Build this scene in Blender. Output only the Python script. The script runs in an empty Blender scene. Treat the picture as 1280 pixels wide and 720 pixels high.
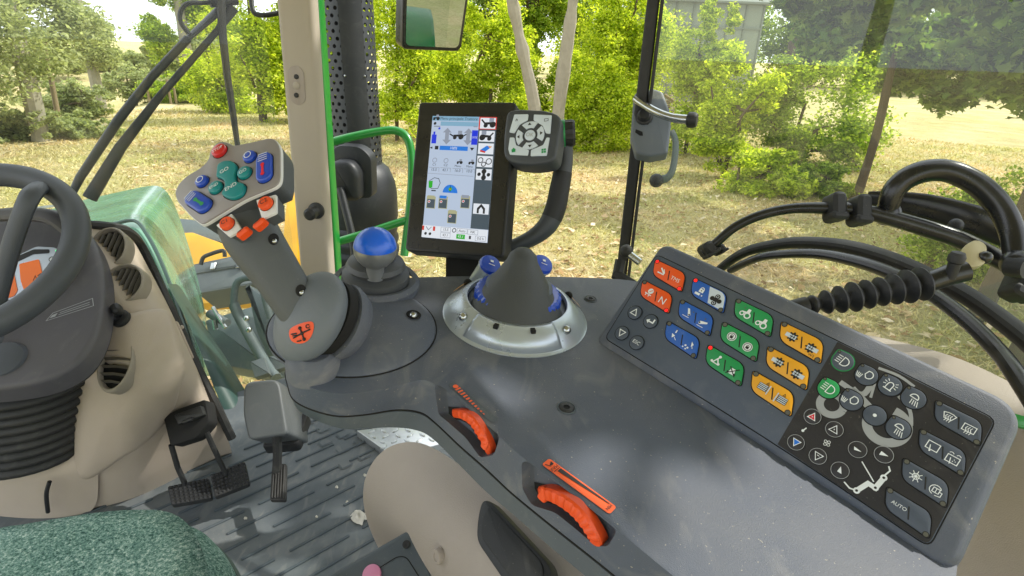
import bpy, bmesh, math, random
import numpy as np
from mathutils import Vector, Matrix
random.seed(7); np.random.seed(7)
PI = math.pi
S = bpy.context.scene
COL = S.collection
# ------------------------------------------------------------------ camera
CAM = Vector((0, 0, 2.55)); FL = 700.0
FLOOR = 1.60
D_ = Vector((-58, 1648, 700)).normalized()            # world down in camera axes (right, down, forward)
Zc = -D_
Yc = (Vector((0, 0, 1)) - D_ * D_.z).normalized()
Xc = Yc.cross(Zc)
def c2w(v):
    v = Vector(v); return Vector((v.dot(Xc), v.dot(Yc), v.dot(Zc)))
def ray(px, py): return c2w(((px - 640) / FL, (py - 360) / FL, 1.0))
def W(px, py, d): return CAM + ray(px, py) * d
def HP(px, py, p0, n):
    r = ray(px, py); return CAM + r * ((p0 - CAM).dot(n) / r.dot(n))
def PJ(q):
    v = Vector(q) - CAM; r_, d_, f_ = [v.dot(c2w(a)) for a in ((1, 0, 0), (0, 1, 0), (0, 0, 1))]; return (640 + FL * r_ / f_, 360 + FL * d_ / f_)
def HZ(px, py, z): return HP(px, py, Vector((0, 0, z)), Vector((0, 0, 1)))
FW = c2w((-.643, -.427, .636)); FW.z = 0; FW.normalize()      # the tractor's own forward direction
RT = Vector((FW.y, -FW.x, 0))
UP = Vector((0, 0, 1))
def zc(x0, y0, s): return lambda pts: [(x0 + x / s, y0 + y / s) for x, y in pts]

# ------------------------------------------------------------------ frames
class Fr:
    def __init__(s, o, u, n):
        s.o = Vector(o); s.n = Vector(n).normalized()
        u = Vector(u); s.u = (u - s.n * u.dot(s.n)).normalized(); s.v = s.n.cross(s.u)
    def P(s, a, b, c=0.0): return s.o + s.u * a + s.v * b + s.n * c
    def L(s, px, py, h=0.0):
        q = HP(px, py, s.o + s.n * h, s.n) - s.o
        return (q.dot(s.u), q.dot(s.v))
    def LL(s, pts, h=0.0): return [s.L(x, y, h) for x, y in pts]
    def sub(s, a, b, c=0.0, rot=0.0):
        return Fr(s.P(a, b, c), s.u * math.cos(rot) + s.v * math.sin(rot), s.n)
def axis_fr(o, n, u=None):
    n = Vector(n).normalized()
    if u is None: u = Vector((1, 0, 0)) if abs(n.x) < .8 else Vector((0, 1, 0))
    return Fr(o, u, n)

# ------------------------------------------------------------------ 2-D helpers
def rrect(w, h, r, seg=5, cx=0, cy=0):
    out = []
    for (sx, sy, a0) in ((1, 1, 0), (-1, 1, 90), (-1, -1, 180), (1, -1, 270)):
        for k in range(seg + 1):
            a = math.radians(a0 + 90 * k / seg)
            out.append((cx + sx * (w / 2 - r) + r * math.cos(a), cy + sy * (h / 2 - r) + r * math.sin(a)))
    return out
def rpoly(pts, r, seg=4):
    n = len(pts); out = []
    for i in range(n):
        p0, p1, p2 = Vector(pts[i - 1]), Vector(pts[i]), Vector(pts[(i + 1) % n])
        a = (p0 - p1); b = (p2 - p1); rr = r[i] if isinstance(r, (list, tuple)) else r
        la, lb = min(rr, a.length * .49), min(rr, b.length * .49)
        A = p1 + a.normalized() * la; B = p1 + b.normalized() * lb
        for k in range(seg + 1):
            t = k / seg
            q = A * (1 - t) ** 2 + p1 * 2 * t * (1 - t) + B * t * t
            out.append((q.x, q.y))
    return out
def circ(cx, cy, r, n=24, ry=None, rot=0):
    ry = r if ry is None else ry; o = []
    for k in range(n):
        a = 2 * PI * k / n; x = r * math.cos(a); y = ry * math.sin(a)
        o.append((cx + x * math.cos(rot) - y * math.sin(rot), cy + x * math.sin(rot) + y * math.cos(rot)))
    return o
def area2(p): return sum(p[i - 1][0] * p[i][1] - p[i][0] * p[i - 1][1] for i in range(len(p))) / 2
def ccw(p): return list(p) if area2(p) > 0 else list(p)[::-1]
def inset2(p, d):
    n = len(p); out = []
    for i in range(n):
        a, b, c = Vector(p[i - 1]), Vector(p[i]), Vector(p[(i + 1) % n])
        e1 = (b - a); e2 = (c - b)
        if e1.length < 1e-9: e1 = e2
        if e2.length < 1e-9: e2 = e1
        e1.normalize(); e2.normalize()
        n1 = Vector((-e1.y, e1.x)); n2 = Vector((-e2.y, e2.x)); m = n1 + n2
        if m.length < 1e-6: m = n1
        m.normalize(); k = d / max(.5, m.dot(n1))
        q = b + m * k; out.append((q.x, q.y))
    return out
def smooth(pts, n=8, closed=False):
    P = [Vector(p) for p in pts]; N = len(P); out = []
    for i in range(N if closed else N - 1):
        g = (lambda k: P[k % N]) if closed else (lambda k: P[max(0, min(N - 1, k))])
        p0, p1, p2, p3 = g(i - 1), g(i), g(i + 1), g(i + 2)
        for k in range(n):
            t = k / n
            out.append(.5 * ((2 * p1) + (p2 - p0) * t + (2 * p0 - 5 * p1 + 4 * p2 - p3) * t * t + (3 * p1 - p0 - 3 * p2 + p3) * t ** 3))
    if not closed: out.append(P[-1])
    return out
def sm2(pts, n=6, closed=True): return [(q.x, q.y) for q in smooth(pts, n, closed)]

# ------------------------------------------------------------------ text
_tc = {}
def text_mesh(s):
    if s in _tc: return _tc[s]
    cu = bpy.data.curves.new('lettering', 'FONT'); cu.body = s; cu.align_x = 'CENTER'; cu.align_y = 'CENTER'; cu.resolution_u = 3
    ob = bpy.data.objects.new('lettering', cu); COL.objects.link(ob)
    dg = bpy.context.evaluated_depsgraph_get(); dg.update()
    me = ob.evaluated_get(dg).to_mesh()
    v = [(q.co.x, q.co.y) for q in me.vertices]; f = [tuple(p.vertices) for p in me.polygons]
    ob.evaluated_get(dg).to_mesh_clear()
    bpy.data.objects.remove(ob); bpy.data.curves.remove(cu)
    _tc[s] = (v, f); return _tc[s]

# ------------------------------------------------------------------ mesh builder
class MB:
    def __init__(s): s.v = []; s.f = []; s.mi = []; s.m = 0
    def add(s, vs, fs):
        b = len(s.v); s.v += [Vector(q) for q in vs]
        for f in fs: s.f.append(tuple(b + i for i in f)); s.mi.append(s.m)
        return s
    def mat(s, m): s.m = m; return s
    def loft(s, rings, closed=True, cap0=True, cap1=True):
        n = len(rings[0]); vs = [q for r in rings for q in r]; fs = []
        for k in range(len(rings) - 1):
            for i in range(n if closed else n - 1):
                j = (i + 1) % n
                fs.append((k * n + i, k * n + j, (k + 1) * n + j, (k + 1) * n + i))
        if cap0: fs.append(tuple(reversed(range(n))))
        if cap1: fs.append(tuple((len(rings) - 1) * n + i for i in range(n)))
        return s.add(vs, fs)
    def prism(s, fr, pts, h0, h1, bev=0.0, bseg=2, cap0=True):
        pts = ccw(pts); R = [[fr.P(a, b, h0) for a, b in pts]]
        if bev > 0:
            R.append([fr.P(a, b, h1 - bev) for a, b in pts])
            for k in range(1, bseg + 1):
                t = PI / 2 * k / bseg
                q = inset2(pts, bev * (1 - math.cos(t)))
                R.append([fr.P(a, b, h1 - bev + bev * math.sin(t)) for a, b in q])
        else: R.append([fr.P(a, b, h1) for a, b in pts])
        return s.loft(R, True, cap0, True)
    def flat(s, fr, pts, h):
        pts = ccw(pts); return s.add([fr.P(a, b, h) for a, b in pts], [tuple(range(len(pts)))])
    def stroke(s, fr, pts, w, h, closed=False):
        P = [Vector(p) for p in pts]; n = len(P); L = []; R = []
        for i in range(n):
            if closed: a, c = P[i - 1], P[(i + 1) % n]
            else: a, c = P[max(0, i - 1)], P[min(n - 1, i + 1)]
            b = P[i]; e1 = (b - a) if (b - a).length > 1e-9 else (c - b); e2 = (c - b) if (c - b).length > 1e-9 else (b - a)
            e1 = e1.normalized(); e2 = e2.normalized(); n1 = Vector((-e1.y, e1.x)); n2 = Vector((-e2.y, e2.x)); m = n1 + n2
            if m.length < .2: m = n1
            m.normalize(); k = w / 2 / max(.45, m.dot(n1)); L.append(b + m * k); R.append(b - m * k)
        vs = [fr.P(q.x, q.y, h) for q in R] + [fr.P(q.x, q.y, h) for q in L]
        fs = [(i, (i + 1) % n, n + (i + 1) % n, n + i) for i in range(n if closed else n - 1)]
        return s.add(vs, fs)
    def text(s, fr, t, cx, cy, size, h, rot=0.0, sx=1.0):
        v, f = text_mesh(t); c, q = math.cos(rot), math.sin(rot)
        return s.add([fr.P(cx + (x * c * sx - y * q) * size, cy + (x * q * sx + y * c) * size, h) for x, y in v], f)
    def tube(s, pts, r, seg=10, closed=False, caps=True, flat=1.0, up=None):
        P = [Vector(p) for p in pts]; n = len(P); rings = []
        T0 = (P[1] - P[0]).normalized()
        a = Vector(up) if up else (Vector((0, 0, 1)) if abs(T0.z) < .9 else Vector((1, 0, 0)))
        N = (a - T0 * a.dot(T0)).normalized()
        for i in range(n):
            if closed: T = (P[(i + 1) % n] - P[i - 1])
            else: T = P[min(n - 1, i + 1)] - P[max(0, i - 1)]
            T = T.normalized() if T.length > 1e-9 else T0
            N = (N - T * N.dot(T)).normalized(); B = T.cross(N)
            rr = r[i] if isinstance(r, (list, tuple)) else r
            rings.append([P[i] + N * math.cos(2 * PI * k / seg) * rr * flat + B * math.sin(2 * PI * k / seg) * rr for k in range(seg)])
            T0 = T
        if closed: rings.append(rings[0])
        return s.loft(rings, True, caps and not closed, caps and not closed)
    def lathe(s, fr, prof, seg=32, a0=0.0, a1=2 * PI, cap0=True, cap1=True, sx=1.0, sy=1.0):
        full = abs(a1 - a0 - 2 * PI) < 1e-6; n = seg if full else seg + 1
        rings = [[fr.P(r * sx * math.cos(a0 + (a1 - a0) * k / seg), r * sy * math.sin(a0 + (a1 - a0) * k / seg), h) for k in range(n)] for r, h in prof]
        return s.loft(rings, full, cap0 and full, cap1 and full)
    def ball(s, o, r, seg=20, rings=10, n=(0, 0, 1), t0=-90, t1=90, fr=None, sx=1, sy=1):
        fr = fr or axis_fr(o, n)
        pr = [(max(1e-5, r * math.cos(math.radians(t0 + (t1 - t0) * k / rings))), r * math.sin(math.radians(t0 + (t1 - t0) * k / rings))) for k in range(rings + 1)]
        return s.lathe(fr, pr, seg, sx=sx, sy=sy)
    def box(s, fr, w, d, h, c=(0, 0, 0), bev=.002, r=None):
        rr = min(r if r else min(w, d) * .08, min(w, d) * .45); bev = min(bev, min(w, d, h) * .3, rr * .8)
        q = rrect(w, d, rr, 3, c[0], c[1]); R = []
        hb = h / 2
        for hh, i in ((-hb, bev), (-hb + bev, 0), (hb - bev, 0), (hb, bev)):
            R.append([fr.P(a, b, c[2] + hh) for a, b in (inset2(q, i) if i else q)])
        return s.loft(R)
    def grid(s, rows):
        m = len(rows[0]); fs = []
        for i in range(len(rows) - 1):
            for j in range(m - 1): fs.append((i * m + j, i * m + j + 1, (i + 1) * m + j + 1, (i + 1) * m + j))
        return s.add([q for r in rows for q in r], fs)
    def build(s, name, mats, parent=None, angle=38, bevel=0, subdiv=0, solid=0, fix=True):
        root = parent
        off = Vector((0, 0, 0))
        while root is not None: off += root.location; root = root.parent
        me = bpy.data.meshes.new(name)
        me.from_pydata([tuple(q - off) for q in s.v], [], s.f)
        if not isinstance(mats, (list, tuple)): mats = [mats]
        for m in mats: me.materials.append(m)
        me.polygons.foreach_set('material_index', s.mi)
        me.update()
        if fix:
            bm = bmesh.new(); bm.from_mesh(me); bmesh.ops.remove_doubles(bm, verts=bm.verts, dist=1e-6)
            bmesh.ops.recalc_face_normals(bm, faces=bm.faces); bm.to_mesh(me); bm.free()
        me.polygons.foreach_set('use_smooth', [True] * len(me.polygons))
        try: me.set_sharp_from_angle(angle=math.radians(angle))
        except Exception: pass
        o = bpy.data.objects.new(name, me); COL.objects.link(o)
        if parent is not None: o.parent = parent
        if solid:
            md = o.modifiers.new('thickness', 'SOLIDIFY'); md.thickness = solid; md.offset = -1
        if bevel:
            md = o.modifiers.new('bevel', 'BEVEL'); md.width = bevel; md.segments = 2; md.limit_method = 'ANGLE'
        if subdiv:
            md = o.modifiers.new('subdiv', 'SUBSURF'); md.levels = subdiv; md.render_levels = subdiv
        return o

def tag(o, label=None, cat=None, group=None, kind=None):
    if label: o['label'] = label
    if cat: o['category'] = cat
    if group: o['group'] = group
    if kind: o['kind'] = kind
    return o
def thing(name, loc, label, cat, group=None):
    o = bpy.data.objects.new(name, None); COL.objects.link(o); o.location = loc
    o.empty_display_size = .05
    return tag(o, label, cat, group)
def copy_tree(o, parent=None):
    c = o.copy(); COL.objects.link(c); c.parent = parent
    for ch in list(o.children): copy_tree(ch, c)
    return c

# ------------------------------------------------------------------ materials
def nd(nt, t, **k):
    n = nt.nodes.new(t)
    for a, b in k.items():
        if hasattr(n, a) and not isinstance(b, tuple): setattr(n, a, b)
    return n
def rgb(h):
    if isinstance(h, str):
        h = h.lstrip('#'); c = [int(h[i:i + 2], 16) / 255 for i in (0, 2, 4)]
        return tuple(((x + .055) / 1.055) ** 2.4 if x > .04045 else x / 12.92 for x in c) + (1,)
    return tuple(h)[:3] + (1,)
def pm(name, col, rough=.5, metal=0, var=.12, vscale=14, bump=0, bscale=900, spec=.5, dust=0, coat=0, emit=None, estr=0, scuff=0):
    m = bpy.data.materials.new(name); m.use_nodes = True; nt = m.node_tree; b = nt.nodes['Principled BSDF']
    b.inputs['Roughness'].default_value = rough; b.inputs['Metallic'].default_value = metal
    b.inputs['Specular IOR Level'].default_value = spec
    if coat: b.inputs['Coat Weight'].default_value = coat; b.inputs['Coat Roughness'].default_value = .12
    if emit is not None:
        b.inputs['Emission Color'].default_value = rgb(emit); b.inputs['Emission Strength'].default_value = estr
    tc = nd(nt, 'ShaderNodeTexCoord'); L = nt.links
    c = rgb(col)
    no = nd(nt, 'ShaderNodeTexNoise'); no.inputs['Scale'].default_value = vscale; no.inputs['Detail'].default_value = 6; no.inputs['Roughness'].default_value = .65
    L.new(tc.outputs['Object'], no.inputs['Vector'])
    mx = nd(nt, 'ShaderNodeMix'); mx.data_type = 'RGBA'
    mx.inputs[6].default_value = tuple(x * (1 - var) for x in c[:3]) + (1,)
    mx.inputs[7].default_value = tuple(min(1, x * (1 + var)) for x in c[:3]) + (1,)
    L.new(no.outputs['Fac'], mx.inputs[0]); out = mx.outputs[2]
    if dust:
        n2 = nd(nt, 'ShaderNodeTexNoise'); n2.inputs['Scale'].default_value = 420; n2.inputs['Detail'].default_value = 2
        L.new(tc.outputs['Object'], n2.inputs['Vector'])
        cr = nd(nt, 'ShaderNodeValToRGB'); cr.color_ramp.elements[0].position = .70; cr.color_ramp.elements[1].position = .78
        L.new(n2.outputs['Fac'], cr.inputs[0])
        n3 = nd(nt, 'ShaderNodeTexNoise'); n3.inputs['Scale'].default_value = 9; n3.inputs['Detail'].default_value = 5
        L.new(tc.outputs['Object'], n3.inputs['Vector'])
        c3 = nd(nt, 'ShaderNodeValToRGB'); c3.color_ramp.elements[0].position = .42; c3.color_ramp.elements[1].position = .75
        L.new(n3.outputs['Fac'], c3.inputs[0])
        ad = nd(nt, 'ShaderNodeMath', operation='MULTIPLY_ADD'); L.new(c3.outputs[0], ad.inputs[0]); ad.inputs[1].default_value = .16
        L.new(cr.outputs[0], ad.inputs[2])
        mu = nd(nt, 'ShaderNodeMath', operation='MULTIPLY'); mu.use_clamp = True; L.new(ad.outputs[0], mu.inputs[0]); mu.inputs[1].default_value = dust
        m2 = nd(nt, 'ShaderNodeMix'); m2.data_type = 'RGBA'; L.new(mu.outputs[0], m2.inputs[0]); L.new(out, m2.inputs[6]); m2.inputs[7].default_value = (.33, .31, .27, 1)
        out = m2.outputs[2]
    if dust:
        n5 = nd(nt, 'ShaderNodeTexNoise'); n5.inputs['Scale'].default_value = 26; n5.inputs['Detail'].default_value = 7; n5.inputs['Distortion'].default_value = 1.5
        mp = nd(nt, 'ShaderNodeMapping'); mp.inputs['Scale'].default_value = (1, .35, 1); mp.inputs['Rotation'].default_value = (0, 0, .6)
        L.new(tc.outputs['Object'], mp.inputs[0]); L.new(mp.outputs[0], n5.inputs['Vector'])
        c5 = nd(nt, 'ShaderNodeValToRGB'); c5.color_ramp.elements[0].position = .54; c5.color_ramp.elements[1].position = .78; c5.color_ramp.elements[1].color = (.22 * min(1, dust),) * 3 + (1,)
        L.new(n5.outputs[0], c5.inputs[0]); m5 = nd(nt, 'ShaderNodeMix'); m5.data_type = 'RGBA'; L.new(c5.outputs[0], m5.inputs[0]); L.new(out, m5.inputs[6]); m5.inputs[7].default_value = (.42, .40, .36, 1); out = m5.outputs[2]
    L.new(out, b.inputs['Base Color'])
    mr = nd(nt, 'ShaderNodeMapRange'); mr.inputs[3].default_value = max(.02, rough - .10); mr.inputs[4].default_value = min(1, rough + .12)
    L.new(no.outputs['Fac'], mr.inputs[0]); L.new(mr.outputs[0], b.inputs['Roughness'])
    if bump:
        n4 = nd(nt, 'ShaderNodeTexNoise'); n4.inputs['Scale'].default_value = bscale; n4.inputs['Detail'].default_value = 3
        L.new(tc.outputs['Object'], n4.inputs['Vector'])
        bp = nd(nt, 'ShaderNodeBump'); bp.inputs['Strength'].default_value = bump; bp.inputs['Distance'].default_value = .001
        L.new(n4.outputs['Fac'], bp.inputs['Height']); L.new(bp.outputs[0], b.inputs['Normal'])
    return m
M = {}
M['arm'] = pm('armrest_plastic', '#535a68', .5, var=.2, bump=.45, bscale=1300, dust=1.1, spec=.32)
M['arm_low'] = pm('skirt_plastic', '#454e57', .5, var=.1, bump=.3, bscale=1100, dust=.35)
M['joy'] = pm('grip_plastic', '#626a73', .5, var=.08, bump=.3, bscale=1300, dust=.25)
M['joy_dark'] = pm('grip_dark_plastic', '#4e5357', .5, var=.08, bump=.3, bscale=1300, dust=.2)
M['black'] = pm('black_plastic', '#1b1d20', .52, var=.15, bump=.2, dust=.15)
M['matte'] = pm('matte_black', '#0c0d0e', .8, var=.1)
M['rubber'] = pm('black_rubber', '#1c1e20', .6, var=.2, bump=.25, bscale=600, dust=.3)
M['gloss'] = pm('black_gloss', '#111315', .28, var=.3, dust=.2, spec=.6)
M['silver'] = pm('silver_paint', '#b2bcc6', .28, metal=.5, var=.05)
M['steel'] = pm('steel', '#b8bcbd', .22, metal=1, var=.08)
M['headplate'] = pm('head_grey', '#8d898a', .42, metal=.15, var=.05, bump=.12, bscale=1500)
M['rimline'] = pm('rim_light', '#d2d4d6', .35, var=.04)
M['panel'] = pm('panel_slate', '#434e5e', .40, var=.08, bump=.2, bscale=1500, dust=.4)
M['panel_dark'] = pm('panel_black', '#232329', .42, var=.1, bump=.2, bscale=1500, dust=.3)
M['key_dark'] = pm('key_slate', '#464f5d', .5, var=.06, bump=.1)
M['k_orange'] = pm('key_orange', '#e5561a', .42, var=.09, dust=.3, bump=.12)
M['k_blue'] = pm('key_blue', '#1b5ab4', .42, var=.09, dust=.3, bump=.12)
M['k_green'] = pm('key_green', '#169150', .42, var=.09, dust=.3, bump=.12)
M['k_yellow'] = pm('key_yellow', '#e6a41a', .42, var=.09, dust=.3, bump=.12)
M['k_white'] = pm('key_white', '#c6d2de', .42, var=.04, dust=.1)
M['ink_white'] = pm('ink_white', '#dfe5e8', .5, var=.03)
M['ink_black'] = pm('ink_black', '#191a1c', .5, var=.03)
M['ink_grey'] = pm('ink_grey', '#9ea2a6', .5, var=.05)
M['ink_red'] = pm('ink_red', '#d3162a', .45, var=.04)
M['ink_blue'] = pm('ink_blue', '#1670d8', .45, var=.04)
M['ink_orange'] = pm('ink_orange', '#f2622a', .5, var=.04)
M['led_red'] = pm('led_red', '#ff2a2a', .4, emit='#ff1818', estr=.7)
M['led_grey'] = pm('led_grey', '#5a5a52', .4)
M['orange'] = pm('wheel_orange', '#e24c10', .42, var=.12, dust=.35)
M['b_blue'] = pm('button_blue', '#1846b8', .3, var=.06, coat=.3)
M['b_teal'] = pm('button_teal', '#0b7f84', .35, var=.05)
M['b_red'] = pm('button_red', '#c41a1c', .3, var=.06, coat=.3)
M['ball_blue'] = pm('ball_blue', '#1262e0', .3, var=.05, coat=.25)
M['green'] = pm('green_paint', '#1b7f30', .3, var=.08, coat=.3)
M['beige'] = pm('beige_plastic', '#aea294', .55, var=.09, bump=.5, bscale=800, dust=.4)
M['beige_dark'] = pm('beige_grey_plastic', '#a1978f', .6, var=.09, bump=.5, bscale=800, dust=.4)  # greyer beige for the housing, its cap and the screw plate
M['pillar'] = pm('pillar_beige', '#a89f92', .55, var=.05, bump=.15)
M['column'] = pm('column_plastic', '#504f55', .5, var=.08, bump=.35, bscale=1000, dust=.3)
M['wheelrub'] = pm('steering_rubber', '#464b53', .5, var=.14, vscale=40, bump=.4, bscale=800)
M['mat'] = pm('floor_mat', '#545b60', .85, var=.32, vscale=9, bump=.5, bscale=500, dust=1.0)
M['yellow'] = pm('yellow_paint', '#d9a21c', .4, var=.12)
M['tool'] = pm('toolbox_grey', '#565d5f', .55, var=.2, dust=.3)
M['tankgrey'] = pm('step_grey', '#5b6668', .5, var=.2, dust=.5)
M['alu'] = pm('checker_aluminium', '#c3c7c9', .35, metal=.8, var=.12, vscale=60)
M['pink'] = pm('pink_button', '#d88ab0', .5)
M['orange_lcd'] = pm('orange_lcd', '#d46408', .35, emit='#e06a10', estr=.35)
M['wood'] = pm('weathered_wood', '#8a7a60', .8, var=.3)
M['paper'] = pm('paper', '#c4c0b6', .8)
M['green_led'] = pm('green_led', '#20e080', .4, emit='#20e080', estr=1)
def hood_mat():
    return pm('bonnet_green', '#5f937a', .25, var=.1, coat=.4, dust=.12)
M['hood'] = hood_mat()
def mirror_mat():
    m = pm('mirror_glass', '#9aa5a3', .02, metal=1, var=.01)
    mr = next(n for n in m.node_tree.nodes if n.type == 'MAP_RANGE'); mr.inputs[3].default_value = .0; mr.inputs[4].default_value = .01; return m
M['mirror'] = mirror_mat()
def glass_mat(name, tint=(.93, .97, .94), haze=.055, gl=.8):
    m = bpy.data.materials.new(name); m.use_nodes = True; nt = m.node_tree; nt.nodes.clear(); L = nt.links
    out = nd(nt, 'ShaderNodeOutputMaterial'); tr = nd(nt, 'ShaderNodeBsdfTransparent'); tr.inputs[0].default_value = tint + (1,)
    gs = nd(nt, 'ShaderNodeBsdfGlossy'); gs.inputs['Roughness'].default_value = .01
    lw = nd(nt, 'ShaderNodeLayerWeight'); pw_ = nd(nt, 'ShaderNodeMath', operation='POWER'); L.new(lw.outputs['Facing'], pw_.inputs[0]); pw_.inputs[1].default_value = 5
    fr = nd(nt, 'ShaderNodeMath', operation='MULTIPLY_ADD'); L.new(pw_.outputs[0], fr.inputs[0]); fr.inputs[1].default_value = .92; fr.inputs[2].default_value = .08
    mu = nd(nt, 'ShaderNodeMath', operation='MULTIPLY'); mu.use_clamp = True; mu.inputs[1].default_value = gl; L.new(fr.outputs[0], mu.inputs[0])
    m1 = nd(nt, 'ShaderNodeMixShader'); L.new(mu.outputs[0], m1.inputs[0]); L.new(tr.outputs[0], m1.inputs[1]); L.new(gs.outputs[0], m1.inputs[2])
    df = nd(nt, 'ShaderNodeBsdfDiffuse'); df.inputs[0].default_value = (.7, .72, .66, 1)
    tc = nd(nt, 'ShaderNodeTexCoord'); no = nd(nt, 'ShaderNodeTexNoise'); no.inputs['Scale'].default_value = 6; no.inputs['Detail'].default_value = 8
    L.new(tc.outputs['Object'], no.inputs['Vector'])
    mr = nd(nt, 'ShaderNodeMapRange'); mr.inputs[1].default_value = .35; mr.inputs[2].default_value = .8; mr.inputs[3].default_value = haze * .4; mr.inputs[4].default_value = haze * 1.6
    L.new(no.outputs[0], mr.inputs[0])
    m2 = nd(nt, 'ShaderNodeMixShader'); L.new(mr.outputs[0], m2.inputs[0]); L.new(m1.outputs[0], m2.inputs[1]); L.new(df.outputs[0], m2.inputs[2])
    L.new(m2.outputs[0], out.inputs[0]); return m
M['glass_front'] = glass_mat('windscreen_glass', haze=.055, gl=.32)
M['glass_side'] = glass_mat('side_window_glass', haze=.055, gl=.8)
def seat_mat():
    m = bpy.data.materials.new('seat_fabric'); m.use_nodes = True; nt = m.node_tree; b = nt.nodes['Principled BSDF']; L = nt.links
    b.inputs['Roughness'].default_value = .95; b.inputs['Specular IOR Level'].default_value = .1
    tc = nd(nt, 'ShaderNodeTexCoord')
    n1 = nd(nt, 'ShaderNodeTexNoise'); n1.inputs['Scale'].default_value = 700; n1.inputs['Detail'].default_value = 3
    n2 = nd(nt, 'ShaderNodeTexNoise'); n2.inputs['Scale'].default_value = 300; n2.inputs['Detail'].default_value = 4
    for n in (n1, n2): L.new(tc.outputs['Object'], n.inputs['Vector'])
    ad = nd(nt, 'ShaderNodeMath', operation='ADD'); L.new(n1.outputs[0], ad.inputs[0]); L.new(n2.outputs[0], ad.inputs[1])
    n9 = nd(nt, 'ShaderNodeTexNoise'); n9.inputs['Scale'].default_value = 22; n9.inputs['Detail'].default_value = 5; L.new(tc.outputs['Object'], n9.inputs['Vector'])
    m9 = nd(nt, 'ShaderNodeMath', operation='MULTIPLY_ADD'); L.new(n9.outputs[0], m9.inputs[0]); m9.inputs[1].default_value = .30; m9.inputs[2].default_value = -.15
    a9 = nd(nt, 'ShaderNodeMath', operation='ADD'); L.new(ad.outputs[0], a9.inputs[0]); L.new(m9.outputs[0], a9.inputs[1])
    mm = nd(nt, 'ShaderNodeMath', operation='MULTIPLY'); L.new(a9.outputs[0], mm.inputs[0]); mm.inputs[1].default_value = .5
    cr = nd(nt, 'ShaderNodeValToRGB'); e = cr.color_ramp.elements
    e[0].position = .36; e[0].color = rgb('#2f504c'); e[1].position = .66; e[1].color = rgb('#c9d9d2')
    a = e.new(.46); a.color = rgb('#5f837b'); a = e.new(.55); a.color = rgb('#86a79e')
    L.new(mm.outputs[0], cr.inputs[0]); L.new(cr.outputs[0], b.inputs['Base Color'])
    bp = nd(nt, 'ShaderNodeBump'); bp.inputs['Strength'].default_value = .8; bp.inputs['Distance'].default_value = .003
    L.new(mm.outputs[0], bp.inputs['Height']); L.new(bp.outputs[0], b.inputs['Normal'])
    return m
M['seat'] = seat_mat()
def emis(name, col, st=1.0):
    m = bpy.data.materials.new(name); m.use_nodes = True; nt = m.node_tree; b = nt.nodes['Principled BSDF']
    b.inputs['Base Color'].default_value = (.01, .01, .012, 1); b.inputs['Roughness'].default_value = .25
    b.inputs['Emission Color'].default_value = rgb(col); b.inputs['Emission Strength'].default_value = st
    return m

M['bracket'] = pm('pale_bracket', '#b5ac8a', .4, metal=.5, var=.1)
M['roofl'] = pm('headlining', '#d8d4c8', .9, var=.04)
M['mat_rib'] = pm('mat_rib', '#3c464d', .6, var=.2, dust=.3)
M['column_l'] = pm('cowl_grey', '#5f5f62', .5, var=.06, bump=.3, bscale=1000)
M['rubber_l'] = pm('grey_rubber', '#45494d', .5, var=.1, dust=.3)
M['silver_d'] = pm('silver_dark', '#9a9ea2', .3, metal=.6, var=.05)
M['cone'] = pm('cone_plastic', '#3f4347', .5, var=.08, bump=.35, bscale=1200, dust=.12)
M['pad'] = pm('pad_plastic', '#3a3f45', .5, var=.08, bump=.3, bscale=1300, dust=.2)
# ------------------------------------------------------------------ world, sun
SUN_EL, SUN_DIR = math.radians(47), Vector((.92, .33, 0)).normalized()
w = bpy.data.worlds.new('World'); S.world = w; w.use_nodes = True; nt = w.node_tree; bg = nt.nodes['Background']
sky = nd(nt, 'ShaderNodeTexSky'); sky.sky_type = 'NISHITA'; sky.sun_disc = False; sky.sun_elevation = SUN_EL
sky.sun_rotation = math.atan2(SUN_DIR.x, SUN_DIR.y); sky.air_density = 1.0; sky.dust_density = 3.0; sky.altitude = 50
tc = nd(nt, 'ShaderNodeTexCoord'); no = nd(nt, 'ShaderNodeTexNoise'); no.inputs['Scale'].default_value = 2.2; no.inputs['Detail'].default_value = 7
nt.links.new(tc.outputs['Generated'], no.inputs['Vector'])
cr = nd(nt, 'ShaderNodeValToRGB'); cr.color_ramp.elements[0].position = .30; cr.color_ramp.elements[1].position = .55
cr.color_ramp.elements[0].color = (.80, .80, .80, 1); cr.color_ramp.elements[1].color = (.95, .95, .95, 1)
nt.links.new(no.outputs[0], cr.inputs[0])
mx = nd(nt, 'ShaderNodeMix'); mx.data_type = 'RGBA'; nt.links.new(cr.outputs[0], mx.inputs[0]); nt.links.new(sky.outputs[0], mx.inputs[6])
mx.inputs[7].default_value = (13.6, 14.1, 14.9, 1)                     # thin bright cloud veil
nt.links.new(mx.outputs[2], bg.inputs['Color']); bg.inputs['Strength'].default_value = .15
sl = bpy.data.lights.new('sun', 'SUN'); sl.energy = 5.0; sl.angle = math.radians(.5); sl.color = (1, .95, .85)
so = bpy.data.objects.new('sun', sl); COL.objects.link(so)
sd = Vector((SUN_DIR.x * math.cos(SUN_EL), SUN_DIR.y * math.cos(SUN_EL), math.sin(SUN_EL)))
so.rotation_euler = (-sd).to_track_quat('-Z', 'Y').to_euler(); so.location = sd * 30

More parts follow.
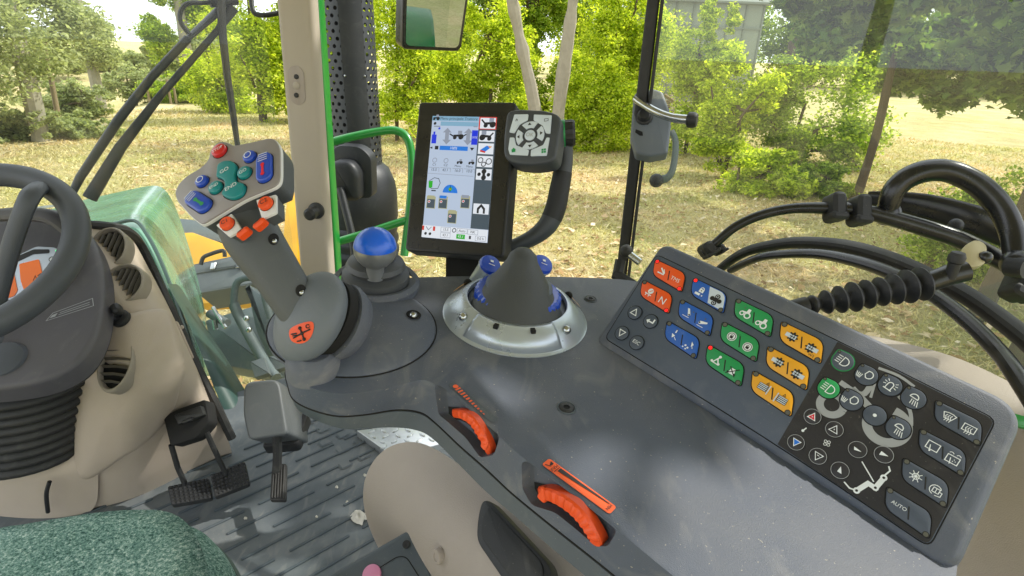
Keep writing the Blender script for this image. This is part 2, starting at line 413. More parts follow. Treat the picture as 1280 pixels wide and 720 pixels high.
# ------------------------------------------------------------------ ground
def ground_mat():
    m = bpy.data.materials.new('dry_grass_ground'); m.use_nodes = True; nt = m.node_tree; b = nt.nodes['Principled BSDF']; L = nt.links
    b.inputs['Roughness'].default_value = .95; b.inputs['Specular IOR Level'].default_value = .05
    tc = nd(nt, 'ShaderNodeTexCoord')
    def noise(s, d=6, r=.6):
        n = nd(nt, 'ShaderNodeTexNoise'); n.inputs['Scale'].default_value = s; n.inputs['Detail'].default_value = d; n.inputs['Roughness'].default_value = r
        L.new(tc.outputs['Object'], n.inputs['Vector']); return n
    big, mid, fine = noise(.12, 4), noise(1.1, 6, .7), noise(16, 6, .8)
    cr = nd(nt, 'ShaderNodeValToRGB'); e = cr.color_ramp.elements
    e[0].position = .30; e[0].color = (.20, .18, .08, 1); e[1].position = .72; e[1].color = (.80, .69, .48, 1)
    a = e.new(.44); a.color = (.44, .37, .20, 1); a = e.new(.56); a.color = (.62, .52, .33, 1)
    s1 = nd(nt, 'ShaderNodeMath', operation='MULTIPLY'); L.new(fine.outputs[0], s1.inputs[0]); s1.inputs[1].default_value = .5
    s2 = nd(nt, 'ShaderNodeMath', operation='MULTIPLY_ADD'); L.new(mid.outputs[0], s2.inputs[0]); s2.inputs[1].default_value = .35; L.new(s1.outputs[0], s2.inputs[2])
    s3 = nd(nt, 'ShaderNodeMath', operation='MULTIPLY_ADD'); L.new(big.outputs[0], s3.inputs[0]); s3.inputs[1].default_value = .22; L.new(s2.outputs[0], s3.inputs[2])
    L.new(s3.outputs[0], cr.inputs[0]); L.new(cr.outputs[0], b.inputs['Base Color'])
    bp = nd(nt, 'ShaderNodeBump'); bp.inputs['Strength'].default_value = .9; bp.inputs['Distance'].default_value = .08
    L.new(fine.outputs[0], bp.inputs['Height']); L.new(bp.outputs[0], b.inputs['Normal'])
    return m
_l0, _l1 = HZ(0, 176, 0), HZ(282, 107, 0); _ld = (_l1 - _l0).normalized(); _ln = Vector((-_ld.y, _ld.x, 0))
def gz(x, y):
    """level field that drops behind a low bank along its left edge"""
    r = math.hypot(x, y); z = .05 * math.sin(x * .35 + 1) * math.cos(y * .28) * min(1, r / 6)
    q = Vector((x, y, 0)) - _l0; d = q.dot(_ln); t = q.dot(_ld) / (_l1 - _l0).length
    if d > 0 and y > 0 and t < 1.5:
        k = min(1, d / 4); z -= 1.7 * k * k * (3 - 2 * k) * (1 if t < 1 else max(0, 1 - (t - 1) / .5))
    return z
def island_mat(name, stops, rough=.8, trans=.4, tcol=None, spec=.2):
    m = bpy.data.materials.new(name); m.use_nodes = True; nt = m.node_tree; nt.nodes.clear(); L = nt.links
    out = nd(nt, 'ShaderNodeOutputMaterial'); ge = nd(nt, 'ShaderNodeNewGeometry')
    cr = nd(nt, 'ShaderNodeValToRGB'); e = cr.color_ramp.elements
    while len(e) < len(stops): e.new(.5)
    for i, (p, c) in enumerate(stops): e[i].position = p; e[i].color = tuple(c) + (1,)
    L.new(ge.outputs['Random Per Island'], cr.inputs[0])
    b = nd(nt, 'ShaderNodeBsdfPrincipled'); b.inputs['Roughness'].default_value = rough; b.inputs['Specular IOR Level'].default_value = spec
    L.new(cr.outputs[0], b.inputs['Base Color'])
    t = nd(nt, 'ShaderNodeBsdfTranslucent')
    hs = nd(nt, 'ShaderNodeMix'); hs.data_type = 'RGBA'; hs.blend_type = 'MULTIPLY'; hs.inputs[0].default_value = 1
    L.new(cr.outputs[0], hs.inputs[6]); hs.inputs[7].default_value = (tcol or (2.0, 1.9, .8)) + (1,)
    L.new(hs.outputs[2], t.inputs[0])
    mx = nd(nt, 'ShaderNodeMixShader'); mx.inputs[0].default_value = trans
    L.new(b.outputs[0], mx.inputs[1]); L.new(t.outputs[0], mx.inputs[2]); L.new(mx.outputs[0], out.inputs[0])
    return m
M['ground'] = ground_mat()
g = MB(); rows = []
radii = [0, 1.5, 3, 4.5, 6, 7.5, 9] + [10 + .8 * k for k in range(40)] + [43, 46, 50, 55, 62, 72, 90, 150, 260, 450]
for r in radii: rows.append([(max(r, .01) * math.cos(2 * PI * k / 200), max(r, .01) * math.sin(2 * PI * k / 200), gz(r * math.cos(2 * PI * k / 200), r * math.sin(2 * PI * k / 200)) if r < 100 else 0) for k in range(200)])
g.loft(rows, True, True, False)
go = g.build('ground', M['ground']); tag(go, kind='structure')

M['track'] = pm('dirt_track', '#c4b68c', .9, var=.25, vscale=1.5)
def gp(px, d, z=0.0):
    r = ray(px, 84); r.z = 0; r.normalize(); q = CAM + r * d; q.z = z; return q
tk = MB(); rows = []
for k in range(40):
    t = -.35 + 1.33 * k / 39; c = _l0 + (_l1 - _l0) * t; wv_ = .35 + .25 * t
    rows.append([tuple(c - _ln * (.9 + wv_ + .15 * math.sin(k * 1.3))) , tuple(c - _ln * (.25 + .1 * math.sin(k * 2.1)))])
rows = [[(p[0], p[1], gz(p[0], p[1]) + .012) for p in r] for r in rows]
tk.grid(rows); tag(tk.build('path', M['track']), kind='structure')

# ------------------------------------------------------------------ grass
def fast_mesh(name, V, F, mat, parent=None, k=4):
    me = bpy.data.meshes.new(name); n = len(V); m = len(F)
    me.vertices.add(n); me.vertices.foreach_set('co', np.asarray(V, dtype=np.float32).ravel())
    me.loops.add(m * k); me.loops.foreach_set('vertex_index', np.asarray(F, dtype=np.int32).ravel())
    me.polygons.add(m); me.polygons.foreach_set('loop_start', np.arange(0, m * k, k, dtype=np.int32))
    try: me.polygons.foreach_set('loop_total', np.full(m, k, dtype=np.int32))
    except Exception: pass
    me.materials.append(mat); me.update(calc_edges=True)
    o = bpy.data.objects.new(name, me); COL.objects.link(o)
    if parent is not None: o.parent = parent
    return o
def patchy(m):
    nt = m.node_tree; L = nt.links; cr = next(n for n in nt.nodes if n.type == 'VALTORGB')
    tc = nd(nt, 'ShaderNodeTexCoord'); no = nd(nt, 'ShaderNodeTexNoise'); no.inputs['Scale'].default_value = .45; no.inputs['Detail'].default_value = 5; no.inputs['Roughness'].default_value = .7
    L.new(tc.outputs['Object'], no.inputs['Vector']); r2 = nd(nt, 'ShaderNodeValToRGB'); e = r2.color_ramp.elements
    e[0].position = .40; e[0].color = (.84, .92, .64, 1); e[1].position = .64; e[1].color = (1.12, 1.02, .92, 1); a = e.new(.52); a.color = (.92, .94, .78, 1)
    L.new(no.outputs[0], r2.inputs[0])
    for n in list(nt.nodes):
        for i in n.inputs:
            for l in list(i.links):
                if l.from_node == cr and n != cr:
                    mx = nd(nt, 'ShaderNodeMix'); mx.data_type = 'RGBA'; mx.blend_type = 'MULTIPLY'; mx.inputs[0].default_value = 1
                    L.new(cr.outputs[0], mx.inputs[6]); L.new(r2.outputs[0], mx.inputs[7]); L.new(mx.outputs[2], i)
    return m
patchy(M['ground'])
M['blades'] = island_mat('grass_blades', [(0, (.36, .32, .14)), (.3, (.54, .45, .24)), (.6, (.68, .57, .36)), (1, (.86, .76, .54))], trans=.3, tcol=(1.3, 1.25, .8))
patchy(M['blades'])
def grass(n, d0, d1, seed):
    rs = np.random.RandomState(seed)
    u = rs.rand(n); d = d0 + (d1 - d0) * u ** 1.2
    a = math.radians(-58) + math.radians(118) * rs.rand(n)
    x = np.sin(a) * d; y = np.cos(a) * d
    x += .25 * np.sin(y * 3.1); y += .25 * np.sin(x * 2.7)
    z = np.array([gz(a_, b_) for a_, b_ in zip(x, y)])
    h = (.02 + .05 * rs.rand(n) ** 2) * (1 + .02 * d); wd = .003 + .0009 * d
    th = rs.rand(n) * 2 * PI; lean = rs.normal(0, .06, (n, 2))
    V = np.zeros((n, 3, 3)); dx, dy = np.cos(th) * wd, np.sin(th) * wd
    V[:, 0] = np.stack([x - dx, y - dy, z], 1); V[:, 1] = np.stack([x + dx, y + dy, z], 1)
    V[:, 2] = np.stack([x + lean[:, 0], y + lean[:, 1], z + h], 1)
    return V.reshape(-1, 3)
V = grass(190000, 2.2, 26, 3)
tag(fast_mesh('grass', V, np.arange(len(V)).reshape(-1, 3), M['blades'], None, 3), 'short dry yellow and olive grass covering the field', 'grass', kind='stuff')

M['litter'] = island_mat('leaf_litter', [(0, (.20, .12, .05)), (.4, (.38, .25, .11)), (.75, (.55, .42, .24)), (1, (.72, .62, .44))], trans=.1, tcol=(1, 1, 1))
rl = np.random.RandomState(9); n = 9000; d = 3.5 + 15 * rl.rand(n) ** 1.1; a_ = math.radians(-35) + math.radians(95) * rl.rand(n); X, Y = np.sin(a_) * d, np.cos(a_) * d
Z = np.array([gz(p, q) for p, q in zip(X, Y)]) + .03 + .03 * rl.rand(n); s_ = .03 + .05 * rl.rand(n) ** 2; th = rl.rand(n) * 2 * PI; V = np.zeros((n, 4, 3))
for k in range(4):
    r_ = s_ * (1.0 if k % 2 else .55); V[:, k] = np.stack([X + r_ * np.cos(th + k * PI / 2), Y + r_ * np.sin(th + k * PI / 2), Z + rl.normal(0, .012, n)], 1)
tag(fast_mesh('leaf_litter', V.reshape(-1, 3), np.arange(n * 4).reshape(-1, 4), M['litter'], None, 4), 'dry brown fallen leaves scattered over the grass right of the exhaust', 'leaf litter', kind='stuff')
# ------------------------------------------------------------------ trees
DK = 1.0
def greens(name, dark, mid, light, trans=.45, tcol=(2.1, 2.0, .7)):
    return island_mat(name, [(0, dark), (.45, mid), (1, light)], trans=trans, tcol=tcol)
M['leaf_bright'] = greens('leaf_bright', (.13, .20, .018), (.38, .47, .045), (.64, .70, .14), .55)
M['leaf_mid'] = greens('leaf_mid', (.09, .16, .022), (.24, .34, .05), (.44, .52, .12), .55)
M['leaf_hazed'] = greens('leaf_hazed', (.16, .20, .09), (.32, .36, .17), (.50, .54, .30), .5, tcol=(1.6, 1.6, 1.0))  # haze over the left trees is mixed into this pale leaf green
M['leaf_dark'] = greens('leaf_dark', (.045, .08, .02), (.09, .14, .03), (.16, .22, .05))
M['leaf_maple'] = greens('leaf_maple', (.05, .10, .025), (.11, .19, .045), (.22, .31, .08), tcol=(1.9, 1.9, .6))
M['bark'] = pm('bark_pale', '#938d7e', .85, var=.35, vscale=5, bump=.8, bscale=18)
M['bark_dark'] = pm('bark_dark', '#5a4e3e', .9, var=.35, vscale=5, bump=.8, bscale=18)
MAPLE = [(0, -1), (.12, -.55), (.75, -.75), (.55, -.3), (1, .1), (.5, .2), (.35, .45), (0, 1), (-.35, .45), (-.5, .2), (-1, .1), (-.55, -.3), (-.75, -.75), (-.12, -.55)]
DIAM = [(0, -1), (.55, 0), (0, 1), (-.55, 0)]
def leaves(rs, blobs, n, size, clump=.22, shape=DIAM, density=26, upb=.5, hang=0):
    """blobs: (centre, (rx, ry, rz)) — leaf clumps spread through their volume, with gaps between clumps."""
    vol = np.array([b[1][0] * b[1][1] * b[1][2] for b in blobs]) ** .7; vol /= vol.sum()
    P = []
    for (c, r), f in zip(blobs, vol):
        nk = max(4, int(density * f * len(blobs) ** .3 * 3)); m = int(n * f)
        d = rs.normal(size=(nk, 3)); d /= np.linalg.norm(d, axis=1)[:, None]
        cc = d * (rs.rand(nk, 1) ** .45) * np.array(r) + np.array(c)
        who = rs.randint(0, nk, m); cs = clump * min(r) * (.6 + .9 * rs.rand(nk))
        e = rs.normal(size=(m, 3)); e /= np.linalg.norm(e, axis=1)[:, None]; e *= rs.rand(m, 1) ** .5
        q = cc[who] + e * cs[who][:, None] * np.array([1.25, 1.25, .8])
        P.append(q)
    P = np.concatenate(P); m = len(P)
    nrm = rs.normal(size=(m, 3)); nrm[:, 2] = np.abs(nrm[:, 2]) + upb; nrm /= np.linalg.norm(nrm, axis=1)[:, None]
    t = rs.normal(size=(m, 3)); t -= nrm * (t * nrm).sum(1)[:, None]; t /= np.linalg.norm(t, axis=1)[:, None]
    b = np.cross(nrm, t); s = size * (.6 + .8 * rs.rand(m)); k = len(shape); V = np.zeros((m, k, 3))
    for i, (x, y) in enumerate(shape):
        V[:, i] = P + (b * x + t * y + nrm * (-.25 * abs(x))) * s[:, None] * .5
    V[:, :, 2] = np.maximum(V[:, :, 2], .02)
    return V.reshape(-1, 3), np.arange(m * k).reshape(-1, k), k
def tree(name, px, d, label, cat, group, leaf, blobs, n, size, trunk=None, bark='bark', clump=.22, shape=DIAM, density=26, seed=1, twigs=0):
    """blobs relative to the base: (sideways, away, up, (rx, ry, rz)); trunk: [(sideways, away, up, radius)...] lists"""
    o = gp(px, d); o.z = gz(o.x, o.y) - .03; zo = -gz(o.x, o.y)
    rs = np.random.RandomState(seed)
    T = thing(name, o, label, cat, group)
    r = ray(px, 84); r.z = 0; r.normalize(); sd_ = Vector((r.y, -r.x, 0))
    loc = lambda a, b, c: sd_ * a + r * b + Vector((0, 0, c))
    B = [(tuple(loc(a, b, c + zo)), rr) for a, b, c, rr in blobs]
    V, F, k = leaves(rs, B, n, size, clump, shape, density)
    fast_mesh('crown', V, F, M[leaf], T, k)
    if trunk:
        mb = MB()
        for t in trunk:
            pts = smooth([loc(a, b, c + (zo if c > .5 else 0)) for a, b, c, _ in t], 5); rr = [x[3] for x in t]
            R = list(np.interp(np.linspace(0, len(rr) - 1, len(pts)), range(len(rr)), rr))
            R = [x * (1 + .10 * rs.randn()) for x in R]
            mb.tube([q + o for q in pts], R, 9)
        for _ in range(twigs):
            c, rr = B[rs.randint(len(B))]; e = Vector(c) + Vector(rs.normal(size=3)) * min(rr) * .5
            s0 = loc(*trunk[0][-1][:3]) if rs.rand() < .4 else Vector((e.x * .3, e.y * .3, max(.4, e.z * .55)))
            mid = (s0 + e) / 2 + Vector(rs.normal(size=3)) * .15
            mb.tube([q + o for q in smooth([s0, mid, e], 4)], [.05, .045, .045, .04, .035, .03, .025, .02, .012], 6)
        mb.build('trunk', M[bark], T)
    return T
# (crown height by pixel: up(px) gives the height above ground seen at pixel row py and distance d)
def up(px, py, d):
    r = ray(px, py); return CAM.z + r.z * d / math.hypot(r.x, r.y)
def shrub(name, px, d, x0, x1, y0, label, cat, leaf, n, size, seed, group='bushes and saplings beyond the grass', y1=None, parts=4, twigs=6, trunk=None, clump=.46, density=44, bark='bark_dark', depth=.8):
    rs = np.random.RandomState(seed); s = d / FL * 1.06; cx = (x0 + x1) / 2
    H = up(px, y0, d); low = 0 if y1 is None else up(px, y1, d); wd = (x1 - x0) * s; B = []
    for i in range(parts * (5 if name == 'bush' else 4)):
        fx = rs.uniform(-.42, .42); q = rs.rand() ** (1.35 if name == 'bush' else 1.0); hc = low + (H - low) * (.12 + .76 * q); k = 1 - .45 * abs(q - .35)
        rx = wd * rs.uniform(.17, .28) * k * (1.0 if parts > 1 else 1.7)
        B.append(((cx - px) * s + fx * wd * k * (1 if parts > 1 else .35), rs.uniform(-.5, .5) * wd * .35 * depth, hc, (rx, rx * depth * 1.2, min(rx * 1.5, (H - low) * .24))))
    tr = trunk or [[(0, 0, -.1, .06), (.05, 0, H * .25, .05), ((cx - px) * s, 0, H * .55, .03)]]
    return tree(name, px, d, label, cat, group, leaf, B, int(n * 5.0), size * .55, tr, bark, clump, DIAM, density, seed, twigs)
GB = 'bushes and saplings beyond the grass'; GP = 'tall trees along the left field edge'
# left field edge
shrub('broadleaf_tree', 25, 19, -70, 78, -260, 'tall pale leafy tree at the left field edge, beside the leaning wooden pole', 'tree', 'leaf_hazed', 15000, .19, 11, GP, y1=165, parts=3, bark='bark', trunk=[[(0, 0, -.1, .22), (.1, 0, 3, .18), (0, 0, 8, .08)]])
shrub('poplar_tree', 114, 26, 84, 140, -170, 'slim feathery poplar standing alone against the white sky', 'tree', 'leaf_hazed', 9000, .19, 12, GP, y1=112, parts=1, bark='bark', trunk=[[(0, 0, -.1, .2), (.05, 0, 4, .16), (0, 0, 11, .05)]], density=60, clump=.5)
shrub('poplar_tree', 236, 33, 203, 268, -220, 'dense poplar right of the gap of white sky, behind the wiper pivot', 'tree', 'leaf_mid', 12000, .22, 13, GP, y1=96, parts=2, bark='bark', trunk=[[(0, 0, -.1, .25), (.05, 0, 5, .2), (0, 0, 14, .05)]], density=70, clump=.45)
shrub('broadleaf_tree', 320, 22, 276, 385, -160, 'bright green leafy tree just left of the beige cab pillar', 'tree', 'leaf_bright', 9000, .22, 14, GP, parts=3, trunk=[[(0, 0, -.1, .15), (.1, 0, 2.5, .12), (0, 0, 6, .06)]])
shrub('broadleaf_tree', -70, 17, -190, -20, -260, 'tall leafy tree cut by the left picture edge', 'tree', 'leaf_hazed', 11000, .2, 15, GP, y1=180, parts=3, bark='bark', trunk=[[(0, 0, -.1, .22), (.1, 0, 3, .18), (0, 0, 8, .08)]])
for i, (px, d, a, b, y0, lf, lb) in enumerate([
    (20, 19.5, -40, 75, 128, 'leaf_hazed', 'low green bush at the foot of the tall left tree'),
    (98, 24, 55, 132, 100, 'leaf_hazed', 'low rounded bush at the foot of the slim poplar'),
    (160, 30, 128, 200, 82, 'leaf_hazed', 'pale hazy bush below the gap of white sky'),
    (205, 29, 186, 262, 84, 'leaf_mid', 'green bush at the foot of the dense poplar'),
    (262, 25, 236, 300, 66, 'leaf_bright', 'green bush at the field edge crossed by the upright wiper blade')]):
    shrub('bush', px, d, a, b, y0, lb, 'bush', lf, 3000, .2, 30 + i, GB)
for i, (px, d, y0) in enumerate(((60, 52, 40), (105, 56, 62), (148, 60, 66), (190, 58, 58), (232, 54, 30), (285, 56, 20), (335, 58, 20))):
    shrub('broadleaf_tree', px, d, px - 34, px + 34, y0, 'one of the low hazy trees far behind the left field', 'tree', 'leaf_hazed', 2600, .5, 140 + i, 'hazy far trees behind the left field', parts=3, twigs=0)
# middle
for i, (px, d, a, b, y0, lf, lb, n) in enumerate([
    (492, 17, 452, 545, -120, 'leaf_bright', 'tall yellow green bush right beside the perforated exhaust guard', 7000),
    (420, 22, 370, 470, -120, 'leaf_bright', 'yellow green bush seen through and around the exhaust guard holes', 5000),
    (545, 32, 505, 585, -60, 'leaf_mid', 'distant green tree behind the outside mirror', 5000),
    (612, 18, 562, 664, -80, 'leaf_bright', 'big yellow green bush left of the leaning pale trunk', 9000),
    (655, 20, 628, 705, -160, 'leaf_mid', 'leafy sapling filling the gap between the two pale trunks', 7000),
    (745, 16.5, 700, 800, 64, 'leaf_bright', 'low yellow green bush right of the straight pale trunk', 6000),
    (768, 21, 712, 822, -150, 'leaf_bright', 'tall sunlit sapling against the left side of the window post', 9000)]):
    shrub('bush' if 'sapling' not in lb and 'tree' not in lb else 'sapling', px, d, a, b, y0, lb, 'bush' if 'sapling' not in lb and 'tree' not in lb else 'sapling', lf, n, .17 * d / 18, 50 + i, GB, parts=4 if n > 5000 else 3)
def trunk_tree(px, py, d, pts, label, seed):
    s = d / FL * 1.06; o = gp(px, d)
    t = [((x - px) * s, 0, up(x, y, d) if k else -.1, r) for k, (x, y, r) in enumerate(pts)]
    H = t[-1][2]
    B = [(t[-1][0] - .6, .4, H + 1.2, (2.2, 1.6, 1.4)), (t[-1][0] + 1.0, -.2, H + .6, (1.6, 1.6, 1.1))]
    return tree('pale_trunk_tree', px, d, label, 'tree', 'two pale bare trunks behind the terminal', 'leaf_bright', B, 2600, .2, [t], 'bark', .3, DIAM, 26, seed)
trunk_tree(688, 178, 15.5, [(684, 180, .19), (670, 120, .165), (653, 45, .15), (637, -40, .13), (626, -120, .10)], 'pale bare trunk leaning to the left, above the terminal', 71)
trunk_tree(700, 178, 15.0, [(699, 180, .18), (702, 120, .16), (707, 40, .15), (711, -40, .13), (714, -130, .12)], 'pale bare trunk standing almost straight, above the button pad', 72)
# right, through the side window
for i, (px, d, a, b, y0, lf, lb, n) in enumerate([
    (872, 17, 842, 915, -10, 'leaf_bright', 'slender yellow green sapling nearest the window post, before the grey greenhouse', 4200),
    (928, 14, 888, 968, 45, 'leaf_bright', 'bushy yellow green sapling in the middle of the side window, left of the thin trunk', 4200),
    (990, 12.5, 945, 1035, 190, 'leaf_bright', 'low yellow bush at the side window centre, above the curved window rod', 3000),
    (1050, 13, 1005, 1095, 205, 'leaf_mid', 'low green bush right behind the black grab handle', 4000),
    (1010, 17, 950, 1080, 60, 'leaf_mid', 'leafy sapling beside the sunlit meadow, left of the thin trunk', 4200),
    (1245, 9, 1205, 1330, 215, 'leaf_mid', 'green bush at the right picture edge under the maple leaves', 3500)]):
    nm = 'sapling' if 'sapling' in lb else 'bush'
    shrub(nm, px, d, a, b, y0, lb, nm, lf, n, .16 * d / 15, 80 + i, GB, parts=3)
def maple(px, d, x0, x1, y0, y1, tr, label, n, size, seed, leaf='leaf_maple'):
    s = d / FL * 1.06; rs = np.random.RandomState(seed); B = []
    H0, H1 = up(px, y1, d), up(px, y0, d)
    for i in range(7):
        fx = rs.uniform(-.5, .5); B.append((((x0 + x1) / 2 - px) * s + fx * (x1 - x0) * s, rs.uniform(-1.2, 1.2), rs.uniform(H0 + .5, H1), ((x1 - x0) * s * .26, 1.2, (H1 - H0) * .24)))
    T = [[(0, 0, -.1, tr), (.05, 0, H0 * .6, tr * .9), (.0, 0, H0 + .6, tr * .7), (.1, 0, H1 * .8, tr * .35)]]
    return tree('maple_tree', px, d, label, 'tree', 'maples right of the cab', leaf, B, n, size, T, 'bark_dark', .34, MAPLE, 40, seed, 0)
maple(1115, 13, 1040, 1235, -160, 112, .09, 'dark green maple with a thin bare trunk in the sunlit meadow', 20000, .17, 91)
maple(985, 20, 900, 1080, -200, 60, .16, 'dark dense tree at the top of the side window, behind the saplings', 18000, .2, 92, 'leaf_dark')
maple(1345, 7.6, 1190, 1420, -160, 140, .10, 'nearest maple with big drooping leaves at the right picture edge', 13000, .13, 93)
maple(1440, 6.4, 1070, 1330, -200, 92, .12, 'maple bough with broad dark leaves hanging over the top right of the side window', 9000, .15, 95)
maple(1500, 10, 1400, 1640, -160, 130, .14, 'maple standing beyond the right picture edge', 5000, .2, 94)
for i, (px, d) in enumerate([(440, 60), (560, 70), (660, 62), (760, 75), (860, 70), (960, 78), (1060, 72), (1160, 66), (1260, 70)]):
    shrub('broadleaf_tree', px, d, px - 62, px + 62, -40 - 25 * (i % 3), 'one of the distant green trees closing off the far side of the meadow', 'tree', 'leaf_mid' if i % 2 else 'leaf_dark', 3500, .75, 110 + i, 'far trees beyond the meadow', parts=3, twigs=0)
# shade trees added right of and behind the cab (out of the picture, they dapple the light and fill the mirror)
def shade(o, H, r, n, seed, lb, clump=.42, density=40):
    T = thing('shade_tree', Vector((o[0], o[1], 0)), lb, 'tree', 'shade trees around the tractor'); rs = np.random.RandomState(seed); B = []
    for i in range(7): B.append(((rs.uniform(-.6, .6) * r, rs.uniform(-.6, .6) * r, H * rs.uniform(.5, .9)), (r * .5, r * .5, H * .16)))
    V, F, k = leaves(rs, B, n, .26, clump, DIAM, density); fast_mesh('crown', V, F, M['leaf_mid'], T, k)
    m = MB(); m.tube([T.location + Vector(q) for q in ((0, 0, -.1), (.1, 0, H * .35), (0, .1, H * .8))], [.22, .17, .06], 9); m.build('trunk', M['bark'], T)
def overhang(seed, n, clump, dens, size, rad):
    """maple added out of view, its boughs shaped to throw leaf shade and sun patches on the console"""
    base = Vector((7.2, 2.3, 0)); T = thing('maple_tree', base, 'unseen maple added right of the cab, its boughs laid out to dapple the console', 'tree', 'shade trees around the tractor')
    rs = np.random.RandomState(seed); B = []; C = CAM + Vector((.3, .45, -.3)) + sd * 4.2
    for i in range(8): B.append(((C.x + rs.uniform(-1, 1) * rad, C.y + rs.uniform(-1, 1) * rad, C.z + rs.uniform(-.4, .5)), (rad * .55, rad * .55, .35)))
    V, F, k = leaves(rs, B, n, size, clump, MAPLE, dens); V = V - np.array(base)
    rs = np.random.RandomState(seed + 1); B2 = [((rs.uniform(-1, 1.5), rs.uniform(-1.2, 1.2), rs.uniform(6, 8.5)), (1.3, 1.3, .9)) for _ in range(4)]
    V2, F2, k = leaves(rs, B2, 2500, .2, .4, MAPLE, 20); fast_mesh('crown', np.concatenate([V, V2]), np.concatenate([F, F2 + len(V)]), M['leaf_maple'], T, k)
    m = MB(); m.tube(smooth([base + Vector(q) for q in ((0, 0, -.1), (.1, 0, 2.5), (-.1, .1, 4.6), (.1, 0, 7))], 5), list(np.linspace(.22, .07, 16)), 10)
    for b_ in B: e_ = Vector(b_[0]); s_ = base + Vector((-.1, .1, 4.4)); m.tube(smooth([s_, (s_ + e_) / 2 + Vector((0, 0, .35)), e_], 4), [.06, .055, .05, .045, .04, .032, .025, .018, .012], 6)
    m.build('trunk', M['bark_dark'], T)
overhang(53, 1300, .45, 6, .17, 1.5)
shade((10.2, 5.2), 12, 3.4, 2200, 22, 'shade tree right of the cab, out of the picture, further forward', .40, 12)
shade((2, -12), 10, 4.0, 4200, 23, 'shade tree behind the tractor seen only in the mirror, on the right')
shade((-5, -13), 10, 4.0, 4200, 24, 'shade tree behind the tractor seen only in the mirror, on the left')
# wooden pole on the left
mb = MB(); a = HZ(75, 163, 0); s = 1.0
d0 = math.hypot(a.x, a.y)
mb.tube([a - Vector((0, 0, .3)), W(65, 105, 1) * 0 + (CAM + ray(65, 105) * (d0 / math.hypot(ray(65, 105).x, ray(65, 105).y))), CAM + ray(56, 52) * (d0 / math.hypot(ray(56, 52).x, ray(56, 52).y))], [.075, .065, .05], 10)
tag(mb.build('wooden_pole', M['wood']), 'thin leaning wooden pole at the left field edge', 'pole')
for i, px in enumerate((178, 205, 212)):
    mb = MB(); q = gp(px, 28); q.z = gz(q.x, q.y); mb.tube([q, q + Vector((.02, 0, 1.0 - q.z * .8))], [.05, .045], 8)
    tag(mb.build('fence_post', M['wood']), ['short wooden post before the pale hazy bush', 'short wooden post left of its close neighbour, under the dense poplar', 'short wooden post nearest the green bush under the dense poplar'][i], 'post', 'short posts along the far field edge')
# greenhouse far right and wood pile
def far_house():
    d = 34; A = gp(815, d); B = gp(942, d + 2); H = 5.2
    T = thing('greenhouse', (A + B) / 2, 'grey green glazed greenhouse wall behind the slender sapling', 'greenhouse')
    u = (B - A).normalized(); n = Vector((u.y, -u.x, 0)); n = n if n.dot(CAM - A) > 0 else -n
    f = Fr(A, u, n); Lw = (B - A).length
    m = MB(); m.prism(f, [(0, 0), (Lw, 0), (Lw, H), (0, H)], -6, 0); m.build('wall', M['gh'], T)
    m = MB()
    for k in range(7): m.prism(f, [(Lw * k / 6 - .05, 0), (Lw * k / 6 + .05, 0), (Lw * k / 6 + .05, H), (Lw * k / 6 - .05, H)], .003, .05)
    for k in range(3): m.prism(f, [(0, H * (k + .3) / 3), (Lw, H * (k + .3) / 3), (Lw, H * (k + .3) / 3 + .08), (0, H * (k + .3) / 3 + .08)], .06, .09)
    m.build('frame', M['ghf'], T)
    m = MB(); m.loft([[f.P(-.3, H, .4), f.P(Lw + .3, H, .4), f.P(Lw + .3, H, -6.4), f.P(-.3, H, -6.4)], [f.P(-.3, H + .1, .4), f.P(Lw + .3, H + .1, .4), f.P(Lw + .3, H + 1.6, -3), f.P(-.3, H + 1.6, -3)]]); m.build('roof', M['ghf'], T)
M['gh'] = pm('greenhouse_glazing', '#737d69', .25, var=.15, vscale=.8); M['ghf'] = pm('greenhouse_frame', '#677060', .6)
far_house()
T = thing('wood_pile', gp(842, 22), 'brown heap of cut branches behind the window post', 'wood pile')
rs = np.random.RandomState(5); mb = MB()
for k in range(70):
    a = rs.uniform(-1, 1); hh = max(.08, (1 - a * a) * 1.1 * rs.rand()); c = gp(842, 22) + Vector((a * 1.1, rs.uniform(-.6, .6), hh))
    e = Vector((rs.normal(), rs.normal() * .4, rs.normal() * .15)).normalized() * rs.uniform(.4, .8); mb.tube([c - e, c + e], rs.uniform(.03, .06), 6)
mb.build('branches', M['wood'], T)
# ================================================================== armrest console and everything on it
from mathutils.bvhtree import BVHTree
def caster(mb):
    t = BVHTree.FromPolygons([tuple(q) for q in mb.v], [f for f in mb.f])
    def cast(px, py, off=0.0, fall=None):
        r = ray(px, py); h = t.ray_cast(CAM, r.normalized())
        if h[0] is None: return (W(px, py, fall) if fall else None), c2w((0, 0, -1))
        n = h[1] if h[1].dot(r) < 0 else -h[1]
        return h[0] + n * off, n
    return cast
d1 = c2w((-.643, -.427, .636)).normalized()
sA = d1.cross(UP).normalized(); nA = sA.cross(d1).normalized()
FA = Fr(W(756, 423, .62), sA, nA)
CONS = thing('armrest_console', FA.o, 'large dark grey armrest console carrying the joystick, dials and key panel', 'armrest')

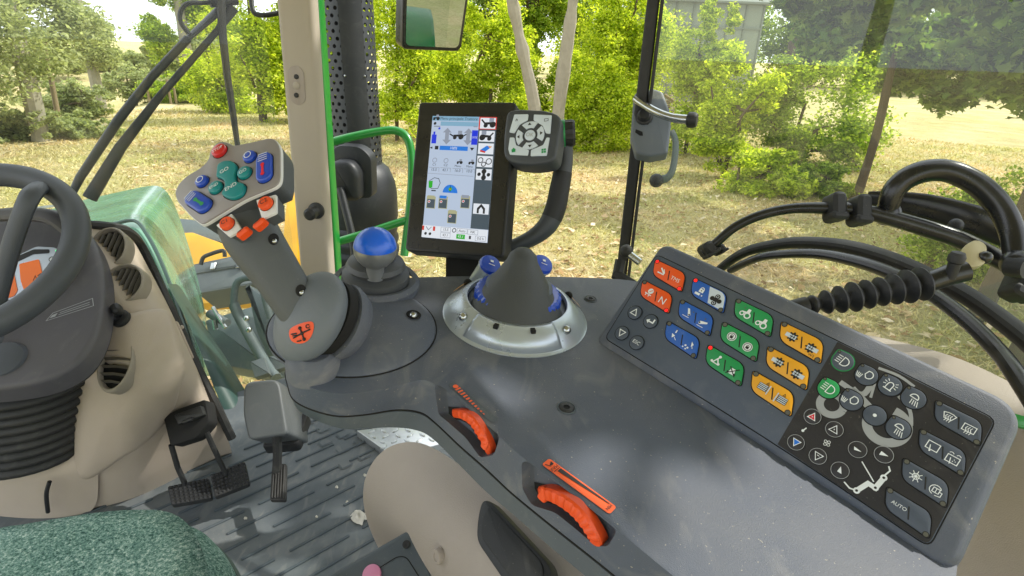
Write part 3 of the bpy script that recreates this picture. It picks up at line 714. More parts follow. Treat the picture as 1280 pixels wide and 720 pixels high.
# ---- body
top = [(800, 352), (722, 346), (640, 345), (560, 345), (480, 350), (412, 372), (368, 425), (364, 455), (378, 478), (410, 490), (450, 490), (495, 482), (530, 474), (552, 486), (585, 512), (626, 546), (656, 572), (715, 615), (773, 662), (850, 725), (960, 810), (1090, 910), (1205, 860), (1196, 745), (1170, 640), (1000, 470), (850, 375)]
mid = {6: (362, 450), 7: (361, 486), 8: (375, 505), 9: (417, 519), 10: (455, 518), 11: (495, 512), 12: (525, 515), 13: (543, 527), 14: (575, 557), 15: (608, 586), 16: (640, 616), 17: (690, 657), 18: (752, 706), 19: (830, 770), 20: (940, 855)}
low = {6: (363, 470), 7: (365, 498), 8: (380, 518), 9: (423, 535), 10: (453, 535.5), 11: (490, 534), 12: (517, 537), 13: (539, 547), 14: (575, 582), 15: (608, 615), 16: (640, 642), 17: (680, 677), 18: (723, 713), 19: (800, 778), 20: (910, 865)}
T0 = FA.LL(top); H1, H2 = -.034, -.048
T1 = [FA.L(*mid[i], H1) if i in mid else T0[i] for i in range(len(top))]
T2 = [FA.L(*low[i], H2) if i in low else T1[i] for i in range(len(top))]
T0, T1, T2 = ccw(sm2(T0, 5)), ccw(sm2(T1, 5)), ccw(sm2(T2, 5))
lerp = lambda A, B, t: [(a[0] * (1 - t) + b[0] * t, a[1] * (1 - t) + b[1] * t) for a, b in zip(A, B)]
ring = lambda A, h: [FA.P(a, b, h) for a, b in A]
mb = MB()
mb.loft([ring(T1, H1), ring(lerp(T0, T1, .55), H1 * .55), ring(lerp(T0, T1, .16), -.0035), ring(lerp(T0, T1, .05), -.0008), ring(inset2(T0, .003), 0)])
body = mb.build('body', M['arm'], CONS, angle=50)
def boolcut(o, cutters):
    for q in [o] + cutters:
        bm = bmesh.new(); bm.from_mesh(q.data); bmesh.ops.triangulate(bm, faces=[f for f in bm.faces if len(f.verts) > 4]); bmesh.ops.recalc_face_normals(bm, faces=bm.faces); bm.to_mesh(q.data); bm.free()
    for c in cutters:
        md = o.modifiers.new('cut', 'BOOLEAN'); md.operation = 'DIFFERENCE'; md.object = c; md.solver = 'EXACT'
    dg = bpy.context.evaluated_depsgraph_get(); dg.update()
    me = bpy.data.meshes.new_from_object(o.evaluated_get(dg)); o.modifiers.clear(); o.data = me
    me.polygons.foreach_set('use_smooth', [True] * len(me.polygons)); me.set_sharp_from_angle(angle=math.radians(40))
    for c in cutters: bpy.data.objects.remove(c)
zw = zc(540, 470, 3.131)
pk1 = [(10, 30), (30, 40), (268, 238), (245, 310), (190, 322), (130, 240), (70, 190), (20, 150)]
pk2 = [(350, 335), (372, 330), (728, 605), (690, 672), (640, 670), (560, 600), (480, 535), (390, 505), (352, 440)]
HP_ = -.011; cut = []; FK = []
for pk, (pa, pb, pm_) in ((pk1, ((552, 486), (626, 546), (575, 557))), (pk2, ((656, 572), (773, 662), (690, 657)))):
    A_, B_, C_ = FA.P(*FA.L(*pa)), FA.P(*FA.L(*pb)), FA.P(*FA.L(*pm_, H1), H1); nk = (B_ - A_).cross(C_ - A_).normalized(); nk = nk if nk.dot(nA) > 0 else -nk
    K_ = Fr(A_, B_ - A_, nk); FK.append(K_); q = ccw(rpoly(K_.LL(zw(pk)), .004))
    cx_, cy_ = sum(p[0] for p in q) / len(q), sum(p[1] for p in q) / len(q); scl = lambda k: [(cx_ + (x - cx_) * k, cy_ + (y - cy_) * k) for x, y in q]
    c = MB(); c.loft([[K_.P(a, b, HP_) for a, b in scl(.88)], [K_.P(a, b, HP_ + .002) for a, b in scl(.94)], [K_.P(a, b, .012) for a, b in scl(1.05)]])
    cut.append(c.build('cutter', M['arm']))
boolcut(body, cut)
m = MB(); m.loft([ring(inset2(T2, .004), H2 - .004), ring(T2, H2), ring(lerp(T1, T2, .12), H1 - .0015), ring(inset2(T1, .002), H1 - .001)]); m.build('skirt', M['arm_low'], CONS)
m = MB(); m.tube(ring(T1, H1 - .0006), .0009, 6, closed=True); m.build('seam', M['matte'], CONS)

# ---- orange thumb wheels in their pockets
def thumb(path, label, w, bump_at, ridge, K_):
    nA = K_.n; FA = K_
    n = len(path); P = []; pts = []
    for i, (x, y) in enumerate(zw(path)):
        hh = -.017 + .0215 * max(.02, math.sin(PI * (.06 + .88 * i / (n - 1)))) ** .6
        P.append(K_.P(*K_.L(x, y, hh), 0)); pts.append(K_.P(*K_.L(x, y, hh), hh))
    t = thing('thumb_wheel', P[n // 2], label, 'thumb wheel', 'orange thumb wheels in the armrest edge')
    pts = smooth(pts, 8); m = MB(); N = len(pts); rings = []
    for i, q in enumerate(pts):
        T = (pts[min(N - 1, i + 1)] - pts[max(0, i - 1)]).normalized(); B = (T.cross(nA)).normalized(); U = B.cross(T)
        k = 1; gq = .00035 * (1 if (i // 2) % 2 else -1.6) * ridge; s = w * (.92 + .08 * math.sin(PI * i / (N - 1)))
        rings.append([q + B * s * x + U * (s * y + (gq if y > .3 else 0)) for x, y in ((-1, -1.3), (-1, .25), (-.75, .62), (-.3, .72), (.3, .72), (.75, .62), (1, .25), (1, -1.3))])
    m.loft(rings); m.build('rim', M['orange'], t, angle=18)
    q = pts[int(bump_at * (N - 1))]; m = MB(); fr = axis_fr(q + nA * w * .35, nA, pts[-1] - pts[0]); m.box(fr, w * 1.5, w * 2.15, w * 1.1, bev=w * .2, r=w * .4); m.build('stop_tab', M['orange'], t)
    # dark slot
    L = [K_.L(x, y, HP_) for x, y in zw(path)]; sl = sm2(L, 4, False); m = MB()
    ext = lambda A: [(A[0][0] * 1.0 - (A[3][0] - A[0][0]) * .9, A[0][1] - (A[3][1] - A[0][1]) * .9)] + list(A) + [(A[-1][0] + (A[-1][0] - A[-4][0]) * .7, A[-1][1] + (A[-1][1] - A[-4][1]) * .7)]
    m.stroke(FA, ext(sl), w * 2.7, HP_ + .0008); m.build('slot', M['matte'], t)
thumb([(88, 145), (120, 150), (160, 175), (190, 220), (215, 265), (228, 300)], 'smaller orange thumb wheel beside the striped orange scale, nearer the joystick', .0043, .80, 1, FK[0])
thumb([(430, 455), (470, 465), (520, 490), (570, 530), (610, 580), (640, 630), (655, 660)], 'larger orange thumb wheel beside the MIN MAX wedge label', .0056, .10, 1, FK[1])

# ---- printed scales beside the wheels
fl = Fr(FA.P(*FA.L(*zw([(170, 110)])[0])), -d1, nA)
def onfl(p): return fl.LL(zw(p))
m = MB(); q0, q1 = onfl([(88, 42)])[0], onfl([(215, 152)])[0]
ax = Vector(q1) - Vector(q0); L_ = ax.length; ax.normalize(); fs = fl.sub(q0[0], q0[1], 0, math.atan2(ax.y, ax.x))
m.mat(0).flat(fs, rrect(L_ * 1.36, .0075, .0025, 4, L_ * .56, 0), .0006)
m.mat(1)
m.flat(fs, circ(.0012, .0004, .0026, 16), .0010)
for k in range(11):
    x = .0052 + (L_ - .005) * k / 10.5; hh = .0058 * (1 - k / 12.5); m.flat(fs, [(x - .0009, -.0029), (x + .0009, -.0029), (x + .0009, -.0029 + hh), (x - .0009, -.0029 + hh)], .0010)
m.build('striped_scale', [M['arm_low'], M['ink_orange']], CONS)
m = MB(); q0, q1 = onfl([(455, 345)])[0], onfl([(695, 520)])[0]
ax = Vector(q1) - Vector(q0); L_ = ax.length; ax.normalize(); fs = fl.sub(q0[0], q0[1], 0, math.atan2(ax.y, ax.x)); wd = .0098
m.mat(0).flat(fs, rrect(L_ + .006, wd, .0022, 4, L_ / 2, 0), .0008)
m.mat(1).flat(fs, [(L_ * .17, -wd * .1), (L_ * .17, wd * .34), (L_ * .96, wd * .34), (L_ * .96, wd * .26)], .0012)
m.stroke(fs, [(L_ * .15, -wd * .42), (L_ * .15, wd * .42)], .0005, .0012)
m.text(fs, 'MAX', L_ * .105, -.0005, .0042, .0012, -PI / 2); m.text(fs, 'MIN', L_ * .985, .000, .0036, .0012, -PI / 2)
m.flat(fs, [(0, .003), (.002, -.001), (.0035, .0005), (.003, .003)], .0012); m.stroke(fs, [(-.001, -.0032), (.0035, -.001)], .0008, .0012)
m.build('wedge_scale', [M['ink_orange'], M['ink_black']], CONS)

# ---- screws
def socket_screw(px, py, r, h=0.0):
    a, b = FA.L(px, py, h); f = FA.sub(a, b, h); o = thing('socket_screw', f.o, '', 'screw', 'socket screws in the armrest top'); m = MB()
    m.lathe(f, [(r * 1.25, -.001), (r * 1.25, .0005), (r * 1.1, .0012), (r * .98, .0004)], 28, cap0=False, cap1=False); m.build('recess_rim', M['arm_low'], o)
    m = MB(); m.lathe(f, [(r, .0002), (r * .95, .0010), (r * .86, .0014), (r * .42, .0014), (r * .40, -.002)], 28); m.build('head', M['black'], o)
    m = MB(); m.flat(f, circ(0, 0, r * .40, 6), .0006); m.build('hex_socket', M['matte'], o); return o
o = socket_screw(708, 510, .0072); tag(o, 'black socket screw in the open armrest top, above the two thumb wheels')
o = socket_screw(738, 374, .0066); tag(o, 'black socket screw between the silver dial and the key panel corner')
def cross_screw(o_, n, r, label):
    f = axis_fr(o_, n); t = thing('cross_screw', o_, label, 'screw', 'cross head screws in dark round recesses'); m = MB()
    m.lathe(f, [(r * 1.9, .0003), (r * 1.6, .0009), (r * 1.5, .0004)], 24, sx=1.0, sy=1.25, cap0=False); m.build('recess', M['matte'], t)
    f2 = Fr(f.P(0, -r * .55, .0006), f.u, f.n); m = MB(); m.ball(None, r, 18, 4, t0=0, fr=Fr(f2.o, f2.u, f2.n)); m.build('head', M['steel'], t)
    m = MB(); m.flat(f2, [(-r * .6, -r * .12), (r * .6, -r * .12), (r * .6, r * .12), (-r * .6, r * .12)], r * 1.02); m.flat(f2, [(-r * .12, -r * .6), (r * .12, -r * .6), (r * .12, r * .6), (-r * .12, r * .6)], r * 1.03); m.build('cross', M['ink_black'], t)

# ---- pod under the joystick and the ball lever
a, b = FA.L(443, 408); f = FA.sub(a, b)
R = (Vector(FA.L(540, 395)) - Vector((a, b))).length
m = MB(); m.lathe(f, [(R * 1.0, -.004), (R * 1.0, .000), (R * .975, .003), (R * .90, .0065), (R * .75, .0105), (R * .55, .0135), (R * .25, .0148), (1e-5, .015)], 56, sx=1.0, sy=1.03, cap0=False)
m.build('pod', M['arm'], CONS); pod = caster(m)
m2 = MB(); m2.tube([f.P(R * 1.001 * math.cos(2 * PI * k / 64), R * 1.001 * 1.03 * math.sin(2 * PI * k / 64), .0003) for k in range(64)], .0008, 6, closed=True); m2.build('pod_seam', M['matte'], CONS); podf = f; podR = R
for (x, y, lb) in ((414, 450, 'cross head screw low on the pod, below the joystick boot'), (517, 394, 'cross head screw on the pod, right of the ball lever')):
    p, n = pod(x, y, .0005, .6); cross_screw(p, n, .0042, lb)

# ---- housing under the armrest
G = [[(480, 556, .84), (520, 545, .80), (560, 566, .76), (620, 612, .70), (690, 668, .64), (770, 735, .585)],
     [(456, 584, .83), (492, 580, .77), (540, 600, .72), (602, 642, .665), (665, 700, .605), (725, 770, .555)],
     [(449, 618, .83), (475, 628, .765), (520, 660, .70), (582, 705, .64), (640, 760, .58), (700, 830, .54)],
     [(456, 655, .85), (482, 682, .77), (520, 725, .70), (572, 770, .65), (622, 820, .59), (690, 900, .55)],
     [(478, 700, .88), (510, 745, .79), (550, 790, .72), (600, 840, .67), (650, 900, .61), (710, 980, .57)]]
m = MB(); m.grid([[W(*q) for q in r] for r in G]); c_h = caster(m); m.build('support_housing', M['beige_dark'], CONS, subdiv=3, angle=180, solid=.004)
pl = [W(602, 642, .655), W(665, 700, .595), W(582, 705, .63)]; n = (pl[1] - pl[0]).cross(pl[2] - pl[0]).normalized(); n = n if n.dot(CAM - pl[0]) > 0 else -n
fc = Fr(pl[0], pl[1] - pl[0], n); z4 = zc(420, 460, 2.77)
q = rpoly(fc.LL(z4([(510, 458), (540, 462), (752, 690), (752, 760), (600, 760), (490, 600), (495, 520)])), .010)
m = MB(); m.prism(fc, q, -.012, .004, .003); cv = m.build('cover_frame', M['black'], CONS)
m = MB(); q2 = rpoly(fc.LL(z4([(528, 484), (548, 488), (725, 680), (728, 745), (625, 745), (508, 590), (512, 530)])), .008); m.prism(fc, q2, .002, .0062, .0025); m.build('cover_panel', M['rubber'], cv)
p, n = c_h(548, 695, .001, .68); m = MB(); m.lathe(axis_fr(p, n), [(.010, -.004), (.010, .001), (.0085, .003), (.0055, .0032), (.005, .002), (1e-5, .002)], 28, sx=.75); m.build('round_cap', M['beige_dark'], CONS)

# ================================================================== key panel
nP = c2w((-.488, -.409, -.768)).normalized()
FP = Fr(FA.P(0, 0, .013), -d1, nP)
KP = thing('key_panel', FP.o, 'sloping slate key panel with coloured paired keys along the outer armrest edge', 'control panel')
OUT = [(829, 307), (1045, 405), (1254, 504), (1266, 524), (1186, 708), (968, 559), (747, 427)]
oo = ccw(rpoly(FP.LL(OUT), [.008, .3, .008, .008, .012, .3, .010], 6))
drop = lambda h, out, d: [FP.P(a, b, h) - nA * d for a, b in inset2(oo, -out)]
m = MB(); m.loft([drop(0, .010, .11), drop(-.012, .006, 0), drop(-.005, .0042, 0), drop(-.0015, .0022, 0), drop(0, 0, 0)]); m.build('bezel', M['arm'], KP, angle=60)
KA = [(821, 319), (1040, 423), (1244, 525), (1161, 683), (965, 551), (757, 423)]
ka = rpoly(FP.LL(KA), [.006, .2, .006, .006, .2, .006], 4)
m = MB(); m.mat(1).flat(FP, inset2(ccw(ka), -.0010), .0004); m.mat(0).prism(FP, ka, .0002, .0012, .0004); m.build('face_plate', [M['panel'], M['matte']], KP)
zA = FP.LL([(1047, 428), (1243, 525.5), (1160, 682), (972, 556)]); zz = rpoly(zA, [.001, .005, .005, .001], 3)
m = MB(); m.flat(FP, zz, .0016); m.build('dark_field', M['panel_dark'], KP)
z3 = zc(740, 300, 3.0)
yc = FP.L(*z3([(787, 389)])[0])
KS = [(a - yc[0], b - yc[1]) for a, b in FP.LL(z3([(712, 309), (869, 384), (858, 467), (705, 379)]))]
KSr = rpoly(KS, [.0028, .0075, .0028, .0075], 5)
HL = (KS[1][0] - KS[0][0]) / 2; VX = (KS[0][0] - KS[3][0], KS[0][1] - KS[3][1])
U = HL / 2.25
def draw(mb, fr, cx, cy, u, prims, h, rot=0.0):
    c, s = math.cos(rot), math.sin(rot)
    X = lambda x, y: (cx + (x * c - y * s) * u, cy + (x * s + y * c) * u)
    for k, p in enumerate(prims):
        hh = h + .00004 * k
        if p[0] == 'm': mb.mat(p[1])
        elif p[0] == 'l': mb.stroke(fr, [X(*q) for q in p[1]], p[2] * u, hh)
        elif p[0] == 'lc': mb.stroke(fr, [X(*q) for q in p[1]], p[2] * u, hh, True)
        elif p[0] == 'p': mb.flat(fr, [X(*q) for q in p[1]], hh)
        elif p[0] == 'c': mb.flat(fr, circ(*X(p[1], p[2]), p[3] * u, 18), hh)
        elif p[0] == 'o': mb.stroke(fr, circ(*X(p[1], p[2]), p[3] * u, 22), p[4] * u, hh, True)
        elif p[0] == 't': mb.text(fr, p[1], *X(p[3] if len(p) > 3 else 0, p[4] if len(p) > 4 else 0), p[2] * u, hh, rot)
arc = lambda x, y, r, a0, a1, n=10: [(x + r * math.cos(math.radians(a0 + (a1 - a0) * k / n)), y + r * math.sin(math.radians(a0 + (a1 - a0) * k / n))) for k in range(n + 1)]
I = {}
I['lever'] = [('l', [(-.7, -.45), (.6, -.45)], .22), ('l', [(-.5, .5), (.55, -.3)], .26), ('l', [(.1, .45), (.6, -.2)], .14)]
I['TMS'] = [('t', 'TMS', .95)]
I['gauge'] = [('c', .1, .25, .5), ('m', 0), ('l', [(-.1, .05), (.4, .55)], .14), ('m', 1), ('l', [(-.7, -.35), (.6, -.45)], .16), ('l', [(-.4, -.35), (-.4, -.8)], .14), ('l', [(.2, -.4), (.2, -.8)], .14)]
I['N'] = [('t', 'N', 1.7)]
I['padlock'] = [('p', [(-.4, -.3), (.4, -.3), (.4, .3), (-.4, .3)]), ('l', arc(0, .3, .28, 0, 180), .13), ('p', [(-.8, -.9), (.1, -.9), (.1, -.5), (-.8, -.5)]), ('c', .5, -.75, .12), ('m', 2), ('c', 0, 0, .11)]
I['fourdots'] = [('m', 2), ('c', 0, .6, .42), ('c', 0, -.6, .42), ('c', -.62, 0, .38), ('c', .62, 0, .38), ('p', [(-.3, -.5), (.3, -.5), (.3, .5), (-.3, .5)]), ('m', 8), ('o', 0, .6, .2, .08), ('o', 0, -.6, .2, .08)]
I['liftL'] = [('p', [(-.55, .7), (-.2, .75), (.5, -.2), (.2, -.5)]), ('l', [(-.7, -.7), (.5, -.7)], .1), ('m', 2), ('c', .28, -.22, .14), ('m', 4), ('c', .65, .5, .12)]
I['liftR'] = [('p', [(-.6, -.25), (-.4, .1), (.75, .35), (.8, .1), (-.35, -.5)]), ('l', [(-.6, -.75), (.5, -.75)], .1), ('m', 2), ('c', -.4, -.2, .14), ('m', 4), ('c', .1, .7, .12)]
I['plough'] = [('p', [(-.55, .05), (.1, -.1), (-.2, -.65)]), ('l', [(-.1, .95), (-.1, .35)], .2), ('l', [(.1, -.35), (.6, -.7)], .1), ('m', 4), ('c', -.1, .95, .1)]
I['plough2'] = [('p', [(.15, .75), (.7, .35), (.45, -.1)]), ('c', -.4, -.3, .16), ('c', .1, -.5, .16), ('c', -.1, -.8, .13), ('c', -.65, -.7, .12), ('l', [(.55, .1), (.85, -.3)], .1)]
TR = [('o', -.45, -.3, .3, .16), ('o', .45, -.35, .42, .2), ('p', [(-.7, -.1), (.2, -.1), (.2, .2), (-.6, .1)]), ('p', [(.05, .1), (.6, .1), (.55, .75), (.12, .75)])]
I['tractorA'] = TR + [('m', 4), ('t', 'A', .5, -.45, .65)]
I['tractor'] = TR
I['lockA'] = [('c', 0, 0, .72), ('m', 2), ('o', 0, 0, .55, .10), ('p', [(-.24, -.32), (.24, -.32), (.24, .1), (-.24, .1)]), ('l', arc(0, .1, .18, 0, 180), .09), ('m', 4), ('t', 'A', .5, .85, .75)]
I['lock'] = [('c', 0, 0, .72), ('m', 2), ('o', 0, 0, .55, .10), ('p', [(-.24, -.32), (.24, -.32), (.24, .1), (-.24, .1)]), ('l', arc(0, .1, .18, 0, 180), .09)]
I['suspA'] = [('l', [(-.7, -.55), (.6, -.6)], .16), ('l', [(-.35, -.5), (.2, .6)], .2), ('l', [(.5, -.5), (.0, .3)], .2), ('c', .2, .65, .22), ('c', -.6, -.45, .2), ('c', .55, -.5, .2)]
I['suspX'] = [('p', [(-.5, -.55), (.5, -.55), (.3, .4), (-.3, .4)]), ('m', 2), ('l', [(-.75, -.75), (.8, .7)], .14), ('l', [(-.6, .5), (.7, -.7)], .14), ('c', -.55, -.4, .16), ('c', .5, -.4, .16)]
def gear(l, r): 
    g = []
    for k in range(16):
        a = 2 * PI * (k + .0) / 16; rr = .78 if k % 2 == 0 else .58; g += [(rr * math.cos(a - .13), rr * math.sin(a - .13)), (rr * math.cos(a + .13), rr * math.sin(a + .13))]
    o_ = [('m', 2), ('p', g), ('m', 8), ('p', [(-.5, -.3), (.5, -.3), (.5, .3), (-.5, .3)])]
    if l: o_ += [('p', [(-1.05, -.28), (-.5, -.28), (-.5, .34), (-1.05, .34)])]
    if r: o_ += [('p', [(.5, -.34), (1.05, -.34), (1.05, .28), (.5, .28)])]
    return o_ + [('m', 2), ('l', [(-.4, 0), (.4, 0)], .12), ('l', [(-.15, -.3), (-.15, .3)], .09), ('l', [(.2, -.3), (.2, .3)], .09)]
I['gearL'] = gear(1, 0); I['gearR'] = gear(0, 1); I['gearR2'] = gear(0, 1) + [('t', 'W2', .55, .6, -.95)]
I['coilA'] = [('m', 2), ('p', [(-.8, -.5), (.6, -.5), (.6, .5), (-.8, .5)]), ('m', 8)] + [('l', [(-.75, y), (.5, y)], .13) for y in (-.35, -.1, .15, .38)] + [('l', [(.75, -.75), (.75, .7)], .16), ('m', 2), ('lc', [(.1, .6), (.45, .6), (.28, .98)], .07)]
I['coilB'] = [('m', 2), ('p', [(-.6, -.5), (.8, -.5), (.8, .5), (-.6, .5)]), ('m', 8)] + [('l', [(-.5, y), (.75, y)], .13) for y in (-.35, -.1, .15, .38)] + [('l', [(-.75, -.75), (-.75, .7)], .16), ('m', 2), ('lc', [(-.1, .6), (.25, .6), (.08, .98)], .07)]
I['wiper_f'] = [('lc', [(-.8, .45), (-.3, .62), (.3, .62), (.8, .45), (.45, -.35), (-.45, -.35)], .11)] + [('l', [(x, -.75), (x + .12, -.35), (x - .1, 0), (x + .05, .35)], .10) for x in (-.3, 0, .3)]
I['wiper_r'] = [('lc', [(-.75, .6), (.75, .6), (.75, -.4), (-.75, -.4)], .11)] + [('l', [(x, -.8), (x + .12, -.4), (x - .1, 0), (x + .05, .35)], .10) for x in (-.3, 0, .3)]
I['rearwipe'] = [('lc', [(-.75, .6), (.75, .6), (.75, -.55), (-.75, -.55)], .12), ('l', [(-.1, -.75), (-.35, .1)], .12), ('c', -.1, -.75, .13)]
I['rearwash'] = [('lc', [(-.75, .45), (.75, .45), (.75, -.6), (-.75, -.6)], .12), ('l', [(-.1, -.8), (-.3, .1)], .12)] + [('l', arc(x, .62, .28, 20, 160, 5), .09) for x in (-.45, .45)] + [('c', .2, 0, .07), ('c', .4, -.2, .07), ('c', .1, -.3, .07)]
I['snow'] = [('l', [(0.85 * math.cos(a), .85 * math.sin(a)), (-.85 * math.cos(a), -.85 * math.sin(a))], .10) for a in (0, PI / 4, PI / 2, 3 * PI / 4)] + [('o', 0, 0, .42, .10)]
I['recirc'] = [('l', arc(.0, .0, .7, 30, 260), .11), ('lc', [(-.3, -.35), (.5, -.35), (.5, .3), (-.3, .3)], .11), ('l', [(.1, -.35), (.1, .3)], .09), ('l', [(.5, 0), (.85, 0), (.85, -.6), (.2, -.75)], .1)]
I['AUTO'] = [('t', 'AUTO', .72)]
I['none'] = []
KM = lambda base, second=None: [M[base], M['ink_white'], M['ink_black'], M['led_red'], M['led_grey'], M[second or base], M['ink_red'], M['ink_blue'], M['k_white'], M['matte']]
def half(cx): return [(cx, 0)]
def key(px, py, base, ic1, ic2, led, second=None, div=4, nled=2):
    kx, ky = (.79, .88) if base == 'key_dark' else (1, 1); KS, KSr, VX, U = [(x * kx, y * ky) for x, y in KS_], [(x * kx, y * ky) for x, y in KSr_], (VX_[0] * kx, VX_[1] * ky), U_ * math.sqrt(kx * ky)
    a, b = FP.L(px, py); f = FP.sub(a, b); m = MB()
    m.mat(9).flat(f, inset2(ccw(KSr), -.0009), .0019)
    m.mat(0).prism(f, KSr, .0016, .0033, .0008)
    h = .0034; vx = Vector(VX)
    if second:
        q = ccw(inset2(ccw(KSr), .0009)); e = vx.normalized()
        cutp = [p for p in q]; right = []
        side = lambda p: p[0] * e.y - p[1] * e.x
        for i in range(len(q)):
            p0, p1 = q[i - 1], q[i]; s0, s1 = side(p0), side(p1)
            if (s0 > 0) != (s1 > 0): t = s0 / (s0 - s1); right.append((p0[0] + (p1[0] - p0[0]) * t, p0[1] + (p1[1] - p0[1]) * t))
            if s1 > 0: right.append(p1)
        m.mat(5).flat(f, right, h)
    else: m.mat(2).stroke(f, [(-vx.x * .30, -vx.y * .30), (vx.x * .30, vx.y * .30)], U * .13, h)
    tl, br = Vector(KS[0]) * .84, Vector(KS[2]) * .84
    for k, p in enumerate((tl, br)):
        if k >= nled: break
        m.mat(2).flat(f, circ(p.x, p.y, U * .30, 16), h + .0001); m.mat(3 if led[k] == 'r' else 4).flat(f, circ(p.x, p.y, U * .22, 16), h + .0002)
    for k, ic in enumerate((ic1, ic2)):
        m.mat(1); draw(m, f, (-1.02, 1.02)[k] * U_ * kx, (.10, -.10)[k] * U, U * .72, I[ic], h + .0003)
    o = m.build('key', KM(base, second), KP, fix=False); return tag(o, None, None)
KS_, KSr_, VX_, U_ = KS, KSr, VX, U
for args, lb in [((837, 346, 'k_orange', 'lever', 'TMS', 'rr'), 'orange key pair marked TMS'),
             ((821, 372.3, 'k_orange', 'gauge', 'N', 'gr'), 'orange key pair marked N'),
             ((886.7, 371, 'k_blue', 'padlock', 'fourdots', 'rg', 'k_white'), 'key pair half blue and half white'),
             ((870.3, 398.7, 'k_blue', 'liftL', 'liftR', 'gg'), 'blue key pair with lift arms'),
             ((853.3, 426.3, 'k_blue', 'plough', 'plough2', 'gg'), 'blue key pair with plough marks'),
             ((942.7, 398.7, 'k_green', 'tractorA', 'tractor', 'gg'), 'green key pair with tractors'),
             ((925.3, 428.7, 'k_green', 'lockA', 'lock', 'gg'), 'green key pair with padlocks in circles'),
             ((906.7, 458.3, 'k_green', 'suspA', 'suspX', 'rg'), 'green key pair with a lit lamp'),
             ((1002.3, 429.7, 'k_yellow', 'gearL', 'gearR2', 'gg'), 'yellow key pair marked W2'),
             ((985, 461.7, 'k_yellow', 'gearL', 'gearR', 'gg'), 'yellow key pair with two gears'),
             ((966, 493.3, 'k_yellow', 'coilA', 'coilB', 'gg'), 'yellow key pair with striped drums'),
             ((1197.6, 530.2, 'key_dark', 'wiper_f', 'wiper_r', 'gg'), 'dark key pair with heated windows'),
             ((1177.7, 567, 'key_dark', 'rearwipe', 'rearwash', 'gg'), 'dark key pair with rear wipers'),
             ((1156.3, 604.7, 'key_dark', 'snow', 'recirc', 'gg'), 'dark key pair with snowflake'),
             ((1135.4, 641.8, 'key_dark', 'AUTO', 'none', 'gg'), 'dark key pair marked AUTO')]:
    o = key(*args); o['label'] = lb
def rkey(px, py, r, prims, base='key_dark', ring_=None, tear=False, name='round_key', lb=None, led=False, rot=0):
    a, b = FP.L(px, py); f = FP.sub(a, b); m = MB()
    if tear:
        q = [p for p in circ(0, 0, r, 40) if not (p[0] < -.05 * r and p[1] > .05 * r)]
        k0 = max(range(len(q)), key=lambda i: math.hypot(q[i][0] - q[i - 1][0], q[i][1] - q[i - 1][1]))
        q = q[k0:] + q[:k0]
        q = ccw(q[:0] + rpoly([(-.05 * r - .55 * r, r * .98), (-r * .98, r * .62), (-r * .99, .0)], r * .12, 3)[3:9] + q) if False else ccw(q + [])
        q = q + []
        # corner towards the LED
        q = [p for p in q]; q.insert(0, (-.97 * r, .60 * r)); q.insert(0, (-.92 * r, .86 * r)); q.insert(0, (-.70 * r, .96 * r))
        q = sorted(q, key=lambda p: math.atan2(p[1], p[0]))
    else: q = circ(0, 0, r, 32)
    if ring_ is not None: m.mat(ring_).flat(f, inset2(ccw(q), -r * .10), .00225)
    else: m.mat(9).flat(f, inset2(ccw(q), -r * .09), .00225)
    m.mat(0).prism(f, q, .0018, .0032, .0007); h = .0034
    if led: m.mat(2).flat(f, circ(-.76 * r, .74 * r, r * .17, 14), h); m.mat(4).flat(f, circ(-.76 * r, .74 * r, r * .11, 14), h + .0001)
    m.mat(1); draw(m, f, 0, 0, r, prims, h + .0001, rot)
    o = m.build(name, KM(base) + [M['k_green']], KP, fix=False)
    if lb: o['label'] = lb
pr = lambda px, r: r * (Vector(FP.L(px[0] + 1, px[1])) - Vector(FP.L(*px))).length * .97
r0 = abs(pr((794, 392), 8.6)); R1 = abs(pr((1080, 490), 15)); R2 = abs(pr((1040, 545), 11.2))
tri = lambda s, y=1: [(-.5 * s, -.35 * s * y), (.5 * s, -.35 * s * y), (0, .55 * s * y)]
rkey(794.3, 391.7, r0, [('lc', tri(1.0), .12)], 'panel', lb='round key with up triangle')
rkey(814, 402.7, r0, [('l', [(.5, .5), (.5, -.1), (-.3, -.1)], .2), ('p', [(-.6, -.1), (-.15, .25), (-.15, -.45)])], 'panel', lb='round key with return arrow')
rkey(778.3, 417.3, r0, [('lc', tri(1.0, -1), .12)], 'panel', lb='round key with down triangle')
rkey(796.7, 429.3, r0, [('t', 'ESC', .72)], 'panel', lb='round key marked ESC')
lampR = [('lc', [(-.05, .45), (.15, .45)] + arc(.15, 0, .45, 90, -90, 8)[1:] + [(-.05, -.45)], .09)]
beamL = [('l', [(-.65, y), (-.2, y + .02)], .08) for y in (-.36, -.12, .12, .36)]
I['beam'] = lampR + beamL
I['work'] = [('lc', [(-.05, .5), (.2, .55)] + arc(.15, .15, .4, 80, -100, 8)[1:] + [(-.15, .05)], .09)] + [('l', [(-.3 - .18 * k, -.1 - .0 * k), (-.55 - .1 * k + .2, -.6)], .07) for k in range(4)]
I['workdown'] = [('lc', [(-.35, .05)] + arc(0, .1, .35, 170, 10, 8) + [(.35, .05)], .09)] + [('l', [(-.05 + .17 * k, -.1), (.02 + .22 * k, -.6)], .07) for k in range(4)]
I['beacon'] = [('l', [(-.25, -.4), (-.25, .1)] + arc(0, .1, .25, 180, 0, 6) + [(.25, .1), (.25, -.4)], .09), ('l', [(-.4, -.45), (.4, -.45)], .1)] + [('l', [(.4 * math.cos(a), .1 + .4 * math.sin(a)), (.65 * math.cos(a), .1 + .65 * math.sin(a))], .07) for a in (-.3, .2, .7, PI - .7, PI - .2, PI + .3)]
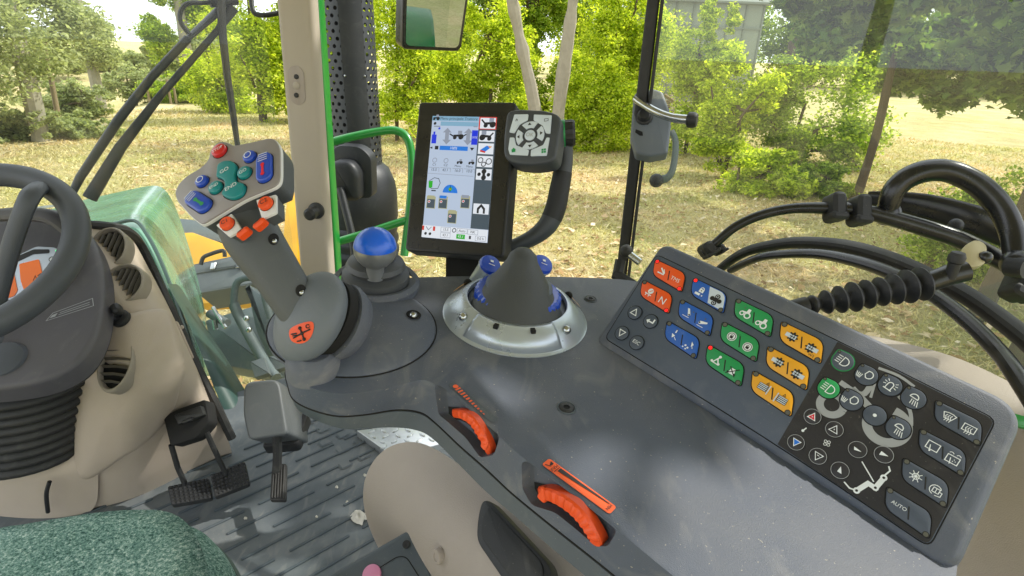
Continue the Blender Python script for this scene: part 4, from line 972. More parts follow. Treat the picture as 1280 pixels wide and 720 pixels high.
for (x, y, ic, base, rg, lb) in [(1053.7, 452.7, 'beam', 'key_dark', 10, 'lamp key outlined in green'), (1035.8, 487, 'beam', 'k_green', None, 'lit green lamp key'), (1082.9, 470.5, 'work', 'key_dark', None, None),
                             (1064.2, 501.7, 'work', 'key_dark', None, None), (1112.4, 483.4, 'beacon', 'key_dark', None, 'lamp key with beacon'), (1141.6, 499.3, 'workdown', 'key_dark', None, None),
                             (1122.5, 536.6, 'workdown', 'key_dark', None, None)]:
    rkey(x, y, R1, [('m', 1)] + I[ic], base, rg, True, 'lamp_key', lb, True, -.15)
rkey(1093.4, 520.3, R1 * .98, [('c', 0, 0, .17)], 'key_dark', lb='round key with white dot')
tp = lambda s: [(-.42, -.34), (.42, -.34), (0, .5)]
for (x, y, pr_, lb) in [(1016, 521.9, [('m', 6), ('p', tri(.9)), ('m', 1), ('lc', tri(1.0), .09), ('t', '+', .5, 0, -.05)], 'round key with red triangle'),
                    (1043.2, 537.8, [('lc', tri(1.05), .09), ('t', '+', .5, 0, -.05)], 'round key with plus triangle'),
                    (995.4, 554, [('m', 7), ('p', tri(.9, -1)), ('m', 1), ('lc', tri(1.0, -1), .09)], 'round key with blue triangle'),
                    (1022.6, 571.2, [('lc', tri(1.05, -1), .09), ('l', [(-.15, .1), (.15, .1)], .08)], 'round key with minus triangle'),
                    (1072, 563, [('p', [(-.5, .15), (-.3, -.25), (.5, .0)])], None), (1104.6, 569.3, [('p', [(-.4, -.3), (.5, .1), (-.4, .25)])], None), (1050.2, 588.7, [('p', [(-.15, .5), (.35, -.3), (-.2, -.3)])], None)]:
    rkey(x, y, R2, pr_, 'panel_dark', 1 if False else None, False, 'round_key', lb)
    a, b = FP.L(x, y); m = MB(); m.stroke(FP.sub(a, b), circ(0, 0, R2 * 1.02, 32), R2 * .06, .0037, True); m.build('key_outline', M['ink_grey'], KP)
# printed tractor outline and linkage on the dark field
z2 = zc(960, 420, 2.572); m = MB(); pz = lambda p: FP.LL(z2(p))
sc = R1 / 38
def pxring(c, ro, ri, a0=0, a1=360):
    C = pz([c])[0]; k = sc; n = 40
    A = arc(C[0], C[1], (ro + ri) / 2 * k, a0, a1, n); m.stroke(FP, A, (ro - ri) * k, .0018)
m.mat(0)
pxring((205, 222), 54, 27); pxring((382, 290), 78, 46, -215, 95)
for q, w_ in ([(232, 150), (300, 190), (330, 160)], 20), ([(270, 170), (330, 235)], 26), ([(355, 105), (420, 130), (470, 165)], 10), ([(350, 130), (330, 200)], 9), ([(420, 195), (455, 240), (460, 290)], 12):
    m.stroke(FP, sm2(pz(q), 4, False) if len(q) > 2 else pz(q), w_ * sc, .00195)
m.mat(1)
for q, w_ in ([(285, 498), (322, 475), (345, 490), (372, 458)], 17), ([(245, 470), (262, 490), (285, 498)], 5), ([(302, 405), (340, 470)], 4), ([(388, 420), (392, 435), (374, 450)], 5): m.stroke(FP, pz(q), w_ * sc, .0021)
for c in ((285, 498), (345, 489), (372, 457)):
    C = pz([c])[0]; m.mat(1).flat(FP, circ(*C, 11 * sc), .0022); m.mat(2).flat(FP, circ(*C, 4.5 * sc), .0023)
C = pz([(118, 302)])[0]; m.mat(1); draw(m, FP, C[0], C[1], 14 * sc, [('l', [(0, .7), (0, -.3)], .3), ('c', 0, -.55, .38)], .0021, -.3)
C = pz([(190, 346)])[0]; draw(m, FP, C[0], C[1], 14 * sc, [('o', .4, .4, .34, .14), ('o', -.4, .4, .34, .14), ('o', .4, -.4, .34, .14), ('o', -.4, -.4, .34, .14)], .0021, .3)
m.build('printed_tractor', [M['ink_grey'], M['ink_white'], M['ink_black']], KP, fix=False)

# ================================================================== silver dial with dark cone
a, b = FA.L(644, 394); FD = FA.sub(a, b); R = (Vector(FA.L(728, 394)) - Vector((a, b))).length
DI = thing('dial_control', FD.o, 'silver ringed dial under a dark grey cone, with two blue buttons behind', 'dial')
m = MB(); m.lathe(FD, [(R * 1.02, -.002), (R * 1.02, .0008), (R, .0016), (R * .94, .0075), (R * .80, .0185), (R * .72, .0225), (R * .70, .0225), (R * .69, .018)], 72, cap0=False, cap1=False); m.build('silver_ring', M['silver'], DI)
m = MB(); m.lathe(FD, [(R * .70, .016), (R * .52, .019), (R * .50, .019), (1e-5, .019)], 48, cap0=False); m.build('inner_plate', M['panel'], DI)
m = MB(); rr = R * .585
prof = [(rr, .018), (rr, .030), (rr * .93, .033), (1e-5, .033)]; N = 72; rings = []
for r_, h_ in prof: rings.append([FD.P(r_ * (1 + (.035 if k % 2 else 0)) * math.cos(2 * PI * k / N), r_ * (1 + (.035 if k % 2 else 0)) * math.sin(2 * PI * k / N), h_) for k in range(N)])
m.loft(rings, True, False, True); m.build('knurled_dial', M['b_blue'], DI, angle=20)
m = MB(); m.lathe(FD, [(R * .47, .032), (R * .46, .040), (R * .40, .044), (1e-5, .045)], 40, cap0=False); m.build('dial_core', M['panel'], DI)
# cone: wide foot in front, apex leaning back over the dial
dirc = Vector(FD.L(641, 425)) * 1.0; e = dirc.normalized()
rings = []
for k in range(15):
    t = k / 14; h = .014 + .066 * (t if t < .8 else .8 + .2 * math.sin((t - .8) / .2 * PI / 2))
    r_ = R * (.655 - .56 * t) if t < .8 else R * .207 * math.cos((t - .8) / .2 * PI / 2)
    cen = e * R * (.20 * (1 - t) - .14 * t)
    rings.append([FD.P(cen.x + max(1e-5, r_) * math.cos(2 * PI * q / 48), cen.y + max(1e-5, r_) * math.sin(2 * PI * q / 48), h) for q in range(48)])
m = MB(); m.loft(rings, True, True, True); cone = m.build('cone', M['cone'], DI); cs = caster(m)
# front apron, bright, with two dark notches
ang = math.atan2(e.y, e.x); m = MB()
m.lathe(FD, [(R * .985, .0032), (R * .90, .0125), (R * .84, .0185), (R * .80, .0200), (R * .76, .0235), (R * .72, .0240)], 30, ang - .72, ang + .72); ap = m.build('apron', M['silver'], DI, solid=.002)
for d_ in (-.30, .30):
    f = FD.sub(R * .80 * math.cos(ang + d_), R * .80 * math.sin(ang + d_), .0212, ang + d_); m = MB(); m.box(f, .006, .005, .004, bev=.0006); m.build('notch', M['matte'], ap)
for d_, lb in ((-.92, None), (.92, None), (-2.1, None), (2.1, None)):
    f = FD.sub(R * .86 * math.cos(ang + d_), R * .86 * math.sin(ang + d_), .0150, ang + d_); m = MB(); m.ball(None, .0052, 16, 6, fr=f); m.build('screw', M['steel'] if abs(d_) < 1 else M['matte'], DI)
for px, py in ((612.5, 332), (677.5, 331)):
    q = FA.L(px, py, .03); f = FA.sub(q[0], q[1], .03); f = Fr(f.o, c2w((1, 0, 0)), nA * .8 - FW * .55)
    m = MB(); m.lathe(f, [(.0115, -.040), (.0130, -.006), (.0145, -.002), (.0142, .0)], 26, cap0=False); st = m.build('button_stem', M['silver'], DI)
    m = MB(); m.lathe(f, [(.0138, -.003), (.0138, .002), (.0122, .0042), (.004, .0050), (1e-5, .0052)], 26); bt = m.build('button', M['b_blue'], DI)
    m = MB(); m.flat(f, [(-.002, .001), (.002, .001), (.002, .004), (-.002, .004)], .0063); m.stroke(f, [(-.004, -.002), (.004, -.003)], .0011, .0060); m.build('button_mark', M['ink_white'], bt)
for d_ in (-2.0, 2.0):
    m = MB(); m.lathe(FD, [(R * .985, .0068), (R * .90, .0140), (R * .84, .019)], 8, ang + d_ - .12, ang + d_ + .12); m.build('yellow_mark', M['k_yellow'], DI)

# ================================================================== ball lever
q = FA.L(470, 347, .018); f = FA.sub(q[0], q[1], .018)
BL = thing('ball_lever', f.o, 'short lever with a blue and silver ball knob on black bellows', 'lever')
px1 = .60 / FL
m = MB(); prof = [(.036, -.012), (.0385, .0), (.0375, .006), (.029, .010), (.031, .013), (.0335, .016), (.031, .021), (.021, .025), (.0225, .028), (.0245, .031), (.022, .036), (.012, .041), (.010, .046)]
m.lathe(f, prof, 40, cap0=False); m.build('bellows', M['rubber_l'], BL)
m = MB(); m.lathe(f, [(.049, -.012), (.050, -.004), (.046, .001), (.041, .000)], 40, cap0=False, cap1=False); m.build('collar', M['arm'], BL)
bo = W(469, 310, .60); fb = axis_fr(bo, f.n, c2w((1, 0, 0))); rb = .0228
m = MB(); m.ball(None, rb, 32, 14, t0=5, fr=fb); m.lathe(fb, [(rb * .92, rb * .86 * .4), (rb * .6, rb * .8)], 6) if False else None
m.build('knob_top', M['ball_blue'], BL)
m = MB(); m.lathe(fb, [(rb * 1.012, rb * .085), (rb * 1.015, 0), (rb * .98, -rb * .26), (rb * .87, -rb * .52), (rb * .68, -rb * .76), (rb * .46, -rb * .92), (rb * .42, -rb * 1.1), (rb * .42, -rb * 1.6)], 32, cap1=False); m.build('knob_base', M['silver_d'], BL)

# ================================================================== joystick
def fa_depth(x, y):
    r = ray(x, y); return (FA.o - CAM).dot(nA) / r.dot(nA)
dJ = fa_depth(392, 452) - .018; kJ = dJ / .6; DJ = lambda d: dJ + (d - .6) * .8
nJ = c2w((-.24, -.42, -.87)).normalized(); oJ = W(288, 230, DJ(.575)); FJ = Fr(oJ, W(345, 205, .57) - W(232, 250, .57), nJ); print('dJ', dJ)
JS = thing('joystick', W(392, 440, .6), 'grey drive joystick with a wide head of blue, teal and red buttons', 'joystick')
zj = zc(200, 160, 2.4); z5 = zc(210, 165, 5.14)
ho = [(45, 390), (75, 330), (130, 280), (220, 230), (265, 180), (275, 120), (310, 75), (350, 62), (385, 70), (420, 92), (560, 65), (655, 40), (695, 55), (722, 110), (722, 300), (705, 345), (500, 430), (440, 465), (235, 592), (210, 590), (150, 540), (60, 440)]
hq = ccw(rpoly(FJ.LL(z5(ho)), .006, 4))
m = MB(); m.mat(1).prism(FJ, inset2(hq, -.0008), -.0032, -.0004, .001); m.mat(0).prism(FJ, hq, -.004, .0007, .0007)
m.mat(2).loft([[FJ.P(a, b, -.028) for a, b in inset2(hq, .006)], [FJ.P(a, b, -.022) for a, b in inset2(hq, .001)], [FJ.P(a, b, -.0030) for a, b in inset2(hq, -.0001)]])
HD = m.build('head', [M['headplate'], M['rimline'], M['joy_dark']], JS)
jr = lambda c, e_: (Vector(FJ.L(*z5([e_])[0])) - Vector(FJ.L(*z5([c])[0]))).length
def jbtn(c, r, mat, prims, name='head_button', lb=None, rot=.0, h=.0045):
    q = FJ.L(*z5([c])[0]); f = FJ.sub(q[0], q[1]); m = MB(); m.mat(2).flat(f, circ(0, 0, r * 1.10, 28), .0009)
    m.mat(0).lathe(f, [(r, .0006), (r, h * .6), (r * .93, h * .88), (r * .8, h), (1e-5, h + .0001)], 32, cap0=False); m.mat(1)
    draw(m, f, 0, 0, r, prims, h + .0003, rot); o = m.build(name, [M[mat], M['ink_white'], M['matte']], HD, fix=False)
    if lb: o['label'] = lb
ju = (Vector(FJ.L(288, 230)) - Vector(FJ.L(287, 230))).length; k5 = ju / 5.14 * .97
jbtn((340, 130), 44 * k5, 'b_red', [('t', 'STOP', .62)], 'stop_button', 'red STOP button', .15)
jbtn((535, 168), 38 * k5, 'b_blue', [('o', -.08, .1, .52, .11)]); jbtn((230, 325), 38 * k5, 'b_blue', [('o', -.08, .1, .52, .11)])
jbtn((503, 272), 40 * k5, 'b_teal', [('t', 'GO', .75)], lb='teal round GO button', rot=.15); jbtn((318, 366), 40 * k5, 'b_teal', [('t', 'END', .68)], lb='teal round END button', rot=.15)
tl_ = [(330, 270), (335, 230), (365, 205), (405, 198), (440, 210), (458, 240), (448, 290), (455, 330), (500, 345), (508, 375), (490, 415), (450, 438), (410, 440), (375, 425), (362, 405), (380, 370), (378, 330), (350, 308), (328, 300)]
q = ccw(sm2(FJ.LL(z5(tl_)), 3)); m = MB(); m.mat(2).flat(FJ, inset2(q, -.0007), .0009); m.mat(0).prism(FJ, q, .0004, .0042, .0014, 3); m.mat(1)
for t, c in (('GO', (383, 265)), ('END', (425, 370))): C = FJ.L(*z5([c])[0]); m.text(FJ, t, C[0], C[1], 36 * k5, .0045, .15)
o = m.build('rocker_button', [M['b_teal'], M['ink_white'], M['matte']], HD, fix=False); o['label'] = 'teal double rocker marked GO and END'
def pill(c, w, h, rot, slot):
    q = FJ.L(*z5([c])[0]); f = FJ.sub(q[0], q[1], 0, rot); m = MB(); sh = rrect(w, h, w * .48, 6)
    m.mat(2).flat(f, inset2(ccw(sh), -.0007), .0009); m.mat(0).prism(f, sh, .0004, .0048, .0018, 3); m.mat(1)
    for k in range(4): m.stroke(f, [(-w * .30, h * (.20 + .075 * k)), (w * .30, h * (.20 + .075 * k))], w * .042, .0052)
    m.mat(3).flat(f, rrect(w * .16, h * .36, w * .05, 3, 0, -h * .12), .0052)
    for s in (0.04, -.28): m.flat(f, circ(0, h * s, w * .13), .0053)
    m.build('pill_button', [M['b_blue'], M['ink_white'], M['matte'], M[slot]], HD, fix=False)['label'] = 'blue pill button with a %s line' % ('red' if slot == 'ink_red' else 'green')
pill((630, 238), 90 * k5, 198 * k5, -.12, 'ink_red'); pill((208, 458), 92 * k5, 190 * k5, .62, 'k_green')
# white cornered buttons C1, C2 and the orange rockers on the neck
for pts, c, r, t in (([(302, 595), (402, 518), (470, 625), (385, 668)], (384, 592), 37, 'C1'), ([(560, 432), (688, 395), (690, 512), (598, 555)], (632, 463), 38, 'C2')):
    q = rpoly(FJ.LL(z5(pts)), .0012, 2); m = MB(); m.mat(3).prism(FJ, q, -.0035, -.001, .0006); m.mat(4).loft([[FJ.P(a, b, -.016) for a, b in inset2(ccw(q), .002)], [FJ.P(a, b, -.0034) for a, b in inset2(ccw(q), .0004)]])
    C = FJ.L(*z5([c])[0]); f = FJ.sub(C[0], C[1]); rr = r * k5; m.mat(2).flat(f, circ(0, 0, rr * 1.08), -.0006); m.mat(0).lathe(f, [(rr, -.001), (rr, .0025), (rr * .85, .0036), (1e-5, .0037)], 28, cap0=False); m.mat(1).text(f, t, 0, 0, rr * .95, .0042, .12)
    m.build('shift_button', [M['orange'], M['ink_black'], M['matte'], M['rimline'], M['joy_dark']], JS, fix=False)['label'] = 'orange button marked ' + t + ' on a pale corner plate'
for c, r in (((482, 645), .36), ((587, 588), .42)):
    C = FJ.L(*z5([c])[0]); f = FJ.sub(C[0], C[1], -.002, r); m = MB(); m.mat(0).box(f, 72 * k5, 34 * k5, .009, bev=.002, r=18 * k5); m.mat(1).stroke(f, [(-18 * k5, 2 * k5), (18 * k5, 2 * k5)], 5 * k5, .0053); m.build('neck_rocker', [M['orange'], M['ink_black']], JS, fix=False)
# grip
path = [(300, 268, .592, .0265), (314, 294, .592, .0290), (328, 316, .592, .0275), (346, 342, .593, .0250), (364, 370, .595, .0235), (384, 398, .60, .0230)]
C = smooth([W(x, y, DJ(d)) for x, y, d, r in path], 4); rr = np.interp(np.linspace(0, 5, len(C)), range(6), [p[3] * kJ for p in path])
m = MB(); rings = []
for i, c in enumerate(C):
    T = (C[min(len(C) - 1, i + 1)] - C[max(0, i - 1)]).normalized(); B = T.cross(ray(340, 330).normalized()).normalized(); N_ = B.cross(T)
    rings.append([c + B * (abs(math.cos(t)) ** .75 * math.copysign(1, math.cos(t))) * rr[i] + N_ * (abs(math.sin(t)) ** .75 * math.copysign(1, math.sin(t))) * rr[i] * .85 for t in [2 * PI * k / 28 for k in range(28)]])
m.loft(rings); m.build('grip', M['joy_dark'], JS, angle=60); gc = caster(m)
for x, y in ((342, 299), (376, 363)):
    p, n = gc(x, y, .0006, DJ(.57)); m = MB(); f = axis_fr(p, n); m.lathe(f, [(.0055, -.001), (.0052, .0006), (1e-5, .0005)], 18, sx=.8); o = m.build('screw_hole', M['matte'], JS); m = MB(); m.ball(None, .0026, 12, 4, t0=0, fr=Fr(f.P(.001, -.002, 0), f.u, f.n)); m.build('screw', M['steel'], o)
# head to grip neck bars
for a_, b_ in (((292, 282), (270, 262)), ((335, 270), (342, 246))): m = MB(); m.tube([W(*a_, DJ(.60)), W(*b_, DJ(.60))], .0095 * kJ, 10); m.build('neck', M['joy_dark'], JS)
# boot
nB = c2w((-.50, -.30, -.81)).normalized(); fb = axis_fr(W(388, 396, dJ), nB, c2w((.55, -.83, 0)))
m = MB(); prof = [(max(1e-5, math.cos(math.radians(t))), math.sin(math.radians(t))) for t in range(-90, 91, 9)]
m.lathe(fb, [(r * .0450 * kJ, h * .026 * kJ) for r, h in prof], 40, sx=1.16, sy=.98); m.build('boot', M['joy'], JS); bc = caster(m)
fs_ = Fr(fb.P(.004, -.003, -.016 * kJ), fb.u, fb.n); m = MB(); m.lathe(fs_, [(.034 * kJ, -.010), (.0385 * kJ, -.006), (.0385 * kJ, .004)], 40, sx=1.15, sy=.98); m.build('boot_gap', M['matte'], JS)
fs2 = Fr(fb.P(.004, -.004, -.026 * kJ), fb.u, fb.n); m = MB(); m.lathe(fs2, [(.026 * kJ, -.026), (.036 * kJ, -.018), (.0405 * kJ, -.006), (.040 * kJ, .000)], 40, sx=1.14, sy=1.0); m.build('boot_rear', M['arm'], JS)
q = FA.L(392, 462, 0); f = FA.sub(q[0], q[1], 0); m = MB(); m.lathe(f, [(.024, -.004), (.024, .010), (.021, .016), (.016, .020)], 36); m.build('pedestal', M['arm'], JS)
# orange gate label wrapped onto the boot
zl = zc(215, 260, 3.13); m = MB(); lab = sm2(zl([(460, 492), (468, 470), (505, 452), (545, 444), (556, 460), (550, 492), (530, 520), (500, 530), (470, 520)]), 3)
def wrap(pts, off):
    o_ = []
    for x, y in pts:
        p, n = bc(x, y, off, dJ - .02); o_.append(p)
    return o_
cen = (sum(p[0] for p in lab) / len(lab), sum(p[1] for p in lab) / len(lab))
for k in range(4):
    A = [(cen[0] + (x - cen[0]) * k / 4, cen[1] + (y - cen[1]) * k / 4) for x, y in lab]; B = [(cen[0] + (x - cen[0]) * (k + 1) / 4, cen[1] + (y - cen[1]) * (k + 1) / 4) for x, y in lab]
    n_ = len(lab); m.mat(0).add(wrap(A, .0006) + wrap(B, .0006), [(i, (i + 1) % n_, n_ + (i + 1) % n_, n_ + i) for i in range(n_)])
m.mat(1)
for seg in ([(478, 508), (510, 490), (542, 474)], [(503, 470), (511, 490), (519, 512)]):
    P = wrap(zl(seg), .0012); m.tube(P, .0007, 6)
for s_ in ((503, 470), (519, 512), (511, 490)): m.ball(wrap(zl([s_]), .0010)[0], .0016, 10, 5)
P = wrap(zl(arc(533, 463, 7, 0, 330, 10)), .0011); m.tube(P, .0004, 5)
for a_, b_ in (((470, 494), (490, 490)), ((476, 500), (492, 497)), ((492, 521), (508, 517))): m.tube(wrap(zl([a_, b_]), .0011), .0006, 5)
m.build('gate_label', [M['orange'], M['ink_black']], JS, fix=False)

# ================================================================== display terminal
nT = c2w((-.34, -.20, -.92)).normalized(); FT = Fr(W(575, 225, .76), W(642, 129, .76) - W(524, 129, .76), nT)
TE = thing('display_terminal', W(578, 345, .76), 'black portrait touch screen showing the tractor menu, on a black stalk', 'display')
zt = zc(490, 110, 3.131)
bz = rpoly(FT.LL([(523.5, 127), (645, 127), (629, 322), (505.5, 313)]), .007, 5)
m = MB(); m.prism(FT, bz, -.026, -.0005, .003, 3); m.build('casing', M['black'], TE)
m = MB(); m.flat(FT, inset2(ccw(bz), .0035), .0002); m.build('front_glass', M['gloss'], TE)
SC = [FT.L(*p) for p in zt([(160, 110), (412, 115), (374, 607), (118, 584)])]
def sp(x, y):
    a = Vector(SC[0]) * (1 - x) * (1 - y) + Vector(SC[1]) * x * (1 - y) + Vector(SC[2]) * x * y + Vector(SC[3]) * (1 - x) * y; return (a.x, a.y)
SM = {}
for nme, col, st in (('bg', '#bfcfe6', .85), ('bar', '#86b4d0', .85), ('white', '#e6ecf4', .9), ('ink', '#20242e', .6), ('grey', '#9aa3b4', .8), ('slate', '#4a5a66', .8), ('blue', '#1634d8', .95), ('azure', '#1c78d8', .95), ('lred', '#d0382c', .9), ('lgreen', '#22b028', .9), ('beige', '#b8b890', .8), ('orange', '#e0902c', .9)): SM[nme] = emis('screen_' + nme, col, st)
SK = list(SM); m = MB(); m_i = {k: i for i, k in enumerate(SK)}
lev = [0.0006]
def nx(): lev[0] += .000012; return lev[0]
def sq(c, x0, y0, x1, y1): m.mat(m_i[c]).flat(FT, [sp(x0, y0), sp(x1, y0), sp(x1, y1), sp(x0, y1)], nx())
def spoly(c, pts): m.mat(m_i[c]).flat(FT, [sp(*p) for p in pts], nx())
def sln(c, pts, w, cl=False): m.mat(m_i[c]).stroke(FT, [sp(*p) for p in pts], w, nx(), cl)
SW = (Vector(sp(1, .5)) - Vector(sp(0, .5))).length; SHh = (Vector(sp(.5, 1)) - Vector(sp(.5, 0))).length
tv = Vector(sp(1, 0)) - Vector(sp(0, 0)); trot = math.atan2(tv.y, tv.x)
def stx(c, t, x, y, s): q = sp(x, y); m.mat(m_i[c]).text(FT, t, q[0], q[1], s * SW, nx(), trot)
def scir(c, x, y, r): m.mat(m_i[c]).flat(FT, circ(*sp(x, y), r * SW, 20), nx())
def sring(c, x, y, r, w): m.mat(m_i[c]).stroke(FT, circ(*sp(x, y), r * SW, 20), w * SW, nx(), True)
def strac(x, y, s, c='ink', flip=1):
    a = SW / SHh
    scir(c, x + .055 * s * flip, y, .045 * s); scir(c, x - .05 * s * flip, y + .008 * s, .032 * s)
    spoly(c, [(x - .075 * s * flip, y - .03 * a * s), (x + .05 * s * flip, y - .04 * a * s), (x + .05 * s * flip, y), (x - .075 * s * flip, y)]); spoly('grey', [(x + .0 * s, y - .10 * a * s), (x + .07 * s * flip, y - .10 * a * s), (x + .07 * s * flip, y - .04 * a * s), (x, y - .04 * a * s)])
sq('bg', 0, 0, 1, 1)
sq('bar', .0, .0, .73, .040); stx('ink', 'Menu principale Trattore', .42, .020, .058); strac(.06, .022, .6); sq('bar', .14, .046, .73, .082); scir('ink', .05, .064, .022)
sq('slate', .735, 0, 1, 1 - .10)
bt = [(.004, .098), (.112, .205), (.215, .307), (.318, .412), (.424, .515), (.700, .785)]
for k, (a, b) in enumerate(bt):
    if k == 0: sq('lred', .735, 0, 1, .104)
    sq('white', .755, a + .004, .985, b)
    yc_ = (a + b) / 2 + .012
    if k in (0, 1): strac(.89 - .03 * k, yc_, 1.0, 'ink', 1 if k == 0 else -1); sln('ink', [(.775, yc_ - .04), (.84, yc_)] if k == 0 else [(.965, yc_ - .04), (.9, yc_)], .022 * SW)
    if k == 2: spoly('azure', [(.79, yc_), (.88, yc_ - .035), (.96, yc_ - .03), (.87, yc_ + .012)]); spoly('lred', [(.79, yc_), (.87, yc_ + .012), (.86, yc_ + .025), (.785, yc_ + .015)]); spoly('orange', [(.9, yc_ - .032), (.96, yc_ - .03), (.93, yc_ - .015)])
    if k == 3: sring('ink', .805, yc_ - .02, .035, .012); sring('ink', .855, yc_ + .012, .03, .012); sring('ink', .93, yc_ - .012, .04, .012)
    if k == 4: scir('ink', .87, yc_ - .035, .036); scir('ink', .87, yc_ + .015, .036); scir('ink', .80, yc_ - .01, .026); scir('ink', .94, yc_ - .01, .026); sq('ink', .85, yc_ - .03, .89, yc_ + .01)
    if k == 5: spoly('ink', [(.81, yc_ + .025), (.81, yc_ - .015), (.87, yc_ - .05), (.93, yc_ - .015), (.93, yc_ + .025), (.9, yc_ + .025), (.9, yc_ - .005), (.87, yc_ - .025), (.84, yc_ - .005), (.84, yc_ + .025)])
for x in (.26, .59):
    spoly('grey', [(x, .10), (x + .07, .14), (x + .03, .14), (x + .03, .20), (x + .07, .20), (x, .24), (x - .07, .20), (x - .03, .20), (x - .03, .14), (x - .07, .14)])
strac(.43, .172, .9); sln('ink', [(.30, .15), (.38, .175)], .018 * SW); sln('ink', [(.56, .15), (.49, .175)], .018 * SW)
sq('blue', .02, .16, .095, .235); sln('blue', [(.055, .135), (.055, .16)], .03 * SW); sln('grey', [(.04, .09), (.13, .09), (.13, .11)], .02 * SW); sln('blue', [(.13, .10), (.13, .115)], .03 * SW)
sq('blue', .645, .115, .735, .235); stx('white', '31%', .69, .175, .045); sln('grey', [(.66, .085), (.72, .085)], .015 * SW)
sq('azure', .16, .252, .60, .288); stx('white', '100%', .38, .27, .055)
spoly('ink', [(.0, .272), (.045, .262), (.045, .282)])
for k in range(3): sln('ink', [(.085, .26 + .01 * k), (.14, .26 + .01 * k)], .018 * SW)
spoly('ink', [(.63, .26), (.70, .26), (.665, .285)])
for k, (x, t) in enumerate(((.10, '15.5'), (.28, '43.1'), (.47, '16.0'), (.65, '10.0'))):
    if k < 2: sring('grey', x, .375, .032, .01); stx('ink', 'C%d' % (k + 1), x, .412, .05)
    else: strac(x + .02, .385, .5); stx('ink', 'Menu', x, .415, .045)
    sln('grey', [(x - .08, .435), (x + .08, .435), (x + .08, .468)], .007 * SW); stx('ink', t, x, .453, .055)
sln('grey', [(.0, .485), (.72, .492)], .006 * SW)
sln('ink', [(.05, .545), (.12, .52), (.19, .525), (.22, .56), (.19, .605), (.10, .61), (.05, .60)], .008 * SW, True); spoly('lgreen', [(.035, .55), (.10, .545), (.10, .60), (.045, .605)]); sln('ink', [(.09, .625), (.16, .625)], .016 * SW)
spoly('azure', [(.27 + .115 * (1 - math.cos(PI * k / 14)), .635 - .066 * math.sin(PI * k / 14)) for k in range(15)]); scir('lgreen', .385, .605, .028); scir('orange', .385, .605, .013); sln('ink', [(.385, .575), (.385, .63)], .006 * SW)
for x, y, c in ((.10, .72, 'beige'), (.29, .715, 'azure'), (.63, .70, 'grey'), (.45, .825, 'beige')):
    sq('beige', x - .07, y - .048, x + .07, y + .05); sq('slate', x - .06, y - .025, x + .06, y + .045); sq(c, x - .06, y - .055, x + .05, y - .032); scir('white', x - .03, y - .005, .02); scir('lred', x - .03, y - .005, .013)
sq('white', 0, .905, 1, 1)
sq('lred', .0, .91, .03, .945); sq('lred', .17, .91, .205, .945); sln('grey', [(.06, .915), (.10, .94), (.145, .915)], .012 * SW); scir('ink', .06, .97, .02); scir('ink', .13, .97, .02)
for x, y, t in ((.37, .928, '15.5'), (.62, .928, 'Auto'), (.78, .93, 'NK'), (.37, .972, '43.1'), (.9, .975, '0.0 h')):
    sln('grey', [(x - .075, y - .018), (x + .075, y - .018), (x + .075, y + .018), (x - .075, y + .018)], .005 * SW, True); stx('ink', t, x, y, .05)
sring('ink', .50, .928, .026, .01); sq('lgreen', .54, .955, .67, .99); stx('white', '43.1', .605, .972, .05); sq('ink', .73, .96, .76, .985)
m.build('screen', [SM[k] for k in SK], TE, fix=False)
m = MB(); c_ = FT.L(581, 137.5); m.flat(FT, circ(c_[0], c_[1], .0012, 12), .0005); m.build('sensor', M['panel_dark'], TE)
# stalk
q = FA.L(578, 352, 0); o_ = FA.P(*q, 0) + FW * .10; m = MB(); f = Fr(o_, c2w((1, 0, 0)), UP)
m.loft([[W(x, y, d) for x, y, d in ((557, 352, .80), (604, 352, .80), (604, 352, .83), (557, 352, .83))], [W(x, y, d) for x, y, d in ((558, 290, .80), (603, 290, .80), (603, 290, .83), (558, 290, .83))]]); m.build('stalk', M['matte'], TE)
# button pad with knob and handle loop
pd = FT.LL([(636, 141), (699, 139), (702.5, 152), (691, 205), (645, 208), (631.5, 199)], .010); FTn = Fr(FT.P(0, 0, .010), FT.u, FT.n)
cq = rpoly(FT.LL(zt([(452, 95), (500, 86), (610, 92), (665, 112), (658, 180), (640, 292), (560, 306), (480, 300), (440, 275), (440, 200)]), .010), .010, 5)
m = MB(); m.prism(FTn, cq, -.024, .004, .004, 3); PD = m.build('button_pad', M['pad'], TE)
def padk(pts, name, icon=None, ic=None, icm=1):
    q = rpoly(FTn.LL(zt(pts), .004), .0012, 3); m = MB(); m.mat(0).prism(FTn, q, .0030, .0056, .0007)
    if icon:
        C = FTn.L(*zt([ic])[0], .0056); m.mat(icm); draw(m, FTn, C[0], C[1], 9 * kT, icon, .0060)
    m.build(name, [M['k_white'], M['ink_black'], M['k_green']], PD, fix=False)
kT = (FT.L(641, 225)[0] - FT.L(640, 225)[0]) / 3.131
padk([(480, 105), (535, 104), (532, 128), (500, 145), (480, 178), (460, 175)], 'pad_key', [('l', [(-.5, -.3), (0, .6), (.4, 0), (.1, -.4)], .2)], (488, 127))
padk([(556, 105), (626, 108), (620, 180), (603, 178), (590, 148), (555, 128)], 'pad_key', [('lc', [(-.8, .5), (.8, .5), (.8, -.5), (-.8, -.5)], .2)], (604, 125))
padk([(462, 195), (480, 195), (487, 225), (537, 245), (532, 266), (462, 262), (456, 240)], 'pad_key', [('p', [(-.8, -.9), (.8, -.9), (.8, 0), (1.1, 0), (0, 1), (-1.1, 0), (-.8, 0)])], (476, 243), 2)
